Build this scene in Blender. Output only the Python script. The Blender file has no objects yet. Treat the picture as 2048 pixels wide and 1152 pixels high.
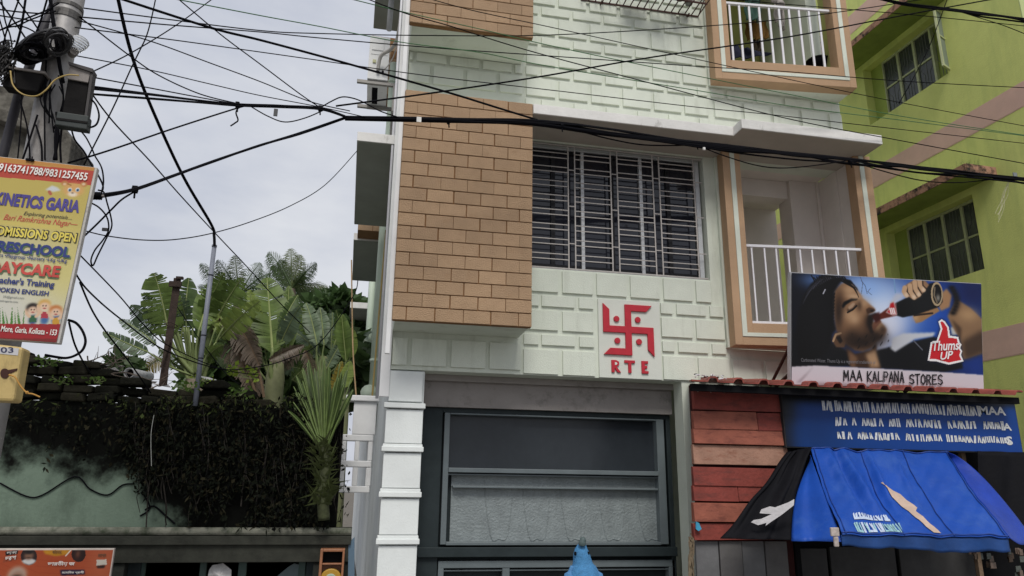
import bpy, bmesh, math, random
import numpy as np
from mathutils import Vector as V, Matrix
random.seed(7); np.random.seed(7)
sc = bpy.context.scene
COL = sc.collection
# ---------------------------------------------------------------- camera
YAW, PITCH, ROLL, FPX = math.radians(11.1508), math.radians(15.624), math.radians(0.7385), 1444.94
EYE = V((0, 0, 1.6))
_cy, _sy, _cp, _sp = math.cos(YAW), math.sin(YAW), math.cos(PITCH), math.sin(PITCH)
_f = V((_sy*_cp, _cy*_cp, _sp)); _r = V((_cy, -_sy, 0)); _u = _r.cross(_f)
_cr, _sr = math.cos(ROLL), math.sin(ROLL)
RGT = _r*_cr + _u*_sr; UPV = _u*_cr - _r*_sr; FWD = _f
cam = bpy.data.cameras.new("camera"); camo = bpy.data.objects.new("camera", cam); COL.objects.link(camo)
cam.sensor_fit = 'HORIZONTAL'; cam.sensor_width = 36; cam.lens = 36*FPX/2048
cam.clip_start = 0.05; cam.clip_end = 3000
camo.matrix_world = Matrix(((RGT.x, UPV.x, -FWD.x, EYE.x), (RGT.y, UPV.y, -FWD.y, EYE.y), (RGT.z, UPV.z, -FWD.z, EYE.z), (0, 0, 0, 1)))
sc.camera = camo
# ---------------------------------------------------------------- sky, sun, exposure
SUN_EL, SUN_AZ = math.radians(52), math.radians(186)      # azimuth from +Y clockwise: behind the camera, to the right
w = bpy.data.worlds.new("World"); sc.world = w; w.use_nodes = True
nt = w.node_tree; N = nt.nodes; L = nt.links; bg = N['Background']
sky = N.new('ShaderNodeTexSky'); sky.sky_type = 'NISHITA'; sky.sun_disc = False
sky.sun_elevation = SUN_EL; sky.sun_rotation = SUN_AZ; sky.air_density = 1.5; sky.dust_density = 3
tc = N.new('ShaderNodeTexCoord'); mp = N.new('ShaderNodeMapping'); mp.inputs['Scale'].default_value = (1, 1, 2.6)
nz = N.new('ShaderNodeTexNoise'); nz.inputs['Scale'].default_value = 2.3; nz.inputs['Detail'].default_value = 6; nz.inputs['Roughness'].default_value = .55
rp = N.new('ShaderNodeValToRGB'); rp.color_ramp.elements[0].position = .34; rp.color_ramp.elements[1].position = .66
rp.color_ramp.elements[0].color = (4.9, 5.25, 6.25, 1); rp.color_ramp.elements[1].color = (7.4, 7.55, 7.95, 1)
mx = N.new('ShaderNodeMix'); mx.data_type = 'RGBA'; mx.inputs[0].default_value = .93
L.new(tc.outputs['Generated'], mp.inputs[0]); L.new(mp.outputs[0], nz.inputs[0]); L.new(nz.outputs[0], rp.inputs[0])
L.new(sky.outputs[0], mx.inputs[6]); L.new(rp.outputs[0], mx.inputs[7]); L.new(mx.outputs[2], bg.inputs[0])
bg.inputs[1].default_value = 0.103
sl = bpy.data.lights.new("sun", 'SUN'); sl.energy = 2.35; sl.angle = math.radians(22); sl.color = (1, .965, .9)
so = bpy.data.objects.new("sun", sl); COL.objects.link(so)
_sd = V((math.sin(SUN_AZ)*math.cos(SUN_EL), math.cos(SUN_AZ)*math.cos(SUN_EL), math.sin(SUN_EL)))
so.rotation_euler = (-_sd).to_track_quat('-Z', 'Y').to_euler(); so.location = (3, -8, 14)
sc.view_settings.view_transform = 'Standard'; sc.view_settings.look = 'None'
sc.view_settings.exposure = 0.0; sc.view_settings.gamma = 1.0
sc.cycles.max_bounces = 8; sc.cycles.diffuse_bounces = 4; sc.cycles.use_denoising = True
# ---------------------------------------------------------------- helpers: from a photo pixel and a known plane to a place in the street
def ray(px, py):
    return RGT*((px-1024)/FPX) + UPV*(-(py-576)/FPX) + FWD
def ay(px, py, y): d = ray(px, py); return EYE + d*(y/d.y)
def az(px, py, z): d = ray(px, py); return EYE + d*((z-1.6)/d.z)
def pl(px, py, p0, n): d = ray(px, py); return EYE + d*((p0-EYE).dot(n)/d.dot(n))
# ---------------------------------------------------------------- helpers: objects
WL = {}
def wl(o): return WL.get(o.name, V((0, 0, 0)))
def tag(o, label=None, cat=None, group=None, kind=None):
    if label: o['label'] = label
    if cat: o['category'] = cat
    if group: o['group'] = group
    if kind: o['kind'] = kind
    return o
def thing(name, loc, label, cat, group=None):
    o = bpy.data.objects.new(name, None); COL.objects.link(o); o.location = loc; o.empty_display_size = .1
    WL[o.name] = V(loc); return tag(o, label, cat, group)
class MB:
    def __init__(s): s.v = []; s.f = []; s.m = []; s.mi = 0
    def add(s, vs, fs):
        b = len(s.v); s.v += [tuple(p) for p in vs]; s.f += [tuple(b+i for i in f) for f in fs]; s.m += [s.mi]*len(fs); return s
    def box(s, x0, x1, y0, y1, z0, z1):
        return s.hexa([(x0, y0, z0), (x1, y0, z0), (x1, y1, z0), (x0, y1, z0), (x0, y0, z1), (x1, y0, z1), (x1, y1, z1), (x0, y1, z1)])
    def hexa(s, p):
        return s.add(p, [(3, 2, 1, 0), (4, 5, 6, 7), (0, 1, 5, 4), (1, 2, 6, 5), (2, 3, 7, 6), (3, 0, 4, 7)])
    def fbox(s, F, u0, u1, v0, v1, d0, d1):
        return s.hexa([F(u0, v0, d0), F(u1, v0, d0), F(u1, v0, d1), F(u0, v0, d1), F(u0, v1, d0), F(u1, v1, d0), F(u1, v1, d1), F(u0, v1, d1)])
    def quad(s, a, b, c, d): return s.add([a, b, c, d], [(0, 1, 2, 3)])
    def prism(s, F, poly, d0, d1):
        n = len(poly); vs = [F(u, v, d0) for u, v in poly] + [F(u, v, d1) for u, v in poly]
        return s.add(vs, [tuple(range(n)), tuple(range(2*n-1, n-1, -1))] + [((i+1) % n, i, n+i, n+(i+1) % n) for i in range(n)])
    def tube(s, pts, r, n=7, cap=True):
        pts = [V(p) for p in pts]; K = len(pts)
        rr = r if isinstance(r, (list, tuple)) else [r]*K
        t0 = (pts[1]-pts[0]).normalized(); a = t0.orthogonal().normalized(); vs = []
        for i in range(K):
            t = (pts[min(i+1, K-1)]-pts[max(i-1, 0)])
            t = t.normalized() if t.length > 1e-9 else t0
            a = (a - t*a.dot(t)); a = a.normalized() if a.length > 1e-6 else t.orthogonal().normalized()
            b = t.cross(a)
            for k in range(n):
                g = 2*math.pi*k/n; vs.append(pts[i] + (a*math.cos(g) + b*math.sin(g))*rr[i])
        fs = [(i*n+k, i*n+(k+1) % n, (i+1)*n+(k+1) % n, (i+1)*n+k) for i in range(K-1) for k in range(n)]
        if cap: fs += [tuple(range(n-1, -1, -1)), tuple(range((K-1)*n, K*n))]
        return s.add(vs, fs)
    def ball(s, c, rx, ry, rz, n=10, m=7):
        c = V(c); vs = [c+V((0, 0, -rz))]
        for i in range(1, m):
            th = -math.pi/2 + math.pi*i/m
            for k in range(n):
                g = 2*math.pi*k/n; vs.append(c + V((rx*math.cos(th)*math.cos(g), ry*math.cos(th)*math.sin(g), rz*math.sin(th))))
        vs.append(c+V((0, 0, rz))); fs = [(0, 1+(k+1) % n, 1+k) for k in range(n)]
        for i in range(m-2):
            b = 1+i*n; fs += [(b+k, b+(k+1) % n, b+n+(k+1) % n, b+n+k) for k in range(n)]
        b = 1+(m-2)*n; fs += [(b+k, b+(k+1) % n, len(vs)-1) for k in range(n)]
        return s.add(vs, fs)
    def build(s, name, mat, parent=None, smooth=False, bevel=0.0, auto=False):
        me = bpy.data.meshes.new(name); off = wl(parent) if parent else V((0, 0, 0))
        me.from_pydata([(p[0]-off.x, p[1]-off.y, p[2]-off.z) for p in s.v], [], s.f)
        mats = mat if isinstance(mat, (list, tuple)) else [mat]
        for q in mats: me.materials.append(q)
        if len(mats) > 1: me.polygons.foreach_set('material_index', s.m)
        if smooth: me.polygons.foreach_set('use_smooth', [True]*len(s.f))
        me.validate(); me.update()
        bm = bmesh.new(); bm.from_mesh(me); bmesh.ops.recalc_face_normals(bm, faces=bm.faces); bm.to_mesh(me); bm.free()
        o = bpy.data.objects.new(name, me); COL.objects.link(o)
        if parent: o.parent = parent
        WL[o.name] = off
        if bevel:
            b = o.modifiers.new('bevel', 'BEVEL'); b.width = bevel; b.segments = 2; b.limit_method = 'ANGLE'
        return o
def frame(p0, ux, uy, n=None):
    p0 = V(p0); ux = V(ux).normalized(); uy = V(uy).normalized(); n = V(n) if n else ux.cross(uy)
    return lambda u, v, d=0.0: p0 + ux*u + uy*v + n*d
XZ = lambda y: (lambda u, v, d=0.0: V((u, y-d, v)))             # facade frame: u = X, v = Z, d = towards the street
def smooth_pts(pts, n=8):
    P = [V(p) for p in pts]; out = []
    for i in range(len(P)-1):
        p0, p1, p2, p3 = P[max(i-1, 0)], P[i], P[i+1], P[min(i+2, len(P)-1)]
        for k in range(n):
            t = k/n
            out.append(.5*((2*p1) + (p2-p0)*t + (2*p0-5*p1+4*p2-p3)*t*t + (3*p1-p0-3*p2+p3)*t**3))
    return out + [P[-1]]
# ---------------------------------------------------------------- materials
def lin(c):
    if isinstance(c, str): c = [int(c[i:i+2], 16)/255 for i in (0, 2, 4)]
    return tuple((x/12.92 if x <= .04045 else ((x+.055)/1.055)**2.4) for x in c)
_mats = {}
def mat(name, col, rough=.8, var=.18, scale=6, bump=.0, bscale=60, metal=0, spec=.35, dirt=None, dscale=2.0, dlo=.55, dhi=.75, streak=1.0, trans=0, island=0.0):
    if name in _mats: return _mats[name]
    m = bpy.data.materials.new(name); m.use_nodes = True; _mats[name] = m
    nt = m.node_tree; N = nt.nodes; L = nt.links; b = N['Principled BSDF']
    c = lin(col) if isinstance(col, str) else col
    g = N.new('ShaderNodeNewGeometry'); nz = N.new('ShaderNodeTexNoise'); nz.inputs['Scale'].default_value = scale; nz.inputs['Detail'].default_value = 7; nz.inputs['Roughness'].default_value = .65
    L.new(g.outputs['Position'], nz.inputs['Vector'])
    r = N.new('ShaderNodeValToRGB'); r.color_ramp.elements[0].position = .3; r.color_ramp.elements[1].position = .7
    r.color_ramp.elements[0].color = tuple(x*(1-var) for x in c)+(1,); r.color_ramp.elements[1].color = tuple(min(1, x*(1+var)) for x in c)+(1,)
    L.new(nz.outputs[0], r.inputs[0]); out = r.outputs[0]
    if island:                                  # every separate piece (a brick, a leaf) a little lighter or darker
        mr = N.new('ShaderNodeMapRange'); mr.inputs[3].default_value = 1-island; mr.inputs[4].default_value = 1+island; L.new(g.outputs['Random Per Island'], mr.inputs[0])
        vm = N.new('ShaderNodeVectorMath'); vm.operation = 'SCALE'; L.new(out, vm.inputs[0]); L.new(mr.outputs[0], vm.inputs['Scale']); out = vm.outputs[0]
    if dirt is not None:
        dc = lin(dirt) if isinstance(dirt, str) else dirt
        mp = N.new('ShaderNodeMapping'); mp.inputs['Scale'].default_value = (1, 1, streak); L.new(g.outputs['Position'], mp.inputs[0])
        n2 = N.new('ShaderNodeTexNoise'); n2.inputs['Scale'].default_value = dscale; n2.inputs['Detail'].default_value = 9; n2.inputs['Roughness'].default_value = .7
        L.new(mp.outputs[0], n2.inputs['Vector'])
        rr = N.new('ShaderNodeMapRange'); rr.inputs[1].default_value = dlo; rr.inputs[2].default_value = dhi; L.new(n2.outputs[0], rr.inputs[0])
        mx = N.new('ShaderNodeMix'); mx.data_type = 'RGBA'; L.new(rr.outputs[0], mx.inputs[0]); L.new(out, mx.inputs[6]); mx.inputs[7].default_value = dc+(1,); out = mx.outputs[2]
    L.new(out, b.inputs['Base Color']); b.inputs['Roughness'].default_value = rough; b.inputs['Metallic'].default_value = metal
    b.inputs['Specular IOR Level'].default_value = spec
    if bump:
        n3 = N.new('ShaderNodeTexNoise'); n3.inputs['Scale'].default_value = bscale; n3.inputs['Detail'].default_value = 5; L.new(g.outputs['Position'], n3.inputs['Vector'])
        bp = N.new('ShaderNodeBump'); bp.inputs['Strength'].default_value = bump; bp.inputs['Distance'].default_value = .01; L.new(n3.outputs[0], bp.inputs['Height']); L.new(bp.outputs[0], b.inputs['Normal'])
    if trans:
        tr = N.new('ShaderNodeBsdfTranslucent'); L.new(out, tr.inputs[0]); ms = N.new('ShaderNodeMixShader'); ms.inputs[0].default_value = trans
        L.new(b.outputs[0], ms.inputs[1]); L.new(tr.outputs[0], ms.inputs[2]); L.new(ms.outputs[0], N['Material Output'].inputs[0])
    return m
def glassmat(name, col, rough=.04, spec=.6):
    m = mat(name, col, rough=rough, var=.1, spec=spec); return m
M = dict(
 mint=mat('mint_paint', (.635, .672, .585), .85, .06, 3, .4, 130, dirt=(.40, .42, .35), dscale=4.5, dlo=.54, dhi=.86, streak=.12, island=.025),
 mintside=mat('mint_side_paint', (.73, .76, .75), .85, .08, 2, .2, 90),
 tan=mat('tan_brick_paint', (.365, .242, .146), .8, .10, 5, .9, 95, dirt=(.31, .19, .105), dscale=9, dlo=.55, dhi=.8, island=.10),
 groove=mat('tan_joint_paint', (.22, .115, .05), .9, .15, 20),
 band=mat('tan_smooth_paint', (.43, .28, .17), .8, .07, 5, .5, 110),
 white=mat('white_plaster', (.74, .725, .70), .85, .08, 6, .25, 80, dirt=(.13, .115, .09), dscale=6, dlo=.58, dhi=.78, streak=.35),
 soffit=mat('soffit_shade_tone', (.42, .385, .34), .9, .08, 4, .2, 90),
 soffit_shade_grey=mat('soffit_shade_grey', (.30, .275, .26), .9, .12, 3, .3, 70, dirt=(.14, .13, .12), dscale=5, dlo=.55, dhi=.75),
 rail=mat('white_metal_paint', (.72, .71, .74), .45, .05, 12, dirt=(.30, .15, .07), dscale=30, dlo=.66, dhi=.76),
 grille=mat('cream_metal_paint', (.43, .40, .38), .5, .1, 20, dirt=(.2, .13, .09), dscale=25, dlo=.6, dhi=.75),
 alu=mat('aluminium', (.52, .53, .54), .45, .05, 10, metal=.4),
 room=mat('balcony_plaster', (.68, .62, .58), .9, .06, 3, .1, 60),
 olive=mat('olive_room_paint', (.44, .45, .16), .9, .12, 3),
 red=mat('emblem_red', (.45, .02, .035), .45, .12, 15),
 cream=mat('emblem_panel_paint', (.62, .64, .58), .85, .05, 4, .2, 90),
 glass=glassmat('window_glass', (.014, .015, .022), .05, .5),
 dark=mat('dark_void', (.008, .008, .009), .9, .2, 5, spec=.05),
 door=mat('door_green_paint', (.027, .036, .039), .5, .15, 6, .1, 50, spec=.15),
 doorlight=mat('door_frame_paint', (.13, .155, .165), .4, .1, 6),
 frost=mat('frosted_glass', (.215, .245, .25), .35, .16, 9, .9, 45, spec=.5),
 gloss=glassmat('door_glass', (.030, .036, .043), .25, .3),
 pipe=mat('pale_green_pipe', (.50, .58, .47), .5, .05, 6),
 redrust=mat('rust_grille', (.055, .022, .016), .7, .25, 25),
 black=mat('black_rubber', (.005, .005, .007), .8, .1, 20, spec=.06),
 greenwire=mat('green_wire', (.05, .16, .06), .5, .1, 20),
 yellowwire=mat('yellow_wire', (.42, .30, .10), .5, .1, 20),
)
# ---------------------------------------------------------------- lettering and printed pictures
_tc = {}
def text_geo(s, bold=0.0, shear=0.0, spacing=1.0):
    k = (s, bold, shear, spacing)
    if k in _tc: return _tc[k]
    c = bpy.data.curves.new('t', 'FONT'); c.body = s; c.offset = bold; c.shear = shear; c.space_character = spacing; c.resolution_u = 3
    o = bpy.data.objects.new('t', c); COL.objects.link(o)
    dg = bpy.context.evaluated_depsgraph_get(); me = bpy.data.meshes.new_from_object(o.evaluated_get(dg))
    vs = np.array([tuple(v.co) for v in me.vertices]) if len(me.vertices) else np.zeros((1, 3)); fs = [tuple(p.vertices) for p in me.polygons]
    bpy.data.objects.remove(o); bpy.data.curves.remove(c); bpy.data.meshes.remove(me)
    a, b = vs.min(0), vs.max(0); _tc[k] = (vs, fs, a, b); return _tc[k]
def text_fit(mb, F, s, u0, u1, v0, v1, d=0.002, bold=0.0, shear=0.0, spacing=1.0, keep=False, align='l', tilt=0.0):
    vs, fs, a, b = text_geo(s, bold, shear, spacing); h = b[1]-a[1]; wd = b[0]-a[0]
    if keep:
        k = (v1-v0)/h; W = wd*k
        if align == 'r': u0 = u1-W
        elif align == 'c': u0 = (u0+u1-W)/2
        u1 = u0+W
    mb.add([F(u0+(p[0]-a[0])/wd*(u1-u0), v0+(p[1]-a[1])/h*(v1-v0)+tilt*(p[0]-a[0])/wd, d) for p in vs], fs)
class Canvas:                                  # a printed picture: smooth patches of ink on a grid that becomes the sign's face
    def __init__(s, w, h, bgc, fx=None):
        s.w, s.h = w, h; s.fade, s.gain = 0.0, 1.0; s.a = np.zeros((h, w, 3)); s.a[:] = bgc; s.fx = fx or (lambda p: p)
        s.X, s.Y = np.meshgrid((np.arange(w)+.5)/w, (np.arange(h)+.5)/h)
    def blend(s, m, col): m = m[..., None]; s.a = s.a*(1-m) + np.array(col)*m
    def _blur(s, m, r):
        r = int(r)
        if r < 1: return m
        for _ in range(2):
            for ax in (0, 1):
                p = np.pad(m, [(r+1, r) if i == ax else (0, 0) for i in (0, 1)], mode='edge'); c = np.cumsum(p, ax); n = m.shape[ax]
                m = (np.take(c, range(2*r+1, 2*r+1+n), ax)-np.take(c, range(0, n), ax))/(2*r+1)
        return m
    def poly(s, pts, col, blur=0, op=1.0):
        P = [s.fx(p) for p in pts]; ins = np.zeros(s.X.shape, bool); n = len(P)
        for i in range(n):
            (x1, y1), (x2, y2) = P[i], P[(i+1) % n]
            if y1 == y2: continue
            ins ^= ((y1 > s.Y) != (y2 > s.Y)) & (s.X < (x2-x1)*(s.Y-y1)/(y2-y1)+x1)
        s.blend(s._blur(ins.astype(float), blur)*op, col)
    def blob(s, c, r, col, op=1.0, power=2.0):
        x, y = s.fx(c); x2, y2 = s.fx((c[0]+r[0], c[1]+r[1])); rx, ry = abs(x2-x), abs(y2-y)
        s.blend(op*np.exp(-(((s.X-x)/rx)**2+((s.Y-y)/ry)**2)**(power/2)), col)
    def disc(s, c, r, col): s.poly([(c[0]+r[0]*math.cos(t*.2618), c[1]+r[1]*math.sin(t*.2618)) for t in range(24)], col)
    def line(s, pts, wd, col, op=1.0):
        P = [s.fx(p) for p in pts]; d = np.full(s.X.shape, 9.); asp = s.h/s.w
        for (x1, y1), (x2, y2) in zip(P, P[1:]):
            dx, dy = x2-x1, (y2-y1)*asp; t = np.clip(((s.X-x1)*dx+(s.Y-y1)*asp*dy)/(dx*dx+dy*dy+1e-12), 0, 1)
            d = np.minimum(d, np.hypot(s.X-x1-t*dx, (s.Y-y1)*asp-t*dy))
        s.blend(op*np.clip((wd-d)/(wd*.4)+.5, 0, 1), col)
    def build(s, name, parent, F, W, H, d=0.0, rough=.4, wave=None):
        w, h = s.w, s.h; xs = np.linspace(0, W, w+1); ys = np.linspace(H, 0, h+1); vs = []
        off = wl(parent)
        o0, e1, e2, e3 = F(0, 0, d), F(1, 0, d)-F(0, 0, d), F(0, 1, d)-F(0, 0, d), F(0, 0, d+1)-F(0, 0, d)
        U, Vv = np.meshgrid(xs, ys); D = wave(U/W, Vv/H) if wave else np.zeros_like(U)
        co = np.array(o0-off)[None, None]+U[..., None]*np.array(e1)+Vv[..., None]*np.array(e2)+D[..., None]*np.array(e3)
        idx = np.arange((w+1)*(h+1)).reshape(h+1, w+1)
        q = np.stack([idx[1:, :-1], idx[1:, 1:], idx[:-1, 1:], idx[:-1, :-1]], -1).reshape(-1, 4)
        me = bpy.data.meshes.new(name); me.vertices.add(co.shape[0]*co.shape[1]); me.vertices.foreach_set('co', co.reshape(-1))
        me.loops.add(q.size); me.polygons.add(len(q)); me.loops.foreach_set('vertex_index', q.reshape(-1)); me.polygons.foreach_set('loop_start', np.arange(0, q.size, 4))
        me.update(calc_edges=True); me.validate()
        g_ = s.a.mean(-1, keepdims=True); a = np.clip((s.a*(1-s.fade)+g_*s.fade)*s.gain, 0, 1); a = np.where(a <= .04045, a/12.92, ((a+.055)/1.055)**2.4)
        ap = np.pad(a, [(0, 1), (0, 1), (0, 0)], mode='edge')
        ca = me.color_attributes.new('Ink', 'FLOAT_COLOR', 'POINT'); ca.data.foreach_set('color', np.concatenate([ap, np.ones(ap.shape[:2]+(1,))], -1).reshape(-1))
        me.polygons.foreach_set('use_smooth', [True]*len(q))
        m = bpy.data.materials.new(name+'_ink'); m.use_nodes = True; nt = m.node_tree; at = nt.nodes.new('ShaderNodeAttribute'); at.attribute_name = 'Ink'
        b = nt.nodes['Principled BSDF']; nt.links.new(at.outputs['Color'], b.inputs['Base Color']); b.inputs['Roughness'].default_value = rough; b.inputs['Specular IOR Level'].default_value = .3
        me.materials.append(m); o = bpy.data.objects.new(name, me); COL.objects.link(o); o.parent = parent; WL[o.name] = off; return o
# ---------------------------------------------------------------- setting: ground, road
g = MB(); g.quad((-400, -400, 0), (400, -400, 0), (400, 900, 0), (-400, 900, 0))
tag(g.build('ground', mat('ground_earth', (.12, .105, .085), .95, .25, 2, .5, 20)), kind='structure')
g = MB(); g.box(-60, 60, -6.0, 5.3, .001, .012)
tag(g.build('road', mat('bounce_grey_lane', (.21, .205, .19), .9, .2, 4, .6, 120)), kind='structure')  # unseen lane, pale grey chosen to bounce light up to the soffits
g = MB(); g.box(-60, 60, 5.32, 6.1, .002, .13)
tag(g.build('pavement', mat('concrete_paving', (.2, .19, .175), .9, .15, 4, .4, 50), bevel=.01), kind='structure')
# ---------------------------------------------------------------- the mint house
WY = 6.7
H = thing('house', (.19, 6.7, 0), 'mint green plaster house with tan brick panels, white sunshades and caged windows', 'house')
m = MB()
for x0, x1, z0, z1 in [(.19, 1.45, 2.66, 9.6), (1.45, 3.43, 2.66, 3.735), (1.45, 3.43, 5.13, 9.6), (3.43, 3.60, 2.66, 9.6), (3.60, 5.21, 2.66, 3.02), (3.60, 5.21, 5.144, 6.03), (3.60, 5.21, 8.4, 9.6)]:
    m.box(x0, x1, WY, WY+.2, z0, z1)
def blocks(m, xs, z0, z1, dep=.021):
    for x0, x1 in xs: m.box(x0, x1, WY-dep, WY+.012, z0, z1)
def row(start, pitch, wd, lo, hi):
    out = []; k = math.floor((lo-start)/pitch)-1
    while start+k*pitch < hi:
        a, b = max(start+k*pitch, lo), min(start+k*pitch+wd, hi)
        if b-a > .03: out.append((a, b))
        k += 1
    return out
for k in range(-7, 3):
    zt = 6.627-.3835*k; zs = zt-.25
    for (st, a, b) in ((1.807, zt-.212, zt), (1.972, zs-.098, zs)):
        blocks(m, row(st, .3605, .317, 1.44, 3.53), a, b)
        if b < 6.03 and a > 5.6:
            blocks(m, row(st, .3605, .317, 3.58, 5.205), a, b); blocks(m, row(st+.05, .35, .31, .2, 1.40), a, b)
blocks(m, row(1.828, .357, .312, 1.44, 3.42), 3.49, 3.715)
for a, b in ((3.342, 3.453), (2.955, 3.057)):
    blocks(m, [(1.44, 1.585), (1.618, 1.95), (1.997, 2.145), (2.86, 2.985), (3.03, 3.35), (3.395, 3.545)], a, b)
blocks(m, [(1.44, 1.78), (1.828, 2.142), (2.86, 3.19), (3.235, 3.545)], 3.104, 3.30)
blocks(m, [(1.44, 1.78), (1.828, 2.15), (2.86, 3.19), (3.235, 3.57), (3.61, 3.93), (3.975, 4.3), (4.34, 4.66), (4.7, 5.02), (5.06, 5.2)], 2.672, 2.908)
blocks(m, [(.2, .335), (.375, .70), (.745, 1.07), (1.11, 1.41)], 2.70, 2.955)
m.box(5.06, 5.21, WY+.2, 8.2, 6.03, 9.6)
# the body behind, side walls with the slight skew of the plot
SD = -.021
def sx(x, y): return x + SD*(y-6.7)
def skew(m, x0, x1, y0, y1, z0, z1):
    m.hexa([(sx(x0, y0), y0, z0), (sx(x1, y0), y0, z0), (sx(x1, y1), y1, z0), (sx(x0, y1), y1, z0), (sx(x0, y0), y0, z1), (sx(x1, y0), y0, z1), (sx(x1, y1), y1, z1), (sx(x0, y1), y1, z1)])
m.box(3.05, 3.9, WY, 6.9, 0, 2.66)
m.box(3.59, 5.21, 8.45, 20, 0, 6.02)
m.box(.41, 3.44, 7.7, 26, 0, 9.6)
m.build('wall', M['mint'], H, bevel=.0025)
m = MB(); skew(m, .19, .40, 6.901, 27, 0, 9.6); m.build('side_wall', M['mintside'], H)
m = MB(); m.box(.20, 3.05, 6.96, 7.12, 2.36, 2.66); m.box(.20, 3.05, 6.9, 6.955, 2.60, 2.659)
m.build('soffit_shade_face', M['soffit_shade_grey'], H)  # upright face whose grey stands for the shaded soffit running back
# rusticated corner pillar
m = MB(); m.box(.185, .51, 6.72, 6.9, 0, 2.655)
for zt in (2.29, 1.905, 1.515, 1.125, .735):
    m.box(.172, .505, 6.66, 6.72, zt-.30, zt); m.box(.150, .522, 6.635, 6.72, zt+.012, zt+.058); m.box(.16, .512, 6.648, 6.72, zt-.335, zt-.305)
m.box(.185, .49, 6.675, 6.72, 2.365, 2.64)
m.build('pillar', M['mintside'], H, bevel=.006)
# tan brick bays
def bay(z0, z1):
    b = MB(); b.box(.19, 1.385, 6.262, WY, z0, z1)
    o = b.build('bay', M['mint'], H)
    p = MB(); p.mi = 1; p.box(.17, 1.405, 6.212, 6.26, z0, z1); p.mi = 0
    n = round((z1-z0)/.125); h = (z1-z0)/n
    for r in range(n):
        off = -.13 if r % 2 == 0 else -.25
        x = .165+off+.25*0
        xs = []
        while x < 1.41:
            a, c = max(x, .165)+.0035, min(x+.25+random.uniform(-.006, .006), 1.41)-.0035
            if c-a > .03: xs.append((a, c))
            x += .25
        for a, c in xs:
            p.box(a, c, 6.2-random.uniform(0, .0025), 6.215, z0+r*h+.0045, z0+(r+1)*h-.0045)
    for r in range(n):
        p.box(.164, .169, 6.214, 6.26, z0+r*h+.0045, z0+(r+1)*h-.0045)
    p.build('brick_panel', [M['tan'], M['groove']], o, bevel=.003)
bay(3.012, 5.262); bay(6.003, 8.6)
# street sunshade, stepped over the balcony
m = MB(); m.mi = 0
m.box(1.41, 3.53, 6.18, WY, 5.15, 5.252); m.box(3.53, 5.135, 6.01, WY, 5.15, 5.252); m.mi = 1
m.box(1.413, 3.53, 6.184, WY-.001, 5.144, 5.15); m.box(3.534, 5.131, 6.014, WY-.001, 5.144, 5.15)  # underside layer: its shade is put into a darker grey-brown
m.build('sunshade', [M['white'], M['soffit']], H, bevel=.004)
# the street window: frame, panes, grille
X72 = lambda px, py=400, y=6.72: ay(px, py, y).x
wn = MB(); Fz = XZ(6.8)
x0, x1, z0, z1 = 1.41, 3.41, 3.742, 5.126
for a, b, c, d in ((x0, x1, z0, z0+.035), (x0, x1, z1-.035, z1), (x0, x0+.035, z0+.035, z1-.035), (x1-.05, x1, z0+.035, z1-.035)): wn.fbox(Fz, a, b, c, d, -.03, .03)
for px in (1164, 1281): xx = X72(px, 400, 6.8); wn.fbox(Fz, xx-.018, xx+.018, z0+.035, z1-.035, -.02, .025)
W1 = wn.build('window', M['alu'], H, bevel=.003)
xs = [x0+.035, X72(1164, 400, 6.8), X72(1281, 400, 6.8), x1-.05]
pn = MB(); sh = MB()
for i, (a, b) in enumerate(zip(xs, xs[1:])):
    pn.fbox(Fz, a+.018, b-.018, z0+.035, z1-.035, -.018, -.012)
    mid = (a+b)/2; sh.fbox(Fz, mid-.022, mid+.022, z0+.035, z1-.035, -.011, .012)
    for a2, b2 in ((a+.018, mid), (mid, b-.018)):
        sh.fbox(Fz, a2, b2, z0+.035, z0+.07, -.011, .008); sh.fbox(Fz, a2, b2, z1-.07, z1-.035, -.011, .008)
pn.build('pane', M['glass'], W1); sh.build('sash', mat('dark_sash', (.016, .016, .019), .5, spec=.15), W1)
gr = MB(); gy = 6.715
vx = [X72(1040+q/3.03, 200+440/3.03, gy) for q in (291, 331, 548, 588, 802, 841, 1050)]
zA, zB = 3.752, 5.11
for x in vx: gr.box(x-.006, x+.006, gy-.006, gy+.006, zA, zB)
for z in (zA, zB): gr.box(1.41, 3.415, gy-.007, gy+.007, z-.007, z+.007)
segs = [(1.41, vx[0]), (vx[1], vx[2]), (vx[3], vx[4]), (vx[5], vx[6])]
n = 17
for i in range(1, n):
    z = zA+(zB-zA)*(i+(.18 if i % 2 else -.12))/n
    for a, b in segs: gr.box(a+.006, b-.006, gy-.004, gy+.004, z-.0045, z+.0045)
for a, b in ((vx[0], vx[1]), (vx[2], vx[3]), (vx[4], vx[5]), (vx[6], 3.415)):
    for q in (.2, .5, .80): z = zA+(zB-zA)*q; gr.box(a+.006, b-.006, gy-.004, gy+.004, z-.0045, z+.0045)
gr.build('grille', M['grille'], W1)
m = MB(); m.box(1.42, 3.40, 6.95, 6.97, 3.7, 5.15); m.build('curtain', M['dark'], W1)  # plain near-black sheet backing the panes
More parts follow.
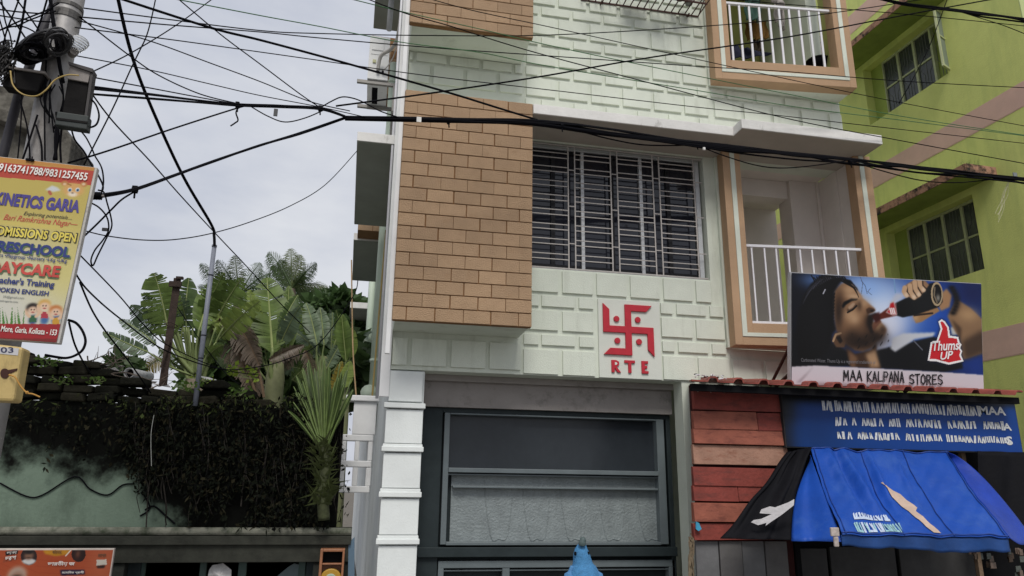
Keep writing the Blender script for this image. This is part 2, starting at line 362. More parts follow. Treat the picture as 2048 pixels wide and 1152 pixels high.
# balconies
def balcony(pL, pR, z0, z1, sill, roomm):
    pL, pR = V(pL), V(pR); ux = (pR-pL); Wd = ux.length; ux.normalize(); F = frame((pL.x, pL.y, 0), ux, (0, 0, 1))
    b = MB(); b.hexa([(pL.x+.001, pL.y+.158, z0+.001), (pR.x-.001, pR.y+.158, z0+.001), (pR.x-.001, 6.699, z0+.001), (pL.x+.001, 6.699, z0+.001), (pL.x+.001, pL.y+.158, z0+.1), (pR.x-.001, pR.y+.158, z0+.1), (pR.x-.001, 6.699, z0+.1), (pL.x+.001, 6.699, z0+.1)])
    b.box(3.601, 5.0, 6.902, 8.3, z0+.02, z0+.1)
    b.hexa([(pL.x, pL.y+.162, z0+.1), (pL.x+.12, pL.y+.162, z0+.1), (pL.x+.12, 6.698, z0+.1), (pL.x, 6.698, z0+.1), (pL.x, pL.y+.162, z1), (pL.x+.12, pL.y+.162, z1), (pL.x+.12, 6.698, z1), (pL.x, 6.698, z1)])
    q = MB(); q.hexa([(pR.x-.12, pR.y+.162, z0+.1), (pR.x, pR.y+.162, z0+.1), (pR.x, 6.698, z0+.1), (pR.x-.12, 6.698, z0+.1), (pR.x-.12, pR.y+.162, z1), (pR.x, pR.y+.162, z1), (pR.x, 6.698, z1), (pR.x-.12, 6.698, z1)])
    o = b.build('balcony', M['mint'], H, bevel=.003); q.build('inner_wall', roomm, o)
    s = MB(); a1, a2, a3 = .078, .128, .19; b1, b2 = .085, .125
    def bar(u0, u1, v0, v1, mi, d=0.0): s.mi = mi; s.fbox(F, u0, u1, v0, v1, -.16, d)
    bar(0, a1, z0, z1, 0); bar(Wd-a1, Wd, z0, z1, 0); bar(a1, Wd-a1, z0, z0+b1, 0)
    bar(a1, a2, z0+b1, z1, 1, .008); bar(Wd-a2, Wd-a1, z0+b1, z1, 1, .008); bar(a2, Wd-a2, z0+b1, z0+b2, 1, .008)
    bar(a2, a3, z0+b2, z1, 0); bar(Wd-a3, Wd-a2, z0+b2, z1, 0); bar(a3, Wd-a3, z0+b2, sill, 0)
    s.build('surround', [M['band'], M['mint']], o, bevel=.003)
    return o, F, Wd
B1, F1, W1d = balcony((3.556, 6.497, 0), (5.185, 6.29, 0), 3.021, 5.143, 3.245, M['room'])
B2, F2, W2d = balcony((3.554, 6.511, 0), (5.20, 6.355, 0), 6.027, 8.6, 6.27, M['olive'])
def u_of(F, Wd, px, py):
    p = pl(px, py, F(0, 0), (F(0, 0, 1)-F(0, 0))); e = F(1, 0)-F(0, 0); q = p-F(0, 0); return q.dot(e), p.z
def railing(o, F, Wd, pxs, py, zb, zt, w=.017):
    r = MB(); r.fbox(F, .192, Wd-.192, zt-.014, zt+.014, -.08, -.045); r.fbox(F, .192, Wd-.192, zb-.012, zb+.012, -.075, -.05)
    for px in pxs:
        u, _ = u_of(F, Wd, px, py); r.fbox(F, u-w/2, u+w/2, zb+.012, zt-.014, -.07, -.053)
    r.build('railing', M['rail'], o, bevel=.002)
zt = u_of(F1, W1d, 1600, 491.5)[1]; zb = u_of(F1, W1d, 1545, 643)[1]
railing(B1, F1, W1d, [1507.6, 1533.5, 1557, 1581, 1605, 1629, 1653, 1677, 1700.6], 500, zb, zt)
zt2 = u_of(F2, W2d, 1510, 4)[1]; zb2 = u_of(F2, W2d, 1560, 127)[1]
railing(B2, F2, W2d, [1420+q/6.4 for q in (330, 458, 588, 720, 850, 980, 1110, 1240, 1370, 1500)], 120, zb2, zt2, .024)
# rooms behind the balconies
m = MB()
m.box(3.58, 5.05, 7.95, 8.1, 3.12, 5.3); m.box(3.45, 3.575, 6.905, 7.95, 3.12, 5.3)
m.box(3.58, 5.05, 6.705, 8.4, 5.145, 5.3)
xa, xb = ay(1601, 600, 7.05).x, ay(1650, 560, 7.05).x
m.box(5.055, 5.2, 6.701, 7.3, 3.12, 5.144); m.box(xa, xb, 7.05, 7.3, 3.12, 5.144); m.box(xb, 5.054, 7.02, 7.3, 3.12, 5.144); m.box(3.58, xa, 7.1, 7.3, 4.93, 5.144)
m.build('balcony_room', M['room'], H, bevel=.004)
m = MB(); ox0, ox1 = ay(1534, 90, 8.0).x, ay(1566, 90, 8.0).x
m.box(3.58, ox0, 8.0, 8.1, 6.13, 9); m.box(ox1, 5.05, 8.0, 8.1, 6.13, 9); m.box(3.45, 3.575, 6.91, 8.0, 6.13, 9); m.box(3.58, 5.05, 6.91, 8.1, 8.35, 8.45)
m.box(4.6, 4.72, 7.9, 7.998, 6.13, 8.35)
m.build('balcony_room', M['olive'], H)
# emblem panel with relief, letters
m = MB(); m.box(2.193, 2.842, WY-.022, WY+.01, 2.663, 3.455); EP = m.build('emblem_panel', M['cream'], H, bevel=.004)
F = XZ(WY-.022); m = MB()
m.prism(F, [(2.237, 3.408), (2.303, 3.348), (2.303, 3.182), (2.465, 3.182), (2.465, 3.407), (2.753, 3.407), (2.692, 3.341), (2.531, 3.341), (2.531, 3.182), (2.763, 3.182), (2.763, 2.888), (2.697, 2.955), (2.697, 3.115), (2.531, 3.115), (2.531, 2.891), (2.238, 2.891), (2.305, 2.958), (2.465, 2.958), (2.465, 3.115), (2.237, 3.115)], -.002, .02)
for q in ((700, 415), (863, 423), (707, 582), (873, 592)):
    p = ay(1050+q[0]/3.84, 530+q[1]/3.84, WY-.022); m.prism(F, [(p.x+.03*math.cos(t*.3927), p.z+.03*math.sin(t*.3927)) for t in range(16)], -.002, .018)
m.build('emblem', M['red'], EP, bevel=.003)
m = MB()
m.prism(F, [(2.314, 2.717), (2.314, 2.838), (2.362, 2.838), (2.392, 2.822), (2.392, 2.79), (2.366, 2.772), (2.41, 2.717), (2.375, 2.717), (2.345, 2.76), (2.345, 2.717)], -.002, .016)
m.prism(F, [(2.448, 2.842), (2.556, 2.842), (2.556, 2.815), (2.518, 2.815), (2.518, 2.717), (2.486, 2.717), (2.486, 2.815), (2.448, 2.815)], -.002, .016)
m.prism(F, [(2.624, 2.717), (2.624, 2.842), (2.692, 2.842), (2.692, 2.816), (2.656, 2.816), (2.656, 2.795), (2.682, 2.795), (2.682, 2.768), (2.656, 2.768), (2.656, 2.743), (2.694, 2.743), (2.694, 2.717)], -.002, .016)
m.build('lettering', M['red'], EP, bevel=.002)
m = MB(); m.prism(F, [(2.347, 2.79), (2.347, 2.816), (2.365, 2.816), (2.372, 2.803), (2.362, 2.79)], .014, .0175); m.build('letter_hole', M['cream'], EP)
# garage door
FD = XZ(7.06)
def dx(px, py=950): return ay(px, py, 7.06).x
def dz(px, py): return ay(px, py, 7.06).z
m = MB(); zt_ = 2.358
xl, xr = .515, 3.045
m.fbox(FD, xl, xr, 0, zt_, -.12, -.06)
m.fbox(FD, xl, dx(880), 0, zt_, -.06, .05); m.fbox(FD, dx(1332), xr, 0, zt_, -.06, .05); m.fbox(FD, dx(880), dx(1332), dz(1100, 833), zt_, -.06, .05)
m.fbox(FD, xl-.001, xr, dz(1100, 1112), dz(1100, 1093), -.06, .09)
DO = m.build('garage_door', M['door'], H, bevel=.005)
m = MB(); zA, zM, zB = dz(1100, 833), dz(1100, 944), dz(1100, 1088)
for a, b in ((dx(884), dx(895)), (dx(1312), dx(1327))): m.fbox(FD, a, b, zB, zA, -.05, .06)
m.fbox(FD, dx(895), dx(1312), zM-.02, zM+.022, -.05, .075); m.fbox(FD, dx(895), dx(1312), zB-.006, zB+.022, -.05, .07); m.fbox(FD, dx(895), dx(1312), zA-.015, zA, -.05, .06)
m.fbox(FD, dx(905), dx(1312), dz(1100, 978), dz(1100, 974), -.05, .045)
m.fbox(FD, dx(895), dx(1312), zM-.045, zM-.03, -.05, .05)
zc, zd = dz(1100, 1120), dz(1100, 1134)
m.fbox(FD, dx(882), dx(1338), zd, zc, -.06, .05); m.fbox(FD, dx(882), dx(893), 0, zd, -.06, .05); m.fbox(FD, dx(1326), dx(1338), 0, zd, -.06, .05); m.fbox(FD, dx(1006), dx(1020), 0, zd, -.06, .045)
m.fbox(FD, dx(893), dx(1006), zd-.03, zd-.016, -.06, .03); m.fbox(FD, dx(1020), dx(1326), zd-.03, zd-.016, -.06, .03)
m.build('door_frame', M['doorlight'], DO, bevel=.004)
m = MB(); m.fbox(FD, dx(895), dx(1312), zM+.02, zA-.015, -.05, -.035); m.build('fanlight', M['gloss'], DO)
m = MB(); m.fbox(FD, dx(904), dx(1312), zB+.02, zM-.045, -.05, -.03)
random.seed(3)
for k in range(5):
    c = dx(1000+k*75); w = .14
    m.tube(smooth_pts([FD(c-w, zM-.09, -.028), FD(c-w*.95, zM-.26, -.028), FD(c-w*.5, zB+.06, -.028), FD(c, zB+.045, -.028), FD(c+w*.6, zB+.07, -.028), FD(c+w*.9, zM-.25, -.028)], 5), .005, 5)
m.build('frosted_panel', M['frost'], DO)
m = MB(); m.fbox(FD, dx(893), dx(1326), 0, zd-.03, -.055, -.045); m.build('door_leaf', M['door'], DO)
# caged window grille over the sunshade, only its floor reaches into view
zc = ay(1396, 34, 6.68).z; xa = ay(1182, 0, 6.68).x-.12; xb = ay(1396, 34, 6.68).x
m = MB()
for y in (6.675, 6.44, 6.2): m.box(xa, xb, y-.008, y+.008, zc-.008, zc+.008)
k = 0; x = xb
while x > xa:
    m.box(x-.005, x+.005, 6.2, 6.675, zc+.008, zc+.018); x -= .083
m.tube([(xb, 6.2, zc), (xb, 6.66, zc+.55)], .006); m.tube([(xb, 6.68, zc), (xb, 6.21, zc+.28)], .006); m.box(xb-.008, xb+.008, 6.2, 6.208, zc, zc+1.2); m.box(xb-.008, xb+.008, 6.2, 6.675, zc+.6, zc+.616)
for px, py in ((1201, 10), (1374, 33)): p = ay(px, py, 6.68); m.tube([(p.x, 6.69, zc-.01), (p.x, 6.64, zc-.04), (p.x, 6.62, zc-.01)], .009)
m.build('window_cage', M['redrust'], H)
# side of the house: sunshades, brick strips, drain pipes, corner conduit
def side_shade(y0, y1, zb, th, out, name='sunshade'):
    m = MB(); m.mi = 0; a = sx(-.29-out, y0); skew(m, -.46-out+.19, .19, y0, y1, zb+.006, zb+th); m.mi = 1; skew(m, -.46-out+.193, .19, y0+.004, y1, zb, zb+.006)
    m.build('sunshade', [M['white'], mat('olive_underside_shade', (.27, .28, .24), .9, .08, 3)], H, bevel=.004)  # shade under the white slab painted as a dark olive layer
side_shade(6.8, 9.25, 4.97, .105, 0)
side_shade(6.8, 9.35, 8.05, .1, -.06)
side_shade(9.9, 12.0, 4.97, .11, -.0)
for (a, b) in ((13.7, 14.8), (18.4, 19.6), (20.6, 22), (24.3, 25.5)): side_shade(a, b, 4.9, .12, .02)
for a, b, c, d in ((9.6, 10.1, 7.15, 8.1), (9.55, 9.9, 5.0, 5.75)):
    m = MB(); m.mi = 1; skew(m, -.22, .19, a, b, c, d); m.mi = 0
    for r in range(int((d-c)/.12)):
        for q in range(2):
            x = -.215+q*.2-(.1 if r % 2 else 0); skew(m, max(x, -.218), x+.19, a-.006, a+.01, c+r*.12+.004, c+r*.12+.114)
    m.build('brick_panel', [M['tan'], M['groove']], H)
xp = ay(757, 620, 9.5).x
def pipe(x, y, r, z0, z1, rings):
    m = MB(); m.tube([(x, y, z0), (x, y, z1)], r, 14)
    for z in rings: m.tube([(x, y, z-.02), (x, y, z+.02)], r*1.18, 14)
    return m
m = pipe(xp, 9.5, .062, 2.35, 7.6, (2.6, 3.2, 5.6, 7.3)); p = ay(738, 787, 9.42); m.tube([(p.x, 9.38, p.z), (p.x, 9.5, p.z)], .11, 14)
m.build('drain_pipe', M['pipe'], H, smooth=True)
xp2 = ay(741, 620, 13.2).x
m = pipe(xp2, 13.2, .06, 2.6, 6.2, (3.4,)); m.tube(smooth_pts([ay(742, 660, 13), ay(733, 668, 13), ay(731, 690, 13), ay(741, 700, 13)]), .05, 10); m.build('drain_pipe', M['pipe'], H, smooth=True)
m = MB(); m.box(.122, .163, 6.235, 6.275, 2.72, 9.5); m.box(.10, .188, 6.655, 6.70, 2.4, 9.5); m.build('corner_trunking', mat('white_conduit', (.72, .72, .72), .5, .05), H, bevel=.004)
m = MB(); m.tube([(.085, 6.82, 2.4), (.085, 6.82, 9)], .014, 8); m.build('conduit', M['rail'], H, smooth=True)
m = MB(); m.tube([ay(778, 60, 8.2), ay(783, 0, 8.2)], .035, 8)
m.build('conduit', mat('grey_conduit', (.36, .36, .35), .6, .1), H, smooth=True)
m = MB(); pts = [ay(772, 460, 9.0), ay(757, 640, 9.0), ay(744, 800, 9.0)]; m.tube(pts, .012, 6); m.build('conduit', M['yellowwire'], H)
m = MB(); m.tube(smooth_pts([ay(703, 520, 8.2), ay(704, 600, 8.2), ay(706, 700, 8.2), ay(712, 790, 8.2)]), .008, 6); m.build('earth_wire', mat('copper_wire', (.45, .30, .16), .6), H)
# lattice balustrade low on the side
m = MB()
FL = frame(ay(674, 985, 7.3), (1, 0, 0), (0, 0, 1))
for v in (0, .235, .48): m.fbox(FL, .012*v, .30+.012*v, v, v+.06, -.05, .05)
for u in (0, .125, .25): m.fbox(FL, u+.005, u+.055, .06, .235, -.045, .045); m.fbox(FL, u+.01, u+.055, .295, .48, -.045, .045)
m.fbox(FL, .10, .32, .54, .86, -.04, .05); m.fbox(FL, .02, .34, .86, .915, -.06, .08)
m.build('side_balustrade', mat('white_cement', (.78, .78, .78), .8, .06), H, bevel=.008)
# air conditioner on its brackets
p = ay(735, 150, 8.0)
AC = thing('air_conditioner', (p.x, 8.0, p.z), 'white outdoor air conditioner on steel brackets high on the side wall', 'air conditioner')
acm = mat('ac_casing', (.70, .70, .69), .5, .05, 6, dirt=(.3, .29, .27), dscale=8, dlo=.6, dhi=.8)
xL, xR = p.x, ay(776, 150, 8.0).x; zA = ay(750, 158, 8.0).z
m = MB(); m.box(xL, xR, 8.0, 8.75, zA, zA+.60); m.box(xL+.02, xR-.02, 7.995, 8.0, zA+.34, zA+.36); m.box(xL+.03, xR-.07, 7.99, 8.0, zA+.4, zA+.56)
c = m.build('casing', acm, AC, bevel=.012)
m = MB(); m.tube([(xL+.12, 8.02, zA+.1), (xL+.12, 7.96, zA+.1)], .018); m.build('valve', M['black'], c)
m = MB(); m.tube([(xL+.18, 8.02, zA+.1), (xL+.18, 7.96, zA+.1)], .014); m.build('valve', M['black'], c)
m = MB(); m.box(xL+.05, xL+.09, 7.985, 8.0, zA+.22, zA+.26); m.build('sticker', mat('ac_sticker', (.5, .5, .3)), c)
m = MB(); m.box(xL+.06, xL+.13, 8.2, 8.6, zA-.004, zA-.0005); m.build('underside_plate', M['black'], c)
for y in (8.02, 8.62):
    m = MB(); m.box(xL-.12, .10, y, y+.04, zA-.055, zA-.012); m.box(.06, .10, y-.01, y+.05, zA-.4, zA-.056); m.build('bracket', mat('bracket_steel', (.24, .23, .215), .5, .1, 9, metal=.3), AC, bevel=.003)
m = MB(); m.tube(smooth_pts([(xL+.12, 7.97, zA+.1), ay(762, 112, 7.9), ay(782, 98, 7.8), ay(795, 75, 7.6), ay(803, 20, 7.4), ay(806, -30, 7.2)]), .022, 8)
m.tube(smooth_pts([(xL+.18, 7.96, zA+.1), ay(777, 130, 7.9), ay(788, 110, 7.8), ay(797, 78, 7.6)]), .008, 6); m.build('refrigerant_pipe', mat('pipe_wrap', (.42, .40, .37), .8, .1, 20), AC, smooth=True)
# ---------------------------------------------------------------- the green apartment block beyond the lane
GP = V((8.0, 6.63, 0)); GD = V((-.045, 1, 0)).normalized(); GN = V((-GD.y, GD.x, 0))        # normal looks left, to the lane
FG = lambda s, z, d=0.0: GP + GD*s + V((0, 0, z)) + GN*d
def gs(px, py, d=0.0): p = pl(px, py, GP+GN*d, GN); return (p-GP).dot(GD), p.z
gm = mat('lime_paint', (.66, .70, .235), .88, .09, 1.6, .35, 60, dirt=(.44, .51, .17), dscale=2.6, dlo=.47, dhi=.8, streak=.16)
gpink = mat('pink_band_paint', (.68, .45, .38), .85, .08, 3, .2, 60)
gframe = mat('old_window_frame', (.45, .48, .29), .6, .15, 12, dirt=(.5, .48, .4), dscale=14, dlo=.58, dhi=.7)
gglass = mat('dusty_glass', (.05, .058, .056), .22, .3, 5, spec=.45)
rust_edge = mat('flaking_pink_edge', (.40, .22, .15), .9, .15, 10, .5, 40, dirt=(.02, .018, .015), dscale=7, dlo=.48, dhi=.62)
G = thing('apartment_block', FG(0, 0), 'lime green apartment block with dusty pink bands beyond the mint house', 'building')
w1 = dict(s0=gs(1969.6, 537)[0], s1=gs(1797, 455)[0], z1=gs(1797, 455)[1], z0=gs(1969.6, 537)[1])
w1['s0'] = (gs(1969.6, 537)[0]+gs(1942.7, 385)[0])/2
w2 = dict(s0=gs(1895, 139)[0], s1=gs(1748, 123)[0], z1=gs(1748, 123)[1], z0=gs(1762, 236)[1])
RD = .16
def gwall(m, rects, S0, S1, Z0, Z1, d=0.0, t=.3):
    zs = sorted({Z0, Z1, *[r['z0'] for r in rects], *[r['z1'] for r in rects]})
    for za, zb in zip(zs, zs[1:]):
        cut = [r for r in rects if r['z0'] < (za+zb)/2 < r['z1']]
        if not cut: m.fbox(FG, S0, S1, za, zb, -t, d)
        else:
            r = cut[0]; m.fbox(FG, S0, r['s0'], za, zb, -t, d); m.fbox(FG, r['s1'], S1, za, zb, -t, d)
m = MB(); e1, e2 = w1['s1']+.27, w2['s1']+.27
gwall(m, [dict(w1, s1=e1), dict(w2, s1=e2)], 0, 22, 0, 13)
m.fbox(FG, 0, 22, 0, 13, -4, -.31); m.fbox(FG, -.0, .26, 0, 13, -.7, .0) if False else None
m.build('wall', gm, G)
m = MB(); m.fbox(FG, -.012, .0, 0, 13, -4, .004); m.build('street_face', mat('pale_lime_paint', (.50, .56, .26), .88, .06, 2), G)
for top, bot in (((2048, 163), (2048, 211)), ((1990, 660), (1990, 717)), ((1715, 19), (1715, 56)), ):
    za, zb = gs(*bot)[1], gs(*top)[1]
    m = MB(); m.fbox(FG, .0, 22, za, zb, -.02, .005); m.fbox(FG, .0, 22, zb, zb+.012, -.02, .0035); m.fbox(FG, 0, 22, za-.012, za, -.02, .0035); m.build('pink_band', gpink, G)
def gwindow(w, e, panes, opened, shade_out, shade_edge_px, shs, thick):
    s0, s1, z0, z1 = w['s0'], w['s1'], w['z0'], w['z1']
    m = MB(); m.fbox(FG, s0, e, z0, z0+.0, -.2, -RD) if False else None
    f = MB(); t = .04
    f.fbox(FG, s0, s1, z0, z0+t, -RD-.04, -.02 if False else -RD+.02); f.fbox(FG, s0, s1, z1-t, z1, -RD-.04, -RD+.02)
    n = panes; step = (s1-s0)/n
    for k in range(n+1):
        a = s0+k*step; f.fbox(FG, max(a-t*.5, s0), min(a+t*.5, s1), z0+t, z1-t, -RD-.04, -RD+.025)
    zm = (z0+z1)/2+.02
    for k in range(n):
        if k == 0 and opened: continue
        f.fbox(FG, s0+k*step+t*.5, s0+(k+1)*step-t*.5, zm-.015, zm+.015, -RD-.03, -RD+.01)
    W = f.build('window', gframe, G, bevel=.004)
    g2 = MB()
    for k in range(n):
        if k == 0 and opened: continue
        a, b = s0+k*step+t*.5, s0+(k+1)*step-t*.5
        g2.fbox(FG, a, b, z0+t, zm-.015, -RD-.012, -RD-.006); g2.fbox(FG, a, b, zm+.015, z1-t, -RD-.012, -RD-.006)
    g2.build('pane', gglass, W)
    q = MB(); qm = mat('inner_grille', (.14, .145, .14), .6)
    for k in range(n):
        a, b = s0+k*step+.06, s0+(k+1)*step-.06
        for u in (.25, .5, .75):
            x = a+(b-a)*u; q.tube([FG(x, z0+.03, -RD-.004), FG(x, zm-.2, -RD-.004), FG(x+.06*(u-.5)*4, zm-.12, -RD-.004), FG(x+.06*(u-.5)*4, zm+.12, -RD-.004), FG(x, zm+.2, -RD-.004), FG(x, z1-.03, -RD-.004)], .0045, 4)
    q.build('grille', qm, W)
    q = MB(); q.fbox(FG, s0, e, z0-.01, z1, -.32, -RD-.045); q.fbox(FG, s1+.001, e, z0, z1, -RD-.045, -RD); q.build('reveal', mat('lime_recess_shade', (.33, .40, .10), .9, .1, 3), W)  # recess shade put into the colour, a darker copy of the lime
    if opened:
        c = MB(); A = FG(s0+step, z0+t, -RD+.03); o = FG(s0, 0, 0)
        hinge = FG(s0+.02, z0+.03, -RD+.03); out = (GN*.93-GD*.37).normalized(); Fs = frame(hinge, out, (0, 0, 1))
        ww, hh = step*1.02, z1-z0-.05
        for a, b, cc, d in ((0, .035, 0, hh), (ww-.035, ww, 0, hh), (.035, ww-.035, 0, .035), (.035, ww-.035, hh-.035, hh), (.035, ww-.035, hh*.52-.012, hh*.52+.012)): c.fbox(Fs, a, b, cc, d, -.015, .015)
        o = c.build('open_sash', gframe, W, bevel=.003); c = MB(); c.fbox(Fs, .035, ww-.035, .035, hh-.035, -.003, .003); c.build('sash_pane', mat('grey_glass', (.21, .25, .23), .3, .15, 4), W)
    z = z1+.10
    (xa, ya), (xb, yb) = shade_edge_px
    m = MB(); sa, sb = shs
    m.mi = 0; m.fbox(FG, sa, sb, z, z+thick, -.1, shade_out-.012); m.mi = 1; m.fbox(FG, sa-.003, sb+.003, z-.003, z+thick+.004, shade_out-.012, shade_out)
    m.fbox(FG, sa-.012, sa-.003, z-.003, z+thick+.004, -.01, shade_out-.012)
    m.build('sunshade', [mat('lime_underside_shade', (.235, .29, .07), .9, .15, 4, .2, 40), rust_edge], G, bevel=.004)  # slab in a darkened lime: the underside's shade is in the colour
def out_of(px, py, z):           # how far the shade reaches out, from its lower edge
    p = az(px, py, z); return (p-GP).dot(GN), (p-GP).dot(GD)
o1 = out_of(1850, 383, w1['z1']+.10); o1b = out_of(1957, 346, w1['z1']+.1); o2 = out_of(1750, 54, w2['z1']+.1); o2b = out_of(1794, 10, w2['z1']+.1)
gwindow(w1, e1, 4, False, max(.3, o1[0]), ((1751, 423), (1957, 338)), (o1b[1], w1['s1']+.75), .11)
gwindow(w2, e2, 4, True, max(.3, o2[0]), ((1702, 85), (1794, 6)), (o2b[1]-.35, w2['s1']+.8), .10)
m = MB(); p = ay(1748, 456, 6.9); a = gs(1762, 458); m.fbox(FG, a[0]+.2, a[0]+.23, a[1]-.02, a[1]+.01, -.05, .25); m.build('pipe_stub', M['redrust'], G)
tf = MB(); random.seed(11)
for k in range(110):
    s_ = o1b[1]+random.uniform(.0, .9)*random.random()+.02; zz = w1['z1']+.21; dd = max(.3, o1[0])-random.uniform(.02, .3)
    a = FG(s_, zz, dd); h = random.uniform(.08, .2)*(1-.5*(s_-o1b[1])); b = a+V((random.uniform(-.05, .05), random.uniform(-.06, .06), h)); q = V((.0035, .002, 0)); tf.add([a-q, a+q, b], [(0, 1, 2)])
o = tf.build('grass_tuft', mat('shade_grass', (.15, .19, .07), .9, .3, 30)); tag(o, 'dry grass tuft growing on the lower sunshade of the lime green block', 'grass')
# ---------------------------------------------------------------- shop with red plank wall, blue sign board, tin roof
zx = lambda x, y: (1370+x/2.938, 760+y/2.938)
SY = 5.85
S = thing('shop', (3.6, 5.85, 0), 'small red plank shop with a corrugated tin roof under the soft drink billboard', 'shop')
m = MB(); random.seed(5)
reds = [mat('plank_red', (.20, .040, .030), .8, .25, 7, .5, 40, dirt=(.10, .03, .025), dscale=5, dlo=.5, dhi=.7, streak=4), mat('plank_rust', (.27, .085, .055), .8, .2, 7, .5, 40, dirt=(.14, .04, .03), dscale=5, dlo=.5, dhi=.7, streak=4), mat('plank_brown', (.31, .17, .12), .8, .2, 6, .5, 40, dirt=(.2, .08, .05), dscale=6, dlo=.5, dhi=.7, streak=3), mat('plank_shadow', (.035, .006, .006), .9)]
xr = ay(*zx(585, 300), SY).x
for a, b, mi, split in ((52, 184, 0, None), (190, 296, 1, 412), (295, 380, 1, None), (386, 500, 2, None), (514, 624, 0, None), (624, 713, 0, 300), (722, 833, 1, None), (843, 940, 0, None)):
    za, zb = ay(*zx(300, b), SY).z, ay(*zx(300, a), SY).z; xl = ay(*zx(40, a), SY).x
    cuts = [xl, xr] if not split else [xl, ay(*zx(split, a), SY).x, xr]
    for q, (c, d) in enumerate(zip(cuts, cuts[1:])):
        m.mi = mi if q == 0 else 0; t = random.uniform(-.006, .006); g0 = .003 if q else 0; tl = random.uniform(-.006, .006)
        y0 = SY-.022+t; m.hexa([(c+g0, y0-.016, za), (d, y0-.016, za+tl), (d, SY+.02, za+tl), (c+g0, SY+.02, za), (c+g0, y0, zb), (d, y0, zb+tl), (d, SY+.02, zb+tl), (c+g0, SY+.02, zb)])
m.mi = 3; zt0 = ay(*zx(300, 52), SY).z; zb0 = ay(*zx(300, 940), SY).z; m.box(ay(*zx(60, 500), SY).x, xr, SY+.021, SY+.05, zb0-.3, zt0+.02)
m.build('plank_wall', reds, S, bevel=.004)
m = MB()
for k in range(7): p = ay(*zx(75+k*78, 66+k*2.2), SY-.03); m.ball(p, .007, .006, .007, 6, 4)
m.build('rivet', mat('steel_rivet', (.3, .25, .22), .5), S)
m = MB(); zt = ay(*zx(300, 947), SY).z; xa = ay(*zx(62, 1000), SY).x
for k in range(4):
    m.mi = k % 2; w_ = (ay(*zx(600, 1000), SY).x-xa)/4; m.box(xa+k*w_+.004, xa+(k+1)*w_-.004, SY-.01*(k % 2), SY+.03, 0, zt)
m.build('grey_boards', [mat('grey_board', (.13, .13, .135), .7, .2, 5, .3, 30, dirt=(.07, .065, .06), dscale=3, streak=.2), mat('grey_board_b', (.105, .10, .10), .7, .2, 5, .3, 30)], S, bevel=.003)
xR = ay(*zx(1975, 250), SY).x
m = MB(); m.box(xr+.02, xR+.3, SY+.35, SY+.4, 0, 2.5); m.box(xr+.005, xr+.05, SY+.0, SY+.35, 0, 2.45)
m.build('shop_interior', M['dark'], S)
m = MB(); dk = mat('dark_board', (.035, .034, .034), .7, .3, 6)
for a, b, t_, bt in ((670, 830, 990, 1152), (860, 1230, 980, 1100), (1270, 1430, 990, 1110), (1450, 1560, 985, 1152), (1580, 1690, 1000, 1152)):
    p0, p1 = ay(*zx(a, bt), SY+.2), ay(*zx(b, t_), SY+.2); m.box(p0.x, p1.x, SY+.2, SY+.23, p0.z-.25, p1.z)
m.build('shelf_board', dk, S, bevel=.004)
random.seed(2); pk = [mat('packet_a', (.07, .045, .03), .5, .4, 30), mat('packet_b', (.08, .09, .08), .5, .4, 30), mat('packet_c', (.14, .10, .08), .4, .4, 30)]
for k in range(22):
    a = random.choice([1690, 1760, 1880, 1950])+random.uniform(-18, 18); b = random.uniform(960, 1152); p = ay(*zx(a, b), SY+.1); s_ = random.uniform(.015, .035); y = SY+.03+.003*k
    m = MB(); m.hexa([(p.x-s_, y, p.z-.03), (p.x+s_, y, p.z-.03), (p.x+s_*.8, y+.02, p.z-.035), (p.x-s_*.8, y+.02, p.z-.035), (p.x-s_*.9, y, p.z+.02), (p.x+s_*.9, y, p.z+.022), (p.x+s_*.9, y+.006, p.z+.022), (p.x-s_*.9, y+.006, p.z+.02)])
    tag(m.build('packet', pk[k % 3], bevel=.003), 'small packet hanging in the dark stall under the right half of the awning', 'packet', 'packets hanging in the stall')
m = MB()
for px in (1930, ): p = ay(px, 950, SY+.05); m.box(p.x-.02, p.x+.02, SY+.03, SY+.07, 0, 2.2)
m.build('wooden_post', mat('old_wood', (.17, .115, .075), .85, .25, 12, .4, 50), S)
# the sign board
m = MB(); TL, TR, BL, BR = [ay(*zx(*q), 5.78) for q in ((592, 55), (1968, 85), (600, 392), (1984, 424))]
FS = frame((BL.x, 5.78, (BL.z+BR.z)/2), (1, 0, 0), (0, 0, 1)); SW, SH = BR.x-BL.x, (TL.z-BL.z)
m.fbox(FS, -.01, SW+.01, -.01, SH+.01, -.05, -.004); SB = m.build('sign_board', mat('sign_back', (.02, .02, .022), .6), S, bevel=.003)
c = Canvas(200, 64, (.03, .03, .045)); c.poly([(.045, .19), (1.0, .13), (1.1, 1.1), (.03, 1.1)], (.0, .21, .46), 5); c.blob((.75, .85), (.5, .5), (.06, .25, .60), .55); c.blob((.12, .8), (.12, .3), (.01, .15, .34), .6)
c.poly([(.0, -.1), (1.1, -.1), (1.1, .12), (0, .17)], (.03, .03, .045), 3)
c.build('printed_sheet', SB, FS, SW, SH, .0, .45)
def szx(x, y):      # zoomed pixel to sign coordinates
    u = (x-596)/1382.; t = 55+30*u; b = 392+32*u; return u*SW, (1-(y-t)/(b-t))*SH
m = MB(); random.seed(21)
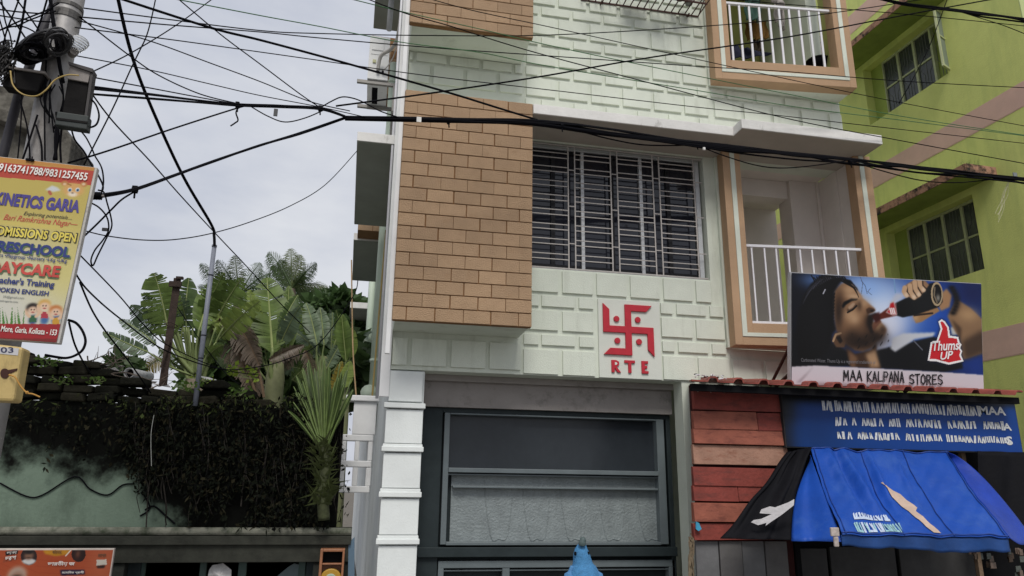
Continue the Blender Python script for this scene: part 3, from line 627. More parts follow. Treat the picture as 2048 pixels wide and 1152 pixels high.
for (xs_, xe, ya, yb, drop, gaps) in ((812, 1740, 122, 182, 16, ()), (876, 1870, 220, 268, 14, (955, 1000, 1150, 1250, 1500, 1720)), (882, 1895, 305, 345, 24, (960, 1250, 1500))):
    x = xs_
    while x < xe:
        wdt = random.uniform(11, 19); k = random.randrange(4); sl = (x-xs_)/(xe-xs_)*drop; ln = random.uniform(-7, 7); y1, y2 = ya+sl+random.uniform(-4, 4), yb+sl+random.uniform(-4, 4)
        if any(abs(x-g_) < 16 for g_ in gaps): x += 30
        st = lambda xa, xb, wd: m.add([FS(*szx(xa, y1), .003), FS(*szx(xa+wd, y1), .003), FS(*szx(xb+wd, y2), .003), FS(*szx(xb, y2), .003)], [(0, 1, 2, 3)])
        if k == 0: st(x+ln, x, wdt*.8)
        elif k == 1: st(x+wdt*.5, x, 8); st(x+wdt*.5+2, x+wdt+2, 8)
        elif k == 2: st(x, x+ln*.4, 8.5); st(x+2, x+wdt, 8.5); x += 5
        else: st(x, x+ln*.3, 7.5); st(x+wdt*.6, x+wdt*.8, 8)
        x += wdt+random.uniform(5, 11)
for s_, a, b, y0, y1 in (('MAA', 1745, 1912, 190, 140), ('IA', 1868, 1932, 287, 243), ('S', 1886, 1924, 378, 325)):
    (u0, v0), (u1, v1) = szx(a, y0), szx(b, y1); text_fit(m, FS, s_, u0, u1, v0, v1, .004, bold=.03)
m.build('lettering', mat('sign_white_ink', (.62, .63, .63), .5, .3, 40), SB)
# corrugated roof
m = MB(); xa = ay(1384, 770, 5.55).x; xb = ay(2042, 786, 5.55).x+.02; per = (ay(1760, 780, 5.55).x-ay(1713, 780, 5.55).x); zr = ay(1700, 776, 5.55).z; x = xa; top = []; zf = ay(1384, 766, 5.55).z
while x < xb:
    for f_, h in ((0, 0), (.62, 0), (.70, .026), (.78, .034), (.92, .034), (.97, .026)):
        top.append((x+per*f_, h))
    x += per
ys = [(5.55, zr), (6.66, zr+.17)]; vs = []; fs = []
xk = ay(1384, 766, 6.6).x
for y, z in ys:
    for xx, h in top: vs.append((xx if y < 6 else xk+(xx-xa)*(xb-xk)/(xb-xa), y, z+h))
n = len(top)
for i in range(n-1): fs.append((i, i+1, n+i+1, n+i))
m.add(vs, fs); o = m.build('tin_roof', mat('tin_red', (.27, .065, .048), .6, .2, 8, .2, 40, dirt=(.12, .045, .035), dscale=9, dlo=.52, dhi=.7), S)
so_ = o.modifiers.new('thickness', 'SOLIDIFY'); so_.thickness = .014; so_.offset = 1
m = MB(); m.box(xa+.02, xb, 5.60, 5.64, zr-.07, zr-.012); m.build('eave_gap_shade', M['dark'], S)  # near-black strip standing for the shaded gap under the roof edge
# ---------------------------------------------------------------- billboard
zb_ = lambda x, y: (1540+x/3.84, 530+y/3.84)
bl, br, tl, tr = ay(*zb_(166, 917), 5.74), ay(*zb_(1643, 957), 5.74), ay(*zb_(168, 60), 5.57), ay(*zb_(1658, 170), 5.57)
uy = (tl-bl); uyn = uy.normalized(); ux = (br-bl).normalized(); BN = ux.cross(uyn).normalized()
if BN.y > 0: BN = -BN
FB = lambda u, v, d=0.0: bl + ux*u + uyn*v + BN*d
BW, BH = (br-bl).length, uy.length
BB = thing('billboard', bl, 'large soft drink billboard of a long haired man drinking from a dark bottle', 'billboard')
m = MB()
for a, b, c_, d in ((-.008, BW+.008, -.008, .03), (-.008, BW+.008, BH-.03, BH+.008), (-.008, .03, .03, BH-.03), (BW-.03, BW+.008, .03, BH-.03)): m.fbox(FB, a, b, c_, d, -.055, -.013)
m.build('frame', mat('billboard_frame', (.45, .45, .47), .5, .1, 10, metal=.3), BB)
m = MB()
for u in (.25, BW-.3): m.tube([FB(u, .3, -.04), (FB(u, .3).x, 6.4, zr+.12)], .018); m.tube([FB(u, BH*.8, -.04), (FB(u, .3).x, 6.5, zr+.14)], .015)
m.build('strut', M['redrust'], BB)
def fxb(p):
    u = (p[0]-167)/1483.; t = 60+110*u; b = 916+40*u; return (u, (p[1]-t)/(b-t))
c = Canvas(460, 250, (.06, .10, .24), fxb)
c.blob((1150, 420), (560, 420), (.09, .27, .64), 1, 3); c.blob((1560, 240), (160, 160), (.07, .10, .28), .8); c.blob((1600, 800), (150, 170), (.08, .20, .52), .8)
c.blob((820, 330), (300, 260), (.80, .86, .95), .95, 2.2); c.blob((900, 480), (150, 170), (.86, .87, .93), .9); c.blob((850, 620), (90, 120), (.80, .82, .88), .8); c.blob((700, 180), (180, 110), (.55, .70, .93), .8)
c.poly([(150, 40), (350, 60), (300, 220), (260, 420), (330, 800), (150, 800)], (.05, .055, .09), 7)
SK, SK2, SK3, DK = (.53, .39, .28), (.74, .60, .46), (.24, .16, .11), (.04, .035, .04)
# shirt and shoulder
c.poly([(300, 640), (470, 600), (640, 700), (900, 640), (1250, 560), (1460, 640), (1480, 800), (1330, 830), (840, 800), (600, 780), (150, 790), (170, 500)], (.055, .06, .075), 2)
c.poly([(915, 650), (930, 570), (1010, 535), (1270, 530), (1250, 560), (1100, 580), (1030, 625), (950, 675)], (.76, .77, .80), 2); c.poly([(1390, 495), (1440, 480), (1480, 540), (1400, 560)], (.72, .72, .72), 2)
c.line([(1090, 590), (1160, 660)], .003, (.35, .36, .4))
# neck and face
c.poly([(570, 640), (640, 690), (760, 660), (810, 600), (805, 690), (845, 800), (610, 785)], SK3, 2); c.poly([(720, 690), (800, 650), (835, 790), (760, 795)], SK2, 4, .85); c.poly([(590, 650), (660, 720), (640, 790), (600, 780)], (.45, .33, .24), 3)
c.poly([(480, 300), (490, 200), (540, 150), (600, 135), (645, 180), (690, 240), (700, 265), (785, 335), (800, 352), (780, 378), (745, 385), (760, 410), (765, 430), (800, 455), (840, 440), (870, 480), (885, 505), (870, 545), (810, 590), (770, 640), (700, 670), (640, 660), (560, 600), (500, 500)], SK, 2)
c.blob((600, 200), (60, 45), SK2, .8); c.blob((700, 300), (55, 40), SK2, .7); c.blob((600, 390), (85, 60), SK2, .75); c.blob((560, 470), (60, 60), SK, .6); c.blob((840, 490), (35, 35), SK2, .55)
c.blob((530, 300), (45, 110), SK3, .6); c.blob((660, 600), (150, 65), (.20, .14, .11), .8); c.blob((800, 560), (70, 45), (.28, .19, .14), .7); c.blob((735, 470), (40, 70), (.25, .17, .12), .65); c.blob((690, 500), (50, 90), (.42, .30, .21), .5)
c.poly([(545, 320), (560, 290), (620, 262), (665, 268), (655, 280), (620, 285), (580, 310), (552, 340)], DK, 1); c.poly([(580, 350), (610, 330), (650, 300), (655, 318), (630, 345), (590, 375)], (.22, .15, .11), 2, .9); c.poly([(590, 335), (625, 298), (648, 305), (628, 335), (598, 352)], (.66, .54, .44), 1); c.line([(588, 372), (625, 352), (655, 322)], .004, DK)
c.blob((675, 320), (22, 45), (.24, .17, .13), .75); c.poly([(725, 350), (750, 335), (790, 345), (800, 360), (770, 375), (735, 385)], (.26, .17, .12), 1.5, .9); c.blob((772, 362), (14, 9), (.05, .03, .03), .9)
c.poly([(740, 400), (765, 388), (800, 375), (825, 395), (790, 420), (770, 470), (790, 530), (760, 540), (742, 480)], (.09, .065, .06), 2, .95); c.poly([(790, 448), (830, 420), (845, 445), (815, 480), (785, 520), (775, 480)], (.45, .29, .22), 1); c.blob((862, 520), (28, 35), (.42, .32, .26), .7)
c.poly([(470, 575), (490, 530), (530, 520), (555, 560), (575, 600), (560, 640), (500, 635), (480, 600)], (.40, .29, .21), 1.5); c.poly([(500, 560), (530, 548), (550, 590), (530, 610), (515, 590)], (.10, .07, .06), 1.5); c.line([(478, 590), (500, 540), (535, 530)], .005, SK2)
# stubble beard, moustache, deep shade down the cheek
c.blob((690, 600), (120, 55), (.10, .07, .06), .8); c.blob((800, 560), (75, 45), (.11, .08, .065), .8); c.blob((855, 505), (26, 34), (.20, .14, .11), .7); c.blob((620, 560), (50, 60), (.17, .12, .09), .7); c.blob((520, 380), (34, 130), (.10, .07, .06), .75); c.blob((745, 440), (26, 60), (.10, .07, .06), .7); c.blob((640, 250), (60, 26), (.80, .67, .54), .7); c.blob((640, 430), (40, 40), (.78, .64, .50), .6); c.blob((700, 560), (200, 100), (.12, .085, .07), .35)
for a in range(60): c.blob((620+a*4.4+((a*37) % 40), 540+((a*53) % 110)), (3, 6), (.04, .03, .03), .6)
# hair
c.blob((330, 120), (110, 70), (.30, .42, .62), .75)
c.poly([(385, 85), (460, 78), (560, 110), (520, 160), (490, 210), (478, 300), (480, 420), (500, 500), (470, 540), (465, 600), (420, 680), (330, 760), (220, 740), (190, 560), (210, 400), (250, 250), (310, 150)], (.045, .042, .05), 2.5)
c.poly([(540, 105), (610, 125), (660, 190), (668, 215), (625, 160), (560, 135)], DK, 1)
for a in range(9): c.line([(330+a*16, 190-a*11), (360+a*22, 120-a*3), (420+a*22, 95+a)], .0016, (.33, .33, .38), .55)
for a in range(16): x_ = 330+a*15; c.line([(x_+18, 175-a*4), (x_+4, 118-a*1.5), (x_-16+((a*29) % 24), 84+((a*17) % 22))], .0032, (.05, .045, .055), .95)
for a in range(7): c.line([(520+a*8, 118+a*5), (590+a*9, 140+a*9), (640+a*5, 185+a*12)], .0022, (.05, .04, .045), .85)
for a in range(12): c.line([(478+((a*13) % 14), 200+a*26), (462-a*2, 260+a*26), (470-a*3, 330+a*26)], .004, (.04, .035, .04), .8)
for a in range(5): c.line([(250+a*9, 300-a*25), (300+a*12, 210-a*18), (360+a*12, 150-a*10)], .0016, (.25, .25, .30), .5)
c.line([(690, 130), (720, 170), (735, 230)], .0016, (.2, .2, .25), .7); c.line([(760, 190), (740, 215), (770, 240)], .0015, (.2, .2, .25), .6); c.line([(680, 95), (700, 150), (690, 230)], .0015, (.2, .2, .25), .6); c.line([(405, 225), (420, 195)], .003, (.8, .8, .85), .8)
# forearm, wrist band, hand, bottle
c.poly([(1370, 410), (1445, 280), (1560, 350), (1652, 430), (1652, 690), (1560, 715), (1480, 740), (1450, 560), (1400, 480)], (.52, .40, .29), 2); c.blob((1540, 400), (90, 60), (.72, .58, .42), .7); c.poly([(1480, 600), (1650, 520), (1652, 690), (1500, 740)], (.22, .16, .12), 6, .85); c.poly([(1400, 430), (1480, 500), (1470, 600), (1440, 520)], (.30, .22, .16), 3)
c.poly([(1300, 330), (1330, 230), (1370, 200), (1410, 250), (1390, 340), (1320, 370)], (.62, .47, .34), 2)
c.poly([(1085, 400), (1100, 370), (1290, 340), (1310, 370), (1230, 410), (1160, 450), (1110, 460)], (.60, .45, .30), 1.5); c.blob((1110, 420), (28, 28), SK2, .7); c.line([(1100, 400), (1250, 385)], .005, (.18, .12, .08))
c.poly([(960, 300), (1040, 265), (1230, 160), (1290, 150), (1330, 200), (1335, 300), (1300, 340), (1120, 395), (1010, 415), (960, 400)], (.035, .04, .045), 1.5)
c.poly([(820, 395), (900, 340), (960, 300), (965, 400), (880, 418), (825, 430)], (.36, .13, .09), 1.5); c.poly([(770, 400), (830, 370), (840, 430), (800, 455)], (.22, .07, .06), 2); c.poly([(900, 320), (960, 230), (1030, 235), (1010, 270), (950, 300)], (.74, .74, .78), 3, .8)
c.poly([(915, 300), (945, 285), (968, 395), (935, 400), (880, 375), (900, 350)], (.75, .72, .72), 1); c.poly([(915, 310), (940, 297), (960, 388), (935, 392), (890, 372), (908, 352)], (.70, .10, .13), 1)
for a in range(3): c.line([(912+a*14, 345), (922+a*14, 385)], .0035, (.9, .86, .86))
c.disc((1290, 240), (48, 92), (.66, .58, .46)); c.disc((1292, 240), (37, 76), (.05, .045, .04)); c.blob((1300, 270), (18, 30), (.62, .6, .56), .8); c.line([(1275, 190), (1268, 250), (1290, 305)], .004, (.45, .4, .33))
c.poly([(1015, 200), (1040, 165), (1120, 120), (1200, 140), (1230, 170), (1180, 225), (1140, 265), (1100, 285), (1060, 260), (1020, 240)], (.56, .42, .31), 1.5)
for (x, y, x2, y2) in ((1030, 190, 1040, 245), (1070, 175, 1100, 260), (1110, 150, 1140, 240), (1150, 140, 1180, 205)):
    c.line([(x, y), ((x+x2)/2-12, (y+y2)/2), (x2, y2)], .013, (.74, .60, .47)); c.blob((x2, y2), (17, 19), (.86, .76, .66), .85); c.line([(x+26, y-5), ((x+x2)/2+12, (y+y2)/2), (x2+24, y2-5)], .004, (.16, .11, .08), .85)
for k in range(9):
    g_ = k/8; c.blob((1400+38*math.sin(g_*3.0)+10, 205+g_*190-10), (26, 20), (.06, .045, .04), .95)
# logo
c.poly([(1195, 745), (1225, 600), (1270, 590), (1305, 500), (1290, 445), (1320, 425), (1350, 440), (1385, 490), (1392, 550), (1460, 560), (1482, 660), (1475, 690), (1495, 755), (1420, 770), (1370, 780), (1260, 755)], (.08, .10, .20), 3, .8)
c.poly([(1202, 742), (1230, 603), (1277, 595), (1312, 505), (1296, 448), (1322, 432), (1348, 447), (1378, 492), (1386, 556), (1452, 566), (1460, 605), (1476, 622), (1464, 650), (1480, 672), (1468, 700), (1488, 748), (1420, 762), (1370, 772), (1265, 745)], (.93, .92, .92), 0)
c.poly([(1218, 730), (1242, 617), (1286, 607), (1327, 505), (1312, 455), (1324, 446), (1340, 458), (1366, 495), (1372, 570), (1440, 578), (1447, 610), (1460, 622), (1450, 650), (1466, 675), (1454, 702), (1470, 738), (1415, 748), (1370, 757), (1270, 731)], (.77, .14, .17), 0)
# white strip
c.poly([(150, 784), (340, 775), (840, 800), (1330, 828), (1660, 850), (1660, 970), (150, 930)], (.80, .77, .80), 1); c.poly([(330, 780), (250, 880), (230, 905), (200, 905)], (.64, .60, .63), 2); c.poly([(250, 900), (800, 920), (1450, 945), (1550, 955), (250, 925)], (.62, .56, .58), 3); c.line([(945, 95), (955, 225)], .0035, (.45, .6, .75), .8)
c.build('poster_sheet', BB, FB, BW, BH, .0, .4, wave=lambda u, v: .004*np.sin(u*9+v*4)+.003*np.sin(u*23))
def fb2(x, y): u, v = fxb((x, y)); return u*BW, (1-v)*BH
GL = dict(M=[[(0, 0), (.06, 1), (.5, .35), (.92, 1), (1, 0)]], A=[[(0, 0), (.5, 1), (1, 0)], [(.2, .36), (.8, .36)]], K=[[(.06, 0), (.06, 1)], [(.95, 1), (.08, .45), (1, 0)]], L=[[(.06, 1), (.06, .02), (1, .05)]], P=[[(.06, 0), (.06, .98), (.75, .96), (.98, .75), (.75, .48), (.06, .46)]], N=[[(0, 0), (.06, 1), (.95, 0), (1, 1)]], S=[[(.95, .86), (.6, 1), (.1, .85), (.15, .6), (.85, .42), (.98, .18), (.5, 0), (0, .14)]], T=[[(0, .97), (1, 1)], [(.5, .98), (.52, 0)]], O=[[(.5, 1), (.08, .75), (.05, .25), (.5, 0), (.95, .25), (.95, .75), (.5, 1)]], R=[[(.06, 0), (.06, .98), (.7, .96), (.95, .75), (.7, .5), (.06, .46)], [(.45, .48), (1, 0)]], E=[[(1, .98), (.06, .97), (.06, .02), (1, .05)], [(.06, .5), (.8, .53)]])
def ribbon(m, F, pts, wd, d):
    for (a, b), (c_, e) in zip(pts, pts[1:]):
        L_ = math.hypot(c_-a, e-b); tx, ty = (c_-a)/L_*wd*.45, (e-b)/L_*wd*.45; nx, ny = -(e-b)/L_*wd/2, (c_-a)/L_*wd/2
        m.add([F(a-tx+nx, b-ty+ny, d), F(a-tx-nx, b-ty-ny, d), F(c_+tx-nx, e+ty-ny, d), F(c_+tx+nx, e+ty+ny, d)], [(0, 1, 2, 3)]); d += .0002
m = MB(); random.seed(14)
for s_, a, b, y0, y1 in (('MAA', 547, 695, 884, 812), ('KALPANA', 725, 1018, 893, 818), ('STORES', 1050, 1320, 912, 842)):
    n = len(s_); st_ = (b-a)/n
    for k, ch in enumerate(s_):
        dr = 8*k*st_/300; xa_, xb_ = a+k*st_+2, a+(k+1)*st_-st_*.22+random.uniform(-2, 2); ya_, yb_ = y0+dr+random.uniform(-2, 2), y1+dr+random.uniform(-3, 3)
        for stroke in GL[ch]: ribbon(m, FB, [fb2(xa_+(xb_-xa_)*p, ya_+(yb_-ya_)*q) for p, q in stroke], .0125, .0085)
m.build('lettering', mat('black_ink', (.012, .012, .014), .5), BB)
m = MB()
for s_, a, b, y0, y1, sh_ in (('Thums', 1236, 1450, 668, 604, .18), ('UP', 1298, 1400, 736, 682, .2)):
    (u0, v0), (u1, v1) = fb2(a, y0), fb2(b, y1); text_fit(m, FB, s_, u0, u1, v0, v1, .0085, bold=.02, shear=sh_, tilt=.02)
m.build('logo_lettering', mat('white_ink', (.80, .78, .78), .5), BB)
m = MB(); (u0, v0), (u1, v1) = fb2(232, 752), fb2(790, 738); text_fit(m, FB, 'Carbonated Water. Thums Up is a registered trademark of', u0, u1, v0, v1, .0085); m.build('small_print', mat('grey_ink', (.17, .17, .19), .5), BB)
# ---------------------------------------------------------------- awnings
TLa, TRa, BRa, BLa = ay(*zx(737, 400), 5.70), ay(*zx(1542, 424), 5.70), ay(*zx(1908, 925), 4.86), ay(*zx(925, 907), 4.86)
def aw(u, v, lift=0.0):
    p = TLa*(1-u)*(1-v)+TRa*u*(1-v)+BRa*u*v+BLa*(1-u)*v
    n_ = (TRa-TLa).cross(BLa-TLa).normalized(); n_ = n_ if n_.z > 0 else -n_
    fold = 1.9*(.022*math.exp(-((u-.12-.06*v)/.035)**2) + .026*math.exp(-((u-.22-.1*v)/.03)**2) - .022*math.exp(-((u-.165-.08*v)/.025)**2) + .018*math.exp(-((u-.40-.02*v)/.02)**2)*(v < .95) - .02*math.exp(-((u-.34-.02*v)/.04)**2) + .012*math.exp(-((u-.60+.05*v)/.02)**2) - .012*math.exp(-((u-.75+.02*v)/.05)**2))
    wr = .006*math.sin(14*u+9*v)+.004*math.sin(31*u-13*v)+.003*math.sin(53*u+37*v)
    sag = -.05*math.sin(math.pi*v)*(.5+.5*math.sin(math.pi*u))
    return p+n_*(fold*math.sin(math.pi*min(1, v*1.1+.1))+wr+sag+lift)
def sheet(fn, nu, nv, mb, u0=0, u1=1, v0=0, v1=1, lift=0.0):
    vs = [fn(u0+(u1-u0)*i/nu, v0+(v1-v0)*j/nv, lift) for j in range(nv+1) for i in range(nu+1)]
    return mb.add(vs, [(j*(nu+1)+i, j*(nu+1)+i+1, (j+1)*(nu+1)+i+1, (j+1)*(nu+1)+i) for j in range(nv) for i in range(nu)])
blue = mat('blue_tarp', (.010, .062, .34), .5, .12, 2.2, .35, 26, spec=.22, dirt=(.035, .10, .36), dscale=3.5, dlo=.5, dhi=.8)
blued = mat('blue_valance', (.01, .05, .19), .5, .2, 5, .25, 35)
AW = thing('awning', (TLa.x, 5.7, 0), 'creased blue tarpaulin awning with white printing and a cream tear over the shop front', 'awning')
m = MB(); sheet(aw, 90, 40, m); o = m.build('canopy', blue, AW, smooth=True); k = o.modifiers.new('t', 'SOLIDIFY'); k.thickness = .004
def flap(u, v, lift=0.0):
    a = [ay(*zx(735, 440), 5.68), ay(*zx(735, 470), 5.69), ay(*zx(625, 945), 5.15), ay(*zx(930, 948), 4.88)]
    p = a[1]*(1-u)*(1-v)+a[0]*u*(1-v)+a[3]*u*v+a[2]*(1-u)*v
    return p+V((-.05*math.sin(math.pi*v)*(1-u), -.03*math.sin(3*math.pi*u)*v, 0))
m = MB(); sheet(flap, 24, 24, m); o = m.build('side_flap', blue, AW, smooth=True); k = o.modifiers.new('t', 'SOLIDIFY'); k.thickness = .004
def val(u, v, lift=0.0):
    p = aw(u, 1.0, -.004); h = .075+.05*u-.10*max(0, u-.72); return p+V((0, .01+.012*math.sin(25*u)*v, -h*v))
m = MB(); sheet(val, 60, 5, m); o = m.build('valance', blued, AW, smooth=True); k = o.modifiers.new('t', 'SOLIDIFY'); k.thickness = .004
def tail(u, v, lift=0.0):
    p = aw(1.0, v); q = ay(*zx(1560+480*v, 430+500*v**1.35), 5.62-.5*v); return p*(1-u)+q*u+V((0, 0, -.05*math.sin(math.pi*u)*v))
m = MB(); sheet(tail, 14, 30, m); o = m.build('end_flap', mat('blue_tarp_violet', (.014, .046, .32), .5, .2, 5, .35, 35, spec=.18), AW, smooth=True); k = o.modifiers.new('t', 'SOLIDIFY'); k.thickness = .004
m = MB()
for j in range(16):
    u = .40+.024*j/15; v = .40+.60*j/15-.02
    a0, a1 = (.395+.155*j/16, .395+.155*(j+1)/16); wd0, wd1 = .075*(1 if j < 9 else .6)*min(1, j/3+.1), .075*(1 if j < 8 else .6)*min(1, (j+1)/3+.1); v0_, v1_ = .40+.56*j/16, .40+.56*(j+1)/16
    m.add([aw(a0, v0_, .007), aw(a0+wd0, v0_, .007), aw(a1+wd1, v1_, .007), aw(a1, v1_, .007)], [(0, 1, 2, 3)])
m.build('torn_patch', mat('cream_cloth', (.48, .36, .29), .8, .15, 9), AW)
m = MB(); random.seed(9)
for r_, (va, vb) in enumerate(((.76, .83), (.86, .97))):
    u = .115-.02*r_
    while u < .335+.04*r_:
        wd = random.uniform(.006, .014); t_ = random.uniform(-.01, .01); m.mi = r_ if random.random() < .6 else 0
        m.add([aw(u, va+random.uniform(0, .02), .006), aw(u+wd, va, .006), aw(u+wd+t_, vb, .006), aw(u+t_, vb, .006)], [(0, 1, 2, 3)])
        if random.random() < .5: m.add([aw(u, vb-.025, .0065), aw(u+wd*1.6, vb-.025, .0065), aw(u+wd*1.6, vb, .0065), aw(u, vb, .0065)], [(0, 1, 2, 3)])
        u += wd+random.uniform(.003, .008)
m.build('printing', [mat('tarp_white_ink', (.45, .52, .66), .5, .2, 30), mat('tarp_teal_ink', (.26, .45, .50), .5, .3, 30)], AW)
m = MB()
for u in (.02, .36, .66, .985): m.tube([aw(u, j/14, .006) for j in range(15)], .004, 5)
m.tube([aw(j/30, .985, .006) for j in range(31)], .006, 5); m.tube([aw(j/30, .01, .004) for j in range(31)], .007, 5)
m.build('seam', mat('seam_blue', (.008, .04, .22), .6), AW)
p = ay(*zx(886, 893), 4.84); m = MB(); m.box(p.x-.035, p.x+.03, 4.84, 4.86, p.z-.03, p.z+.03); m.box(p.x-.016, p.x+.02, 4.842, 4.86, p.z-.10, p.z-.031); m.build('tag', mat('tag_cloth', (.42, .36, .33), .7, .3, 40), AW, bevel=.006)
bt = mat('black_tarp', (.006, .006, .008), .75, .2, 6, .3, 30, spec=.1)
def btarp(u, v, lift=0.0):
    a = [ay(*zx(600, 425), 5.72), ay(*zx(745, 395), 5.72), ay(*zx(625, 945), 5.17), ay(*zx(212, 936), 5.35)]
    p = a[0]*(1-u)*(1-v)+a[1]*u*(1-v)+a[2]*u*v+a[3]*(1-u)*v
    return p+V((-.03*math.sin(math.pi*v)*(u), -.02*math.sin(9*u+4*v)-.012*math.sin(23*u), .01*math.sin(13*v)))+V((0, -lift, lift*.3))
m = MB(); sheet(btarp, 30, 30, m); BT = m.build('black_tarp', bt, smooth=True); k = BT.modifiers.new('t', 'SOLIDIFY'); k.thickness = .004
tag(BT, 'black tarpaulin flap with a torn white patch, left of the blue awning', 'tarpaulin')
m = MB()
def bq(x, y): return ay(*zx(x, y), 5.18+(625-x)*.0004)
m.prism(lambda u, v, d=0: bq(u, v)+V((0, -d, 0)), [(440, 760), (490, 742), (520, 748), (600, 718), (632, 700), (630, 735), (560, 790), (500, 830), (465, 855), (470, 838), (420, 852), (380, 835), (395, 822), (440, 815), (500, 788), (430, 782)], 0.02, .023)
m.build('torn_patch', mat('white_cloth', (.55, .53, .54), .8, .15, 14, .4, 40), BT)
# hanging black sheet on the right of the shop
m = MB(); 
def rs(u, v, lift=0.0):
    a = [ay(1955, 902, 5.76), ay(2052, 905, 5.76), ay(2060, 1085, 5.6), ay(1965, 1060, 5.72)]; p = a[0]*(1-u)*(1-v)+a[1]*u*(1-v)+a[2]*u*v+a[3]*(1-u)*v
    return p+V((0, .02*math.sin(11*u+2*v), 0))
sheet(rs, 16, 16, m); o = m.build('black_sheet', bt, smooth=True); k = o.modifiers.new('t', 'SOLIDIFY'); k.thickness = .004; tag(o, 'black plastic sheet hanging under the right end of the blue sign board', 'sheet')
# crumpled litter on the roof edge, rope and a blue rag at the planks
m = MB(); random.seed(4)
for k in range(40):
    p = ay(random.uniform(1390, 1452), random.uniform(758, 766), 5.7); r_ = random.uniform(.012, .035); m.mi = random.choice([0, 0, 1]); q = [V((random.uniform(-1, 1), random.uniform(-1, 1), random.uniform(-.5, .5)))*r_ for _ in range(4)]; p.z = zr+.055+random.uniform(0, .03)
    m.add([p+x for x in q], [(0, 1, 2), (0, 2, 3), (0, 1, 3), (1, 2, 3)])
o = m.build('crumpled_plastic', [mat('plastic_white', (.6, .58, .6), .5, .15, 30), M['black']]); tag(o, 'crumpled white and black plastic on the left end of the tin roof', 'litter')
m = MB(); random.seed(8)
for k in range(14):
    pts = [ay(1382+random.uniform(-5, 6), 1072+j*18+random.uniform(-6, 6), 5.80+random.uniform(-.03, .0)) for j in range(8)]; m.tube(smooth_pts(pts, 3), .005, 5)
o = m.build('rope_coil', mat('jute', (.17, .13, .085), .9, .25, 30)); tag(o, 'brown jute rope bundle hanging at the left end of the red planks', 'rope')
m = MB(); m.prism(lambda u, v, d=0: ay(u, v, 5.79)+V((0, -d, 0)), [(1391, 1043), (1397, 1046), (1402, 1058), (1396, 1062), (1391, 1058)], 0, .012); o = m.build('blue_rag', mat('cyan_cloth', (.05, .30, .48), .7)); tag(o, 'small bright blue rag at the foot of the red planks', 'rag')
# ---------------------------------------------------------------- boundary wall with gate on the left
BY = 6.8
def wallmat(name, base, stain, z0, amp, soft):
    m = mat(name, base, 1.0, .12, 4, .4, 40, spec=.04, dirt=tuple(x*.45 for x in base), dscale=3, dlo=.5, dhi=.8, streak=.5)
    nt = m.node_tree; N = nt.nodes; L = nt.links; b = N['Principled BSDF']; src = b.inputs['Base Color'].links[0].from_socket
    g = N.new('ShaderNodeNewGeometry'); sp = N.new('ShaderNodeSeparateXYZ'); L.new(g.outputs['Position'], sp.inputs[0])
    n1 = N.new('ShaderNodeTexNoise'); n1.inputs['Scale'].default_value = 3.2; n1.inputs['Detail'].default_value = 9; n1.inputs['Roughness'].default_value = .62; L.new(g.outputs['Position'], n1.inputs['Vector'])
    a = N.new('ShaderNodeMath'); a.operation = 'MULTIPLY_ADD'; a.inputs[1].default_value = amp; L.new(n1.outputs[0], a.inputs[0]); L.new(sp.outputs[2], a.inputs[2])
    bx = N.new('ShaderNodeMath'); bx.operation = 'MULTIPLY_ADD'; bx.inputs[1].default_value = .28; bx.inputs[1].default_value = .12; L.new(sp.outputs[0], bx.inputs[0]); L.new(a.outputs[0], bx.inputs[2])
    xr_ = N.new('ShaderNodeMapRange'); xr_.inputs[1].default_value = -1.85; xr_.inputs[2].default_value = -1.35; xr_.inputs[4].default_value = .55; L.new(sp.outputs[0], xr_.inputs[0])
    ad = N.new('ShaderNodeMath'); L.new(bx.outputs[0], ad.inputs[0]); L.new(xr_.outputs[0], ad.inputs[1]); bx = ad
    r = N.new('ShaderNodeMapRange'); r.interpolation_type = 'SMOOTHSTEP'; r.inputs[1].default_value = z0; r.inputs[2].default_value = z0+soft; L.new(bx.outputs[0], r.inputs[0])
    mx = N.new('ShaderNodeMix'); mx.data_type = 'RGBA'; L.new(r.outputs[0], mx.inputs[0]); L.new(src, mx.inputs[6]); mx.inputs[7].default_value = stain+(1,); L.new(mx.outputs[2], b.inputs['Base Color'])
    return m
BW_ = thing('boundary_wall', (-3, BY, 0), 'dark stained pale green boundary wall with mossy broken bricks along its top', 'wall')
m = MB()
xe = -.06; xw = -.20
m.box(-9, xw, BY, BY+.22, 1.26, 2.28); m.box(-9, xe, BY+.10, BY+.22, 0, 1.26)
m.build('plaster_wall', wallmat('stained_plaster', (.15, .20, .155), (.006, .0063, .0055), 1.70, .9, .30), BW_)
moss = mat('mossy_brick', (.026, .024, .017), 1, .5, 9, .8, 40, spec=.05, island=.4, dirt=(.05, .06, .018), dscale=7, dlo=.58, dhi=.72)
mossd = mat('mossy_brick_dark', (.012, .012, .009), 1, .4, 9, .8, 40, spec=.05, island=.4, dirt=(.05, .06, .02), dscale=5, dlo=.6, dhi=.75)
prof = [(-9, 2.7), (-3.2, 2.72), (-2.75, 2.66), (-2.45, 2.72), (-2.1, 2.50), (-1.85, 2.42), (-1.65, 2.44), (-1.4, 2.52), (-1.15, 2.46), (-.95, 2.38), (-.7, 2.31), (-.3, 2.27), (0, 2.25)]
def ptop(x):
    for (a, b), (c, d) in zip(prof, prof[1:]):
        if a <= x <= c: return b+(d-b)*(x-a)/(c-a)
    return 2.3
m = MB(); random.seed(12); z = 2.284; r_ = 0
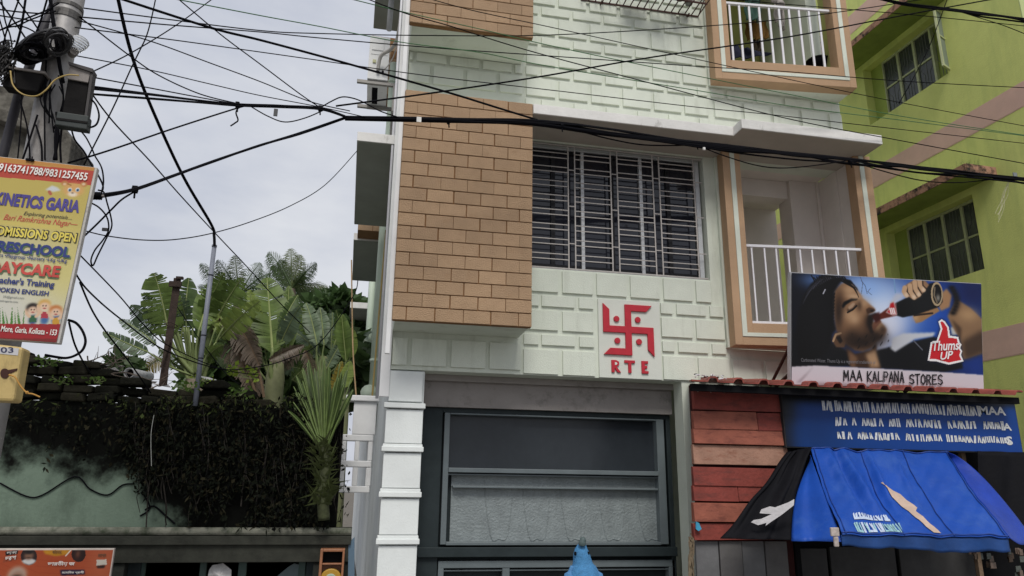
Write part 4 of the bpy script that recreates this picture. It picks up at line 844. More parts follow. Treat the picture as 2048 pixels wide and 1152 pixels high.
while z < 3.0:
    x = -5.0+(.11 if r_ % 2 else 0); h = .074
    while x < xw-.2:
        ln = random.uniform(.19, .25)
        if z+h*.6 < ptop(x+.1)+random.uniform(-.03, .03):
            m.mi = random.randrange(2); y = BY+random.uniform(-.05, .06); tl = random.uniform(-.02, .02); zz = random.uniform(-.008, .012)
            m.hexa([(x, y, z), (x+ln-.012, y+random.uniform(-.015, .015), z+tl), (x+ln-.012, y+.2, z+tl), (x, y+.2, z), (x, y, z+h-.008), (x+ln-.012-random.uniform(0, .04), y, z+h-.008+tl+zz), (x+ln-.012, y+.2, z+h-.008+tl), (x+random.uniform(0, .03), y+.2, z+h-.008+zz)])
        x += ln
    z += h; r_ += 1
m.build('brick_course', [moss, mossd], BW_, bevel=.014)
m = MB(); m.mi = 0
m.tube([(-9, BY-.05, 1.235), (xe, BY-.05, 1.235)], .034, 12); m.mi = 1; m.box(-9, xe, BY-.055, BY+.095, .99, 1.225); m.box(-9, xe, BY-.085, BY+.0, 1.13, 1.20)
m.build('coping', [mat('coping_cement', (.18, .18, .145), .9, .25, 8, .5, 40, dirt=(.04, .05, .03), dscale=5, dlo=.45, dhi=.65), mat('dark_beam', (.030, .031, .024), .9, .4, 6, .4, 30)], BW_, bevel=.004)
m = MB(); m.box(-9, -1.85, BY-.03, BY+.09, 0, .985); m.box(-.36, xe, BY-.03, BY+.09, 0, .985); m.build('lower_wall', mat('dark_plaster', (.022, .024, .02), .9, .3, 5, .4, 30), BW_)
m = MB(); q = [ay(0, 966, BY-.01), ay(52, 992, BY-.01), ay(85, 990, BY-.01), ay(150, 953, BY-.012), ay(180, 978, BY-.01), ay(215, 990, BY-.01), ay(245, 970, BY-.01), ay(268, 968, BY-.01)]
m.tube(smooth_pts(q, 5), .006, 5); m.tube(smooth_pts([ay(290, 1020, BY-.01), ay(308, 1012, BY-.01), ay(330, 1030, BY-.01), ay(350, 1047, BY-.01)], 4), .008, 5); m.tube(smooth_pts([ay(280, 1032, BY-.01), ay(300, 1016, BY-.01), ay(285, 985, BY-.01)], 4), .007, 5)
m.build('wall_crack_wire', M['black'], BW_)
GT = thing('gate', ay(440, 1150, 6.86), 'dark green panelled metal gate under the dark stained coping', 'gate')
gp = mat('gate_paint', (.032, .043, .046), .5, .2, 7, .2, 40, spec=.15); gl = mat('gate_trim', (.05, .085, .075), .5, .2, 7)
Gx = lambda px: ay(px, 1120, 6.87).x
Gz = lambda py: ay(440, py, 6.87).z
m = MB(); FGt = XZ(6.87)
m.fbox(FGt, -1.85, -.36, Gz(1112), .985, -.05, .0)
for a, b in ((258, 284), (614, 640)): m.fbox(FGt, Gx(a), Gx(b), 0, Gz(1112), -.05, .0)
GF = m.build('frame', gp, GT, bevel=.005)
m = MB()
for a, b in ((284, 292), (401, 414), (478, 494), (598, 612)): m.fbox(FGt, Gx(a), Gx(b), 0, Gz(1116), -.06, -.012)
m.fbox(FGt, Gx(292), Gx(598), Gz(1122), Gz(1116), -.06, -.016)
m.build('trim', gl, GT, bevel=.003)
m = MB()
for a, b in ((292, 401), (414, 478), (494, 598)): m.fbox(FGt, Gx(a)+.002, Gx(b)-.002, 0, Gz(1123), -.05, -.03)
m.build('panel', mat('gate_panel', (.04, .052, .06), .3, .15, 6), GT)
m = MB(); F2_ = lambda u, v, d=0: ay(u, v, 6.87)+V((0, -d, 0))
m.prism(F2_, [(555, 1152), (575, 1135), (588, 1127), (597, 1130), (597, 1180), (545, 1180)], -.028, -.02); m.build('panel_glint', mat('panel_glint_paint', (.10, .14, .15), .3), GT)  # pale shape painted on the panel as a glint
m = MB(); random.seed(6)
def blobp(cx, cy, r, seed, y, n=14):
    random.seed(seed); return [(cx+r*(1+random.uniform(-.12, .12))*math.cos(6.283*k/n), cy+r*1.05*(1+random.uniform(-.12, .12))*math.sin(6.283*k/n)) for k in range(n)]
c0 = F2_(441, 1150, .03); vs = [c0+V((0, -.03, 0))]; ring = blobp(441, 1150, 23, 3, 6.86); vs += [F2_(a, b, .005+.012*(k % 2)) for k, (a, b) in enumerate(ring)]; md = blobp(440, 1148, 13, 5, 6.86); vs += [F2_(a, b, .02+.02*((k*7) % 3)/2) for k, (a, b) in enumerate(md)]
n = 14; m.add(vs, [(0, 1+n+k, 1+n+(k+1) % n) for k in range(n)]+[(1+n+k, 1+k, 1+(k+1) % n, 1+n+(k+1) % n) for k in range(n)])
o = m.build('crumpled_paper', mat('white_paper', (.62, .61, .60), .8, .06, 9)); tag(o, 'crumpled white paper stuck on the middle of the dark green gate', 'paper')
k = o.modifiers.new('t', 'SOLIDIFY'); k.thickness = .004
# wooden letter box sign by the gate
p0, p1 = ay(633, 1200, 6.62), ay(690, 1098, 6.62); XB = thing('letter_box', (p0.x, 6.62, p0.z), 'copper coloured box with a gold disc fixed beside the dark gate', 'box')
bm_ = mat('copper_wood', (.30, .13, .065), .45, .25, 9, .2, 40); F3 = XZ(6.62)
m = MB(); t = .022; W_ = p1.x-p0.x
m.fbox(F3, p0.x, p1.x, p0.z, p1.z, -.15, -.09); m.fbox(F3, p0.x, p0.x+t, p0.z, p1.z, -.09, 0); m.fbox(F3, p1.x-t*.8, p1.x, p0.z, p1.z, -.09, 0); m.fbox(F3, p0.x+t, p1.x-t*.8, p1.z-t, p1.z, -.09, 0)
zs = ay(660, 1127, 6.62).z; m.fbox(F3, p0.x+t, p1.x-t*.8, zs-.01, zs, -.09, -.0); m.build('case', bm_, XB, bevel=.004)
m = MB(); m.fbox(F3, p0.x+t, p1.x-t*.8, zs, p1.z-t, -.089, -.08); m.build('slot', M['dark'], XB)
cx, cz = (p0.x+p1.x)/2, ay(660, 1160, 6.62).z; rr = W_*.44
m = MB(); m.prism(F3, [(cx+rr*math.cos(k*.2618), cz+rr*math.sin(k*.2618)) for k in range(24)], -.06, -.02); m.build('gold_disc', mat('gold_paint', (.42, .24, .03), .4, .15, 9), XB, bevel=.01)
m = MB(); m.prism(F3, [(cx+rr*.55*math.cos(k*.2618), cz+rr*.55*math.sin(k*.2618)) for k in range(24)], -.019, -.005); m.build('centre_boss', mat('pale_green_boss', (.33, .42, .34), .5, .1, 9), XB, bevel=.006)
m = MB(); q = [F3(ay(a, b, 6.74).x, ay(a, b, 6.74).z, -.12) for a, b in ((697, 1088), (709, 1074), (709, 1200), (695, 1200))]; m.add([x for x in q]+[x+V((0, .05, 0)) for x in q], [(0, 1, 2, 3), (4, 5, 6, 7), (0, 1, 5, 4), (1, 2, 6, 5), (2, 3, 7, 6), (3, 0, 4, 7)])
o = m.build('blue_board', mat('slate_blue_board', (.10, .16, .22), .6, .12, 6)); tag(o, 'slate blue board standing between letter box and white side wall', 'board')
# ---------------------------------------------------------------- party banner
PY = 6.45
b0, b1, b2, b3 = ay(-60, 1200, PY), ay(222, 1200, PY), ay(226, 1100, PY), ay(-60, 1089, PY)
BX, BZ = b0.x, b0.z; BWd, BHt = b2.x-b0.x, b2.z-b0.z
FBn = frame((BX, PY, BZ), (1, 0, 0), (.0, 0, 1)); BN_ = thing('party_banner', (BX, PY, BZ), 'orange party banner in Bengali with round portraits on the gate wall', 'banner')
m = MB(); m.fbox(FBn, -.01, BWd+.008, -.4, BHt+.012, -.035, -.004); m.build('frame', mat('banner_edge', (.52, .45, .40), .7, .15, 20), BN_, bevel=.003)
def fxn(p): q = ay(p[0]/3.84, 852+p[1]/3.84, PY); return ((q.x-BX)/BWd, 1-(q.z-BZ)/BHt)
c = Canvas(240, 96, (.68, .27, .12), fxn)
for k in range(26): c.line([(-200, 700+k*45), (300, 880+k*50), (760, 900+k*48)], .0022, (.60, .21, .09), .55)
c.blob((790, 1050), (90, 200), (.74, .36, .22), .8)
def head(cx, cy, rx, ry, ringc, hair, skin, shirt):
    c.disc((cx, cy), (rx, ry), ringc)
    c.poly([(cx-rx*.9, cy+ry*.5), (cx-.3*rx, cy+.25*ry), (cx+.35*rx, cy+.25*ry), (cx+rx*.9, cy+.45*ry), (cx+rx*.6, cy+ry*.8), (cx, cy+ry), (cx-rx*.6, cy+ry*.82)], shirt, 1)
    c.blob((cx, cy-.1*ry), (rx*.5, ry*.5), skin, 1, 4); c.blob((cx, cy-.48*ry), (rx*.5, ry*.22), hair, 1, 3); c.blob((cx-.05*rx, cy+.12*ry), (rx*.22, ry*.06), (.15, .1, .08), .7)
head(224, 1004, 64, 66, (.16, .10, .10), (.10, .08, .08), (.50, .35, .27), (.80, .79, .78))
c.blob((132, 1150), (62, 72), (.72, .64, .58), 1, 5); c.blob((132, 1165), (45, 55), (.62, .45, .36), .95, 4); c.blob((132, 1150), (34, 8), (.3, .2, .16), .8)
c.disc((605, 985), (56, 62), (.16, .07, .06)); c.blob((600, 985), (14, 32), (.45, .26, .18), .8)
c.poly([(328, 945), (545, 950), (515, 990), (430, 1002), (350, 985)], (.78, .52, .08), 1); c.line([(505, 1000), (550, 950)], .005, (.85, .8, .75))
c.poly([(45, 965), (140, 955), (138, 985), (42, 998)], (.10, .07, .08), 0); c.poly([(30, 1008), (135, 990), (133, 1030), (25, 1052)], (.60, .25, .13), 0)
c.poly([(745, 1030), (818, 1026), (822, 1068), (742, 1075)], (.80, .76, .70), 0); c.poly([(745, 1076), (812, 1070), (800, 1095), (750, 1095)], (.16, .09, .08), 1); c.poly([(462, 1108), (650, 1106), (655, 1140), (470, 1150)], (.10, .08, .25), 1)
c.fade, c.gain = .12, .92
c.build('printed_sheet', BN_, FBn, BWd, BHt, .0, .5, wave=lambda u, v: .003*np.sin(u*17))
m = MB()
def bt_(s_, x0, y0, x1, y1, tilt=0, bold=.02):
    a, b = fxn((x0, y1)), fxn((x1, y0)); text_fit(m, FBn, s_, a[0]*BWd, b[0]*BWd, (1-a[1])*BHt, (1-b[1])*BHt, .007, bold=bold, tilt=tilt)
bt_('ভারতীয় জ', 365, 1036, 580, 1078); bt_('মেনািনত প্রাথী', 475, 1112, 648, 1138); bt_('ভয় নয়', 52, 966, 132, 988, .004); bt_('ভরসা', 40, 1002, 128, 1034, .008)
m.build('lettering', mat('banner_white_ink', (.66, .62, .58), .6), BN_)
m = MB(); bt_('বাঁচতে', 402, 950, 488, 980); bt_('মাথা', 752, 980, 818, 1006); m.build('dark_lettering', mat('banner_dark_ink', (.10, .055, .03), .6), BN_)
# ---------------------------------------------------------------- utility pole, boxes, preschool poster, meter box
PO = 4.3
pt, pb_ = ay(140, 0, PO), ay(80, 310, PO); dv = (pt-pb_)/(pt.z-pb_.z)
pole_at = lambda z: pb_+dv*(z-pb_.z)
UP = thing('utility_pole', pole_at(0), 'grey steel utility pole wrapped in coiled cables beside the preschool poster', 'pole')
m = MB(); m.tube([pole_at(-.1), pole_at(3.2), pole_at(7.2)], [.085, .080, .074], 20)
m.build('shaft', mat('pole_steel', (.30, .29, .285), .55, .14, 5, .25, 30, metal=.25, dirt=(.12, .105, .095), dscale=3.5, dlo=.52, dhi=.75, streak=.25), UP, smooth=True)
m = MB()
for py in (18, 33, 40): z = ay(140-py*.19, py, PO).z; m.tube([pole_at(z-.012), pole_at(z+.012)], .083, 20)
m.build('clamp', mat('clamp_steel', (.10, .095, .09), .5, .2, 20, metal=.4), UP)
m = MB(); q = [ay(a, b, PO-.1) for a, b in ((98, -30), (103, 20), (112, 80), (119, 130), (126, 165))]; m.tube(smooth_pts(q, 5), .011, 7)
for (a, b, c_, d, r_) in ((90, 320, 96, 60, .006), (112, 320, 118, 225, .012), (108, 320, 113, 225, .010), (84, 325, 72, 250, .007), (122, 325, 124, 250, .008), (60, 320, 40, 200, .006), (45, 320, 75, 230, .007), (35, 320, 44, 175, .005)):
    m.tube(smooth_pts([ay(a, b, PO-.1), ay((a+c_)/2+random.uniform(-6, 6), (b+d)/2, PO-.11), ay(c_, d, PO-.1)], 6), r_*.8, 6)
for k in range(9):
    x0 = random.uniform(90, 128); m.tube(smooth_pts([ay(x0, random.uniform(150, 175), PO-.1), ay(x0+random.uniform(-14, 10), 200, PO-.13), ay(x0+random.uniform(-10, 10), random.uniform(225, 270), PO-.1)], 6), .004, 5)
m.build('riser_cables', M['black'], UP, smooth=True)
DP = MB(); DP.tube([ay(120, -20, PO+.12), ay(84, 66, PO+.12), ay(36, 195, PO+.12), ay(6, 310, PO+.12), ay(-10, 370, PO+.12)], .027, 10); o = DP.build('iron_post', mat('dark_iron', (.035, .033, .04), .6, .2, 9), smooth=True); tag(o, 'dark leaning iron prop post left of the grey utility pole', 'post')
def boxon(name, pxs, y, dep, matl, label, cat):
    q = [ay(a, b, y) for a, b in pxs]; m = MB(); m.hexa([q[0], q[1], q[1]+V((0, dep, 0)), q[0]+V((0, dep, 0)), q[3], q[2], q[2]+V((0, dep, 0)), q[3]+V((0, dep, 0))]); return m
jb = mat('box_black', (.010, .009, .009), .7, .25, 9, .2, 40, spec=.1); jt = mat('box_grey', (.24, .215, .20), .6, .1, 9, dirt=(.12, .1, .09), dscale=9)
q = ay(150, 200, PO-.12); JB = thing('cable_box', q, 'black cable junction box with a grey lid strapped to the right of the pole', 'box')
boxon('', [(122, 237), (167, 237), (182, 135), (140, 128)], PO-.16, .05, 0, '', '').build('casing', jb, JB, bevel=.006)
boxon('', [(134, 157), (176, 165), (181, 143), (140, 130)], PO-.175, .013, 0, '', '').build('lid', jt, JB, bevel=.003)
m = MB(); a = [ay(x, y, PO-.18) for x, y in ((138, 126), (187, 140), (187, 146), (184, 160), (172, 240), (168, 240), (180, 160), (181, 146), (138, 130))]; F = lambda u, v, d=0: ay(u, v, PO-.18)+V((0, -d, 0)); m.prism(F, [(138, 125), (187, 139), (186, 146), (138, 130)], -.06, .01); m.prism(F, [(181, 146), (186, 147), (173, 238), (168, 237)], -.05, .0); m.build('hood', mat('box_hood', (.05, .045, .045), .6, .2, 9), JB)
q = ay(140, 240, PO-.2); LB = thing('fibre_box', q, 'dark green splice box fixed under the black junction box', 'box')
boxon('', [(109, 249), (173, 259), (177, 231), (114, 222)], PO-.2, .06, 0, '', '').build('casing', mat('splice_green', (.03, .036, .034), .5, .2, 9), LB, bevel=.006)
boxon('', [(112, 239), (174, 247), (175, 243), (113, 235)], PO-.204, .003, 0, '', '').build('seam', jb, LB)
q = ay(50, 160, PO-.1); TB = thing('terminal_box', q, 'long black terminal box lying left of the pole under the cable coils', 'box')
boxon('', [(4, 172), (75, 184), (88, 148), (8, 133)], PO-.14, .08, 0, '', '').build('casing', jb, TB, bevel=.006)
boxon('', [(3, 134), (90, 147), (91, 143), (4, 130)], PO-.15, .09, 0, '', '').build('lid_edge', jt, TB)
# bare bulb in its holder
BU = thing('bulb', ay(157, 90, PO-.1), 'clear ribbed glass lamp cover sticking out from the pole', 'lamp')
A, Bq = ay(149, 102, PO-.1), ay(166, 76, PO-.1); d_ = (Bq-A).normalized(); m = MB(); pts = [A+d_*(Bq-A).length*t_ for t_ in (0, .15, .3, .45, .6, .75, .88, .97, 1.04)]; m.tube(pts, [.022, .03, .036, .041, .045, .046, .042, .03, .008], 16)
gm_ = bpy.data.materials.new('clear_glass'); gm_.use_nodes = True; b_ = gm_.node_tree.nodes['Principled BSDF']; b_.inputs['Base Color'].default_value = (.85, .86, .86, 1); b_.inputs['Roughness'].default_value = .12; b_.inputs['Transmission Weight'].default_value = .82; b_.inputs['IOR'].default_value = 1.1
m.build('glass_cover', gm_, BU, smooth=True)
m = MB()
for t_ in (.15, .3, .45, .6, .75): P_ = A+d_*(Bq-A).length*t_; m.tube([P_-d_*.003, P_+d_*.003], [.032, .038, .043, .047, .048][int((t_-.1)/.15)], 16, cap=False)
m.build('rib', mat('glass_rib', (.45, .45, .45), .3), BU); m = MB(); m.tube([ay(144, 108, PO-.06), A], .025, 12); m.build('holder', jt, BU)
# coil of cable
random.seed(31)
def coil(cx, cy, rx, ry, tilt, n, y, r):
    m = MB()
    for k in range(n):
        ox, oy = random.uniform(-5, 5), random.uniform(-5, 5); sx_, sy_ = rx*random.uniform(.65, 1.12), ry*random.uniform(.6, 1.15); t0 = tilt+random.uniform(-.12, .12); ys_ = random.uniform(-.1, .1); pts = []
        for j in range(25):
            a = 6.283*j/24; u, v = sx_*math.cos(a), sy_*math.sin(a); pts.append(ay(cx+ox+u*math.cos(t0)-v*math.sin(t0), cy+oy+u*math.sin(t0)+v*math.cos(t0), y+ys_+.12*math.sin(a)))
        m.tube(pts, r, 5, cap=False)
    return m
o = coil(88, 92, 52, 24, -.22, 30, PO-.14, .0048).build('cable_coil', mat('coil_rubber', (.022, .022, .026), .45, .2, 20), smooth=True); tag(o, 'big coil of dark cable tied across the upper part of the pole', 'cable coil')
o = coil(115, 84, 27, 24, -.3, 14, PO-.2, .0045).build('cable_coil', mat('coil_rubber'if False else 'coil_grey', (.06, .06, .065), .45, .2, 20), smooth=True); tag(o, 'smaller grey cable coil lying on the front of the pole', 'cable coil')
o = coil(60, 105, 30, 20, -.1, 16, PO-.12, .005).build('cable_coil', M['black'], smooth=True); tag(o, 'tight black cable coil hanging left of the pole over the terminal box', 'cable coil')
m = MB(); random.seed(17)
for k in range(70):
    a, b = random.uniform(-8, 26), random.uniform(95, 150); pts = [ay(a+random.uniform(-14, 14), b+random.uniform(-26, 26), PO-.1+random.uniform(-.1, .1)) for _ in range(4)]; m.tube(smooth_pts(pts, 5), random.choice([.003, .004, .005]), 4)
o = m.build('wire_tangle', mat('tangle_rubber', (.03, .028, .028), .6, .4, 20), smooth=True); tag(o, 'matted tangle of old wires at the left of the cable coils', 'wires')
m = MB(); m.tube(smooth_pts([ay(21, 142, PO-.25), ay(26, 170, PO-.25), ay(45, 188, PO-.25), ay(72, 192, PO-.25), ay(92, 180, PO-.26), ay(110, 160, PO-.26), ay(135, 150, PO-.26), ay(158, 151, PO-.25)], 6), .0042, 5); o = m.build('yellow_wire', M['yellowwire'], smooth=True); tag(o, 'loose yellow wire looping below the black terminal box', 'wire')
# weathered concrete beyond the pole
cb = mat('weathered_concrete', (.145, .135, .115), .95, .35, 5, .7, 25, dirt=(.04, .036, .03), dscale=4, dlo=.42, dhi=.62)
q = [ay(a, b, 5.6) for a, b in ((-40, 330), (128, 335), (141, 275), (128, 255), (60, 185), (-40, 150))]; m = MB(); m.prism(lambda u, v, d=0: ay(u, v, 5.6)+V((0, -d, 0)), [(-40, 420), (124, 420), (143, 276), (127, 254), (70, 180), (-40, 165)], -.5, 0); m.prism(lambda u, v, d=0: ay(u, v, 5.55)+V((0, -d, 0)), [(-40, 215), (20, 225), (70, 262), (72, 270), (-40, 232)], -.05, .06)
o = m.build('concrete_block', cb, bevel=.01); tag(o, 'weathered grey concrete parapet block behind the pole and poster', 'wall')
# ---------------------------------------------------------------- preschool poster
Y2 = 3.98
ptr, pbr = ay(189, 335, Y2), ay(113, 685, Y2); uy_ = (ptr-pbr); PH = uy_.length; uy_.normalize(); ux_ = V((1, 0, -uy_.x/uy_.z)).normalized(); ux_ = (ux_-uy_*ux_.dot(uy_)).normalized()
PWd = .62; p0 = pbr-ux_*PWd; FP = frame(p0, ux_, uy_, (0, -1, 0))
PS = thing('preschool_poster', p0, 'yellow and white preschool admissions poster tied to the pole', 'poster')
m = MB(); m.fbox(FP, -.0, PWd+.012, -.004, PH+.004, -.04, -.004); m.build('frame', mat('poster_frame', (.50, .48, .45), .6, .15, 12, dirt=(.2, .17, .14), dscale=10), PS, bevel=.003)
def fpx(x, y, z=2):           # pixels of the enlarged views to poster coordinates
    X, Y = (x/3.84, (290 if z == 2 else 580)+y/3.84); p = pl(X, Y, p0, V((0, -1, 0))); q = p-p0; return q.dot(ux_), q.dot(uy_)
def fxp(p): u, v = fpx(*p); return u/PWd, 1-v/PH
c = Canvas(210, 320, (.80, .71, .33), fxp)
def b3(p): return (p[0], p[1]+290*3.84)          # lower view coordinates, moved into the upper view's frame
c.blob((200, 1000), (520, 420), (.86, .84, .68), 1, 3); c.blob((100, 1350), (520, 330), (.84, .83, .78), 1, 4); c.blob((500, 950), (150, 320), (.86, .80, .42), .7); c.blob((250, 620), (350, 60), (.90, .80, .36), .8)
c.poly([(-900, -60), (-900, 60), (0, 90), (735, 165), (735, 210), (400, 168), (0, 140), (-900, 90)], (.83, .56, .24), 1); c.poly([(-900, 60), (0, 135), (735, 200), (700, 312), (400, 282), (0, 248), (-900, 180)], (.80, .27, .20), 0)
c.poly([b3(q) for q in ((-900, 240), (0, 262), (470, 265), (445, 380), (0, 372), (-900, 362))], (.70, .15, .17), 0); c.poly([b3(q) for q in ((-900, 362), (0, 370), (445, 378), (445, 420), (-900, 420))], (.55, .17, .16), 0)
c.poly([(350, 345), (400, 312), (440, 325), (470, 352), (410, 362)], (.82, .83, .84), 1); c.line([(380, 360), (390, 378)], .012, (.75, .3, .25), .8)
# a plain little cub face and three simple children
TIG = (.90, .66, .36)
for dx_ in (-70, 75): c.blob((568+dx_, 300+dx_*.06), (24, 24), (.80, .52, .26), 1, 6); c.blob((568+dx_, 302), (12, 12), (.92, .78, .62), 1, 5)
c.blob((565, 345), (72, 62), TIG, 1, 6); c.blob((558, 380), (34, 24), (.95, .88, .78), 1, 4)
for dx_ in (-28, 32): c.blob((565+dx_, 345), (13, 18), (.95, .96, .97), 1, 6); c.blob((566+dx_, 348), (9, 13), (.20, .42, .62), 1, 5); c.blob((566+dx_, 348), (4, 6), (.05, .05, .08), 1, 4)
c.blob((558, 370), (8, 5), (.25, .13, .1), 1); c.line([(520, 300), (545, 310)], .006, (.6, .34, .14), .6)
for k in range(26):
    x = -330+k*20+(k % 3)*5; c.poly([b3((x, 262)), b3((x+13, 262)), b3((x+17-(k % 5)*8, 165-((k*37) % 50)))], (.28+.04*(k % 3), .55, .22), 0)
for cx, hair, shirt, pant, hy in ((255, (.10, .07, .06), (.22, .42, .28), (.20, .30, .50), 150), (345, (.88, .66, .30), (.76, .22, .28), (.25, .42, .66), 120), (432, (.82, .46, .20), (.86, .62, .18), (.22, .34, .58), 165)):
    c.blob(b3((cx, 262-(30))), (24, 42), pant, 1, 4); c.poly([b3(q) for q in ((cx-26, hy+50), (cx+26, hy+50), (cx+28, hy+100), (cx-28, hy+100))], shirt, 0); c.line([b3((cx-26, hy+56)), b3((cx-46, hy+36)), b3((cx-48, hy+5))], .012, (.90, .74, .60)); c.line([b3((cx+26, hy+56)), b3((cx+44, hy+40)), b3((cx+48, hy+10))], .012, (.90, .74, .60))
    c.blob(b3((cx, hy-12)), (42, 40), hair, 1, 5); c.blob(b3((cx, hy+8)), (33, 35), (.93, .77, .64), 1, 5)
    for e in (-11, 11): c.blob(b3((cx+e, hy+4)), (4, 6), (.1, .08, .08), 1, 3)
    c.blob(b3((cx, hy+24)), (12, 6), (.7, .25, .25), 1, 4)
c.poly([b3(q) for q in ((-900, 240), (0, 262), (470, 265), (470, 275), (0, 272), (-900, 250))], (.70, .15, .17), 0)
c.fade, c.gain = .16, .92
c.build('printed_sheet', PS, FP, PWd, PH, .0, .4, wave=lambda u, v: .002*np.sin(v*12))
def ptext(name, mt, items):
    m = MB()
    for s_, x0, y0, x1, y1, z, bold, shear, d in items:       # right edge x1, baseline y1, cap top y0 on the right end
        (u1, v0), (_, v1) = fpx(x1, y1, z), fpx(x1, y0, z); ul = fpx(x0, y1, z)[0]
        text_fit(m, FP, s_, ul, u1, v0, v1, d, bold=bold, shear=shear)
    return m.build(name, mt, PS)
ptext('white_lettering', mat('poster_white_ink', (.72, .70, .66), .5), [('9163741788/9831257455', -30, 215, 668, 275, 2, .02, 0, .004), ('Natan More, Garia, Kolkata - 153', -115, 305, 432, 358, 3, .02, .0, .004)])
ptext('purple_lettering', mat('poster_purple_ink', (.07, .055, .24), .5), [('KINETICS GARIA', -65, 425, 606, 525, 2, .045, 0, .004)])
ptext('blue_lettering', mat('poster_blue_ink', (.03, .045, .18), .5), [('PRESCHOOL', -95, 785, 535, 868, 2, .045, .0, .005), ("Teacher's Training", -90, 1045, 412, 1112, 2, .03, 0, .004), ('SPOKEN ENGLISH', -60, 10, 372, 48, 3, .025, 0, .004), ('Toddlers •Playgroup •Nursery •LKg •UKg', -130, 878, 512, 915, 2, .015, 0, .004)])
ptext('green_shadow', mat('poster_green_ink', (.12, .22, .12), .5), [('PRESCHOOL', -88, 793, 542, 876, 2, .045, .0, .003), ('DAYCARE', -100, 940, 446, 1030, 2, .04, 0, .003)])
ptext('red_lettering', mat('poster_red_ink', (.50, .07, .055), .5), [('DAYCARE', -105, 930, 454, 1022, 2, .04, 0, .005), ('Bari Ramkrishna Nagar—', 10, 588, 592, 645, 2, .0, .35, .004)])
ptext('outline_lettering', mat('poster_dark_ink', (.03, .028, .035), .5), [('ADMISSIONS OPEN', -105, 675, 586, 758, 2, .075, .0, .003), ('Exploring potentials....', 172, 548, 552, 585, 2, .0, .3, .004)])
ptext('yellow_lettering', mat('poster_yellow_ink', (.68, .56, .10), .5), [('ADMISSIONS OPEN', -100, 682, 580, 751, 2, .03, .0, .005)])
ptext('grey_lettering', mat('poster_grey_ink', (.14, .16, .16), .5), [('25@gmail.com', 20, 55, 185, 76, 3, .0, 0, .004), ('kineticsgaria.com', -30, 86, 137, 104, 3, .005, 0, .004)])
m = MB(); q = fpx(245, 118); m.fbox(FP, q[0]-.028, q[0]+.012, q[1]-.006, q[1]+.006, .0, .008); m.tube([FP(q[0], q[1]+.02, .004), FP(q[0]+.004, q[1]-.01, .01)], .003); m.build('tie_wire', M['black'], PS)
# insulator spool sticking out behind the poster, and the meter box below
SPL = thing('spool_insulator', ay(190, 392, 4.15), 'black ribbed dead end clamp behind the right edge of the poster', 'insulator')
A, Bq = ay(172, 391, 4.15), ay(204, 392, 4.15); m = MB(); pts = []; rr = []
for k in range(21): pts.append(A+(Bq-A)*(k/20)); rr.append(.024 if k % 2 else .020)
rr[-1] = .012; m.tube(pts, rr, 12); m.build('ribbed_body', M['black'], SPL, smooth=True); m = MB(); m.tube([Bq, ay(208, 392, 4.15)], .008); m.build('end_pin', jt, SPL)
Y3 = 3.86; MBX = thing('meter_box', ay(0, 790, Y3), 'yellow meter box marked 03 under the preschool poster', 'meter box')
ym = mat('yellow_box_paint', (.50, .37, .15), .5, .12, 6, .2, 30, dirt=(.24, .17, .07), dscale=6, dlo=.56, dhi=.75, streak=.3)
q = [ay(a, b, Y3) for a, b in ((-60, 800), (27, 803), (46, 694), (-40, 684))]; m = MB(); m.hexa([q[0], q[1], q[1]+V((0, .1, 0)), q[0]+V((0, .1, 0)), q[3], q[2], q[2]+V((0, .1, 0)), q[3]+V((0, .1, 0))]); CS = m.build('case', ym, MBX, bevel=.014)
m = MB(); F = lambda u, v, d=0: ay(u, v, Y3)+V((0, -d, 0)); m.prism(F, [(-30, 691), (38, 697), (36, 711), (-30, 705)], -.002, .002); m.build('number_patch', mat('patch_white', (.50, .49, .50), .6, .1, 9), MBX)
m = MB(); P0 = ay(0, 707, Y3); 
text_fit(m, lambda u, v, d=0: ay(u, v, Y3)+V((0, -d, 0)), '03', 2, 27.5, 705.5, 694.5, .004, bold=.01); text_fit(m, lambda u, v, d=0: ay(u, v, Y3)+V((0, -d, 0)), '.', -4, -1, 704.5, 702, .004, bold=.01); m.build('number', mat('marker_blue', (.03, .035, .09), .6), MBX)
m = MB(); m.prism(F, [(10+9*math.cos(k*.3927), 747+10*math.sin(k*.3927)) for k in range(16)], -.002, .004); m.prism(F, [(12, 741), (35, 737), (34, 741), (22, 747)], -.002, .0035); m.build('torn_hole', mat('hole_dark', (.05, .02, .015), .9), MBX)
m = MB(); m.tube(smooth_pts([ay(18, 750, Y3-.01), ay(30, 754, Y3-.03), ay(40, 770, Y3-.03), ay(53, 785, Y3-.03), ay(66, 788, Y3-.03), ay(80, 794, Y3-.03)], 5), .004, 5); m.ball(ay(54, 785, Y3-.03), .008, .008, .008, 6, 4); m.build('tie_string', mat('orange_string', (.42, .22, .05), .8), MBX)
# ---------------------------------------------------------------- garden behind the wall
random.seed(41)
def leafmat(n, c, tr=.35, var=.3): return mat(n, c, .45, var, 5, .15, 30, spec=.28, trans=tr, island=.22)
LG = leafmat('leaf_green', (.12, .175, .045)); LD = leafmat('leaf_dark', (.058, .095, .028)); LB = leafmat('leaf_glaucous', (.14, .19, .115)); LY = leafmat('leaf_bright', (.23, .30, .075)); LBR = leafmat('leaf_dead', (.13, .10, .075), .2); LYE = leafmat('leaf_yellow', (.33, .25, .05)); RIB = mat('leaf_rib', (.26, .30, .12), .6, .15, 8); ST = mat('leaf_stalk', (.17, .21, .08), .6, .2, 8); STB = mat('stalk_brown', (.13, .085, .05), .8, .3, 9)
PALM = leafmat('palm_leaf', (.065, .105, .038)); PALMY = leafmat('palm_leaf_light', (.12, .15, .06)); TRUNK = mat('palm_trunk', (.16, .13, .10), .9, .25, 12, .6, 30)
UP_ = V((0, 0, 1))
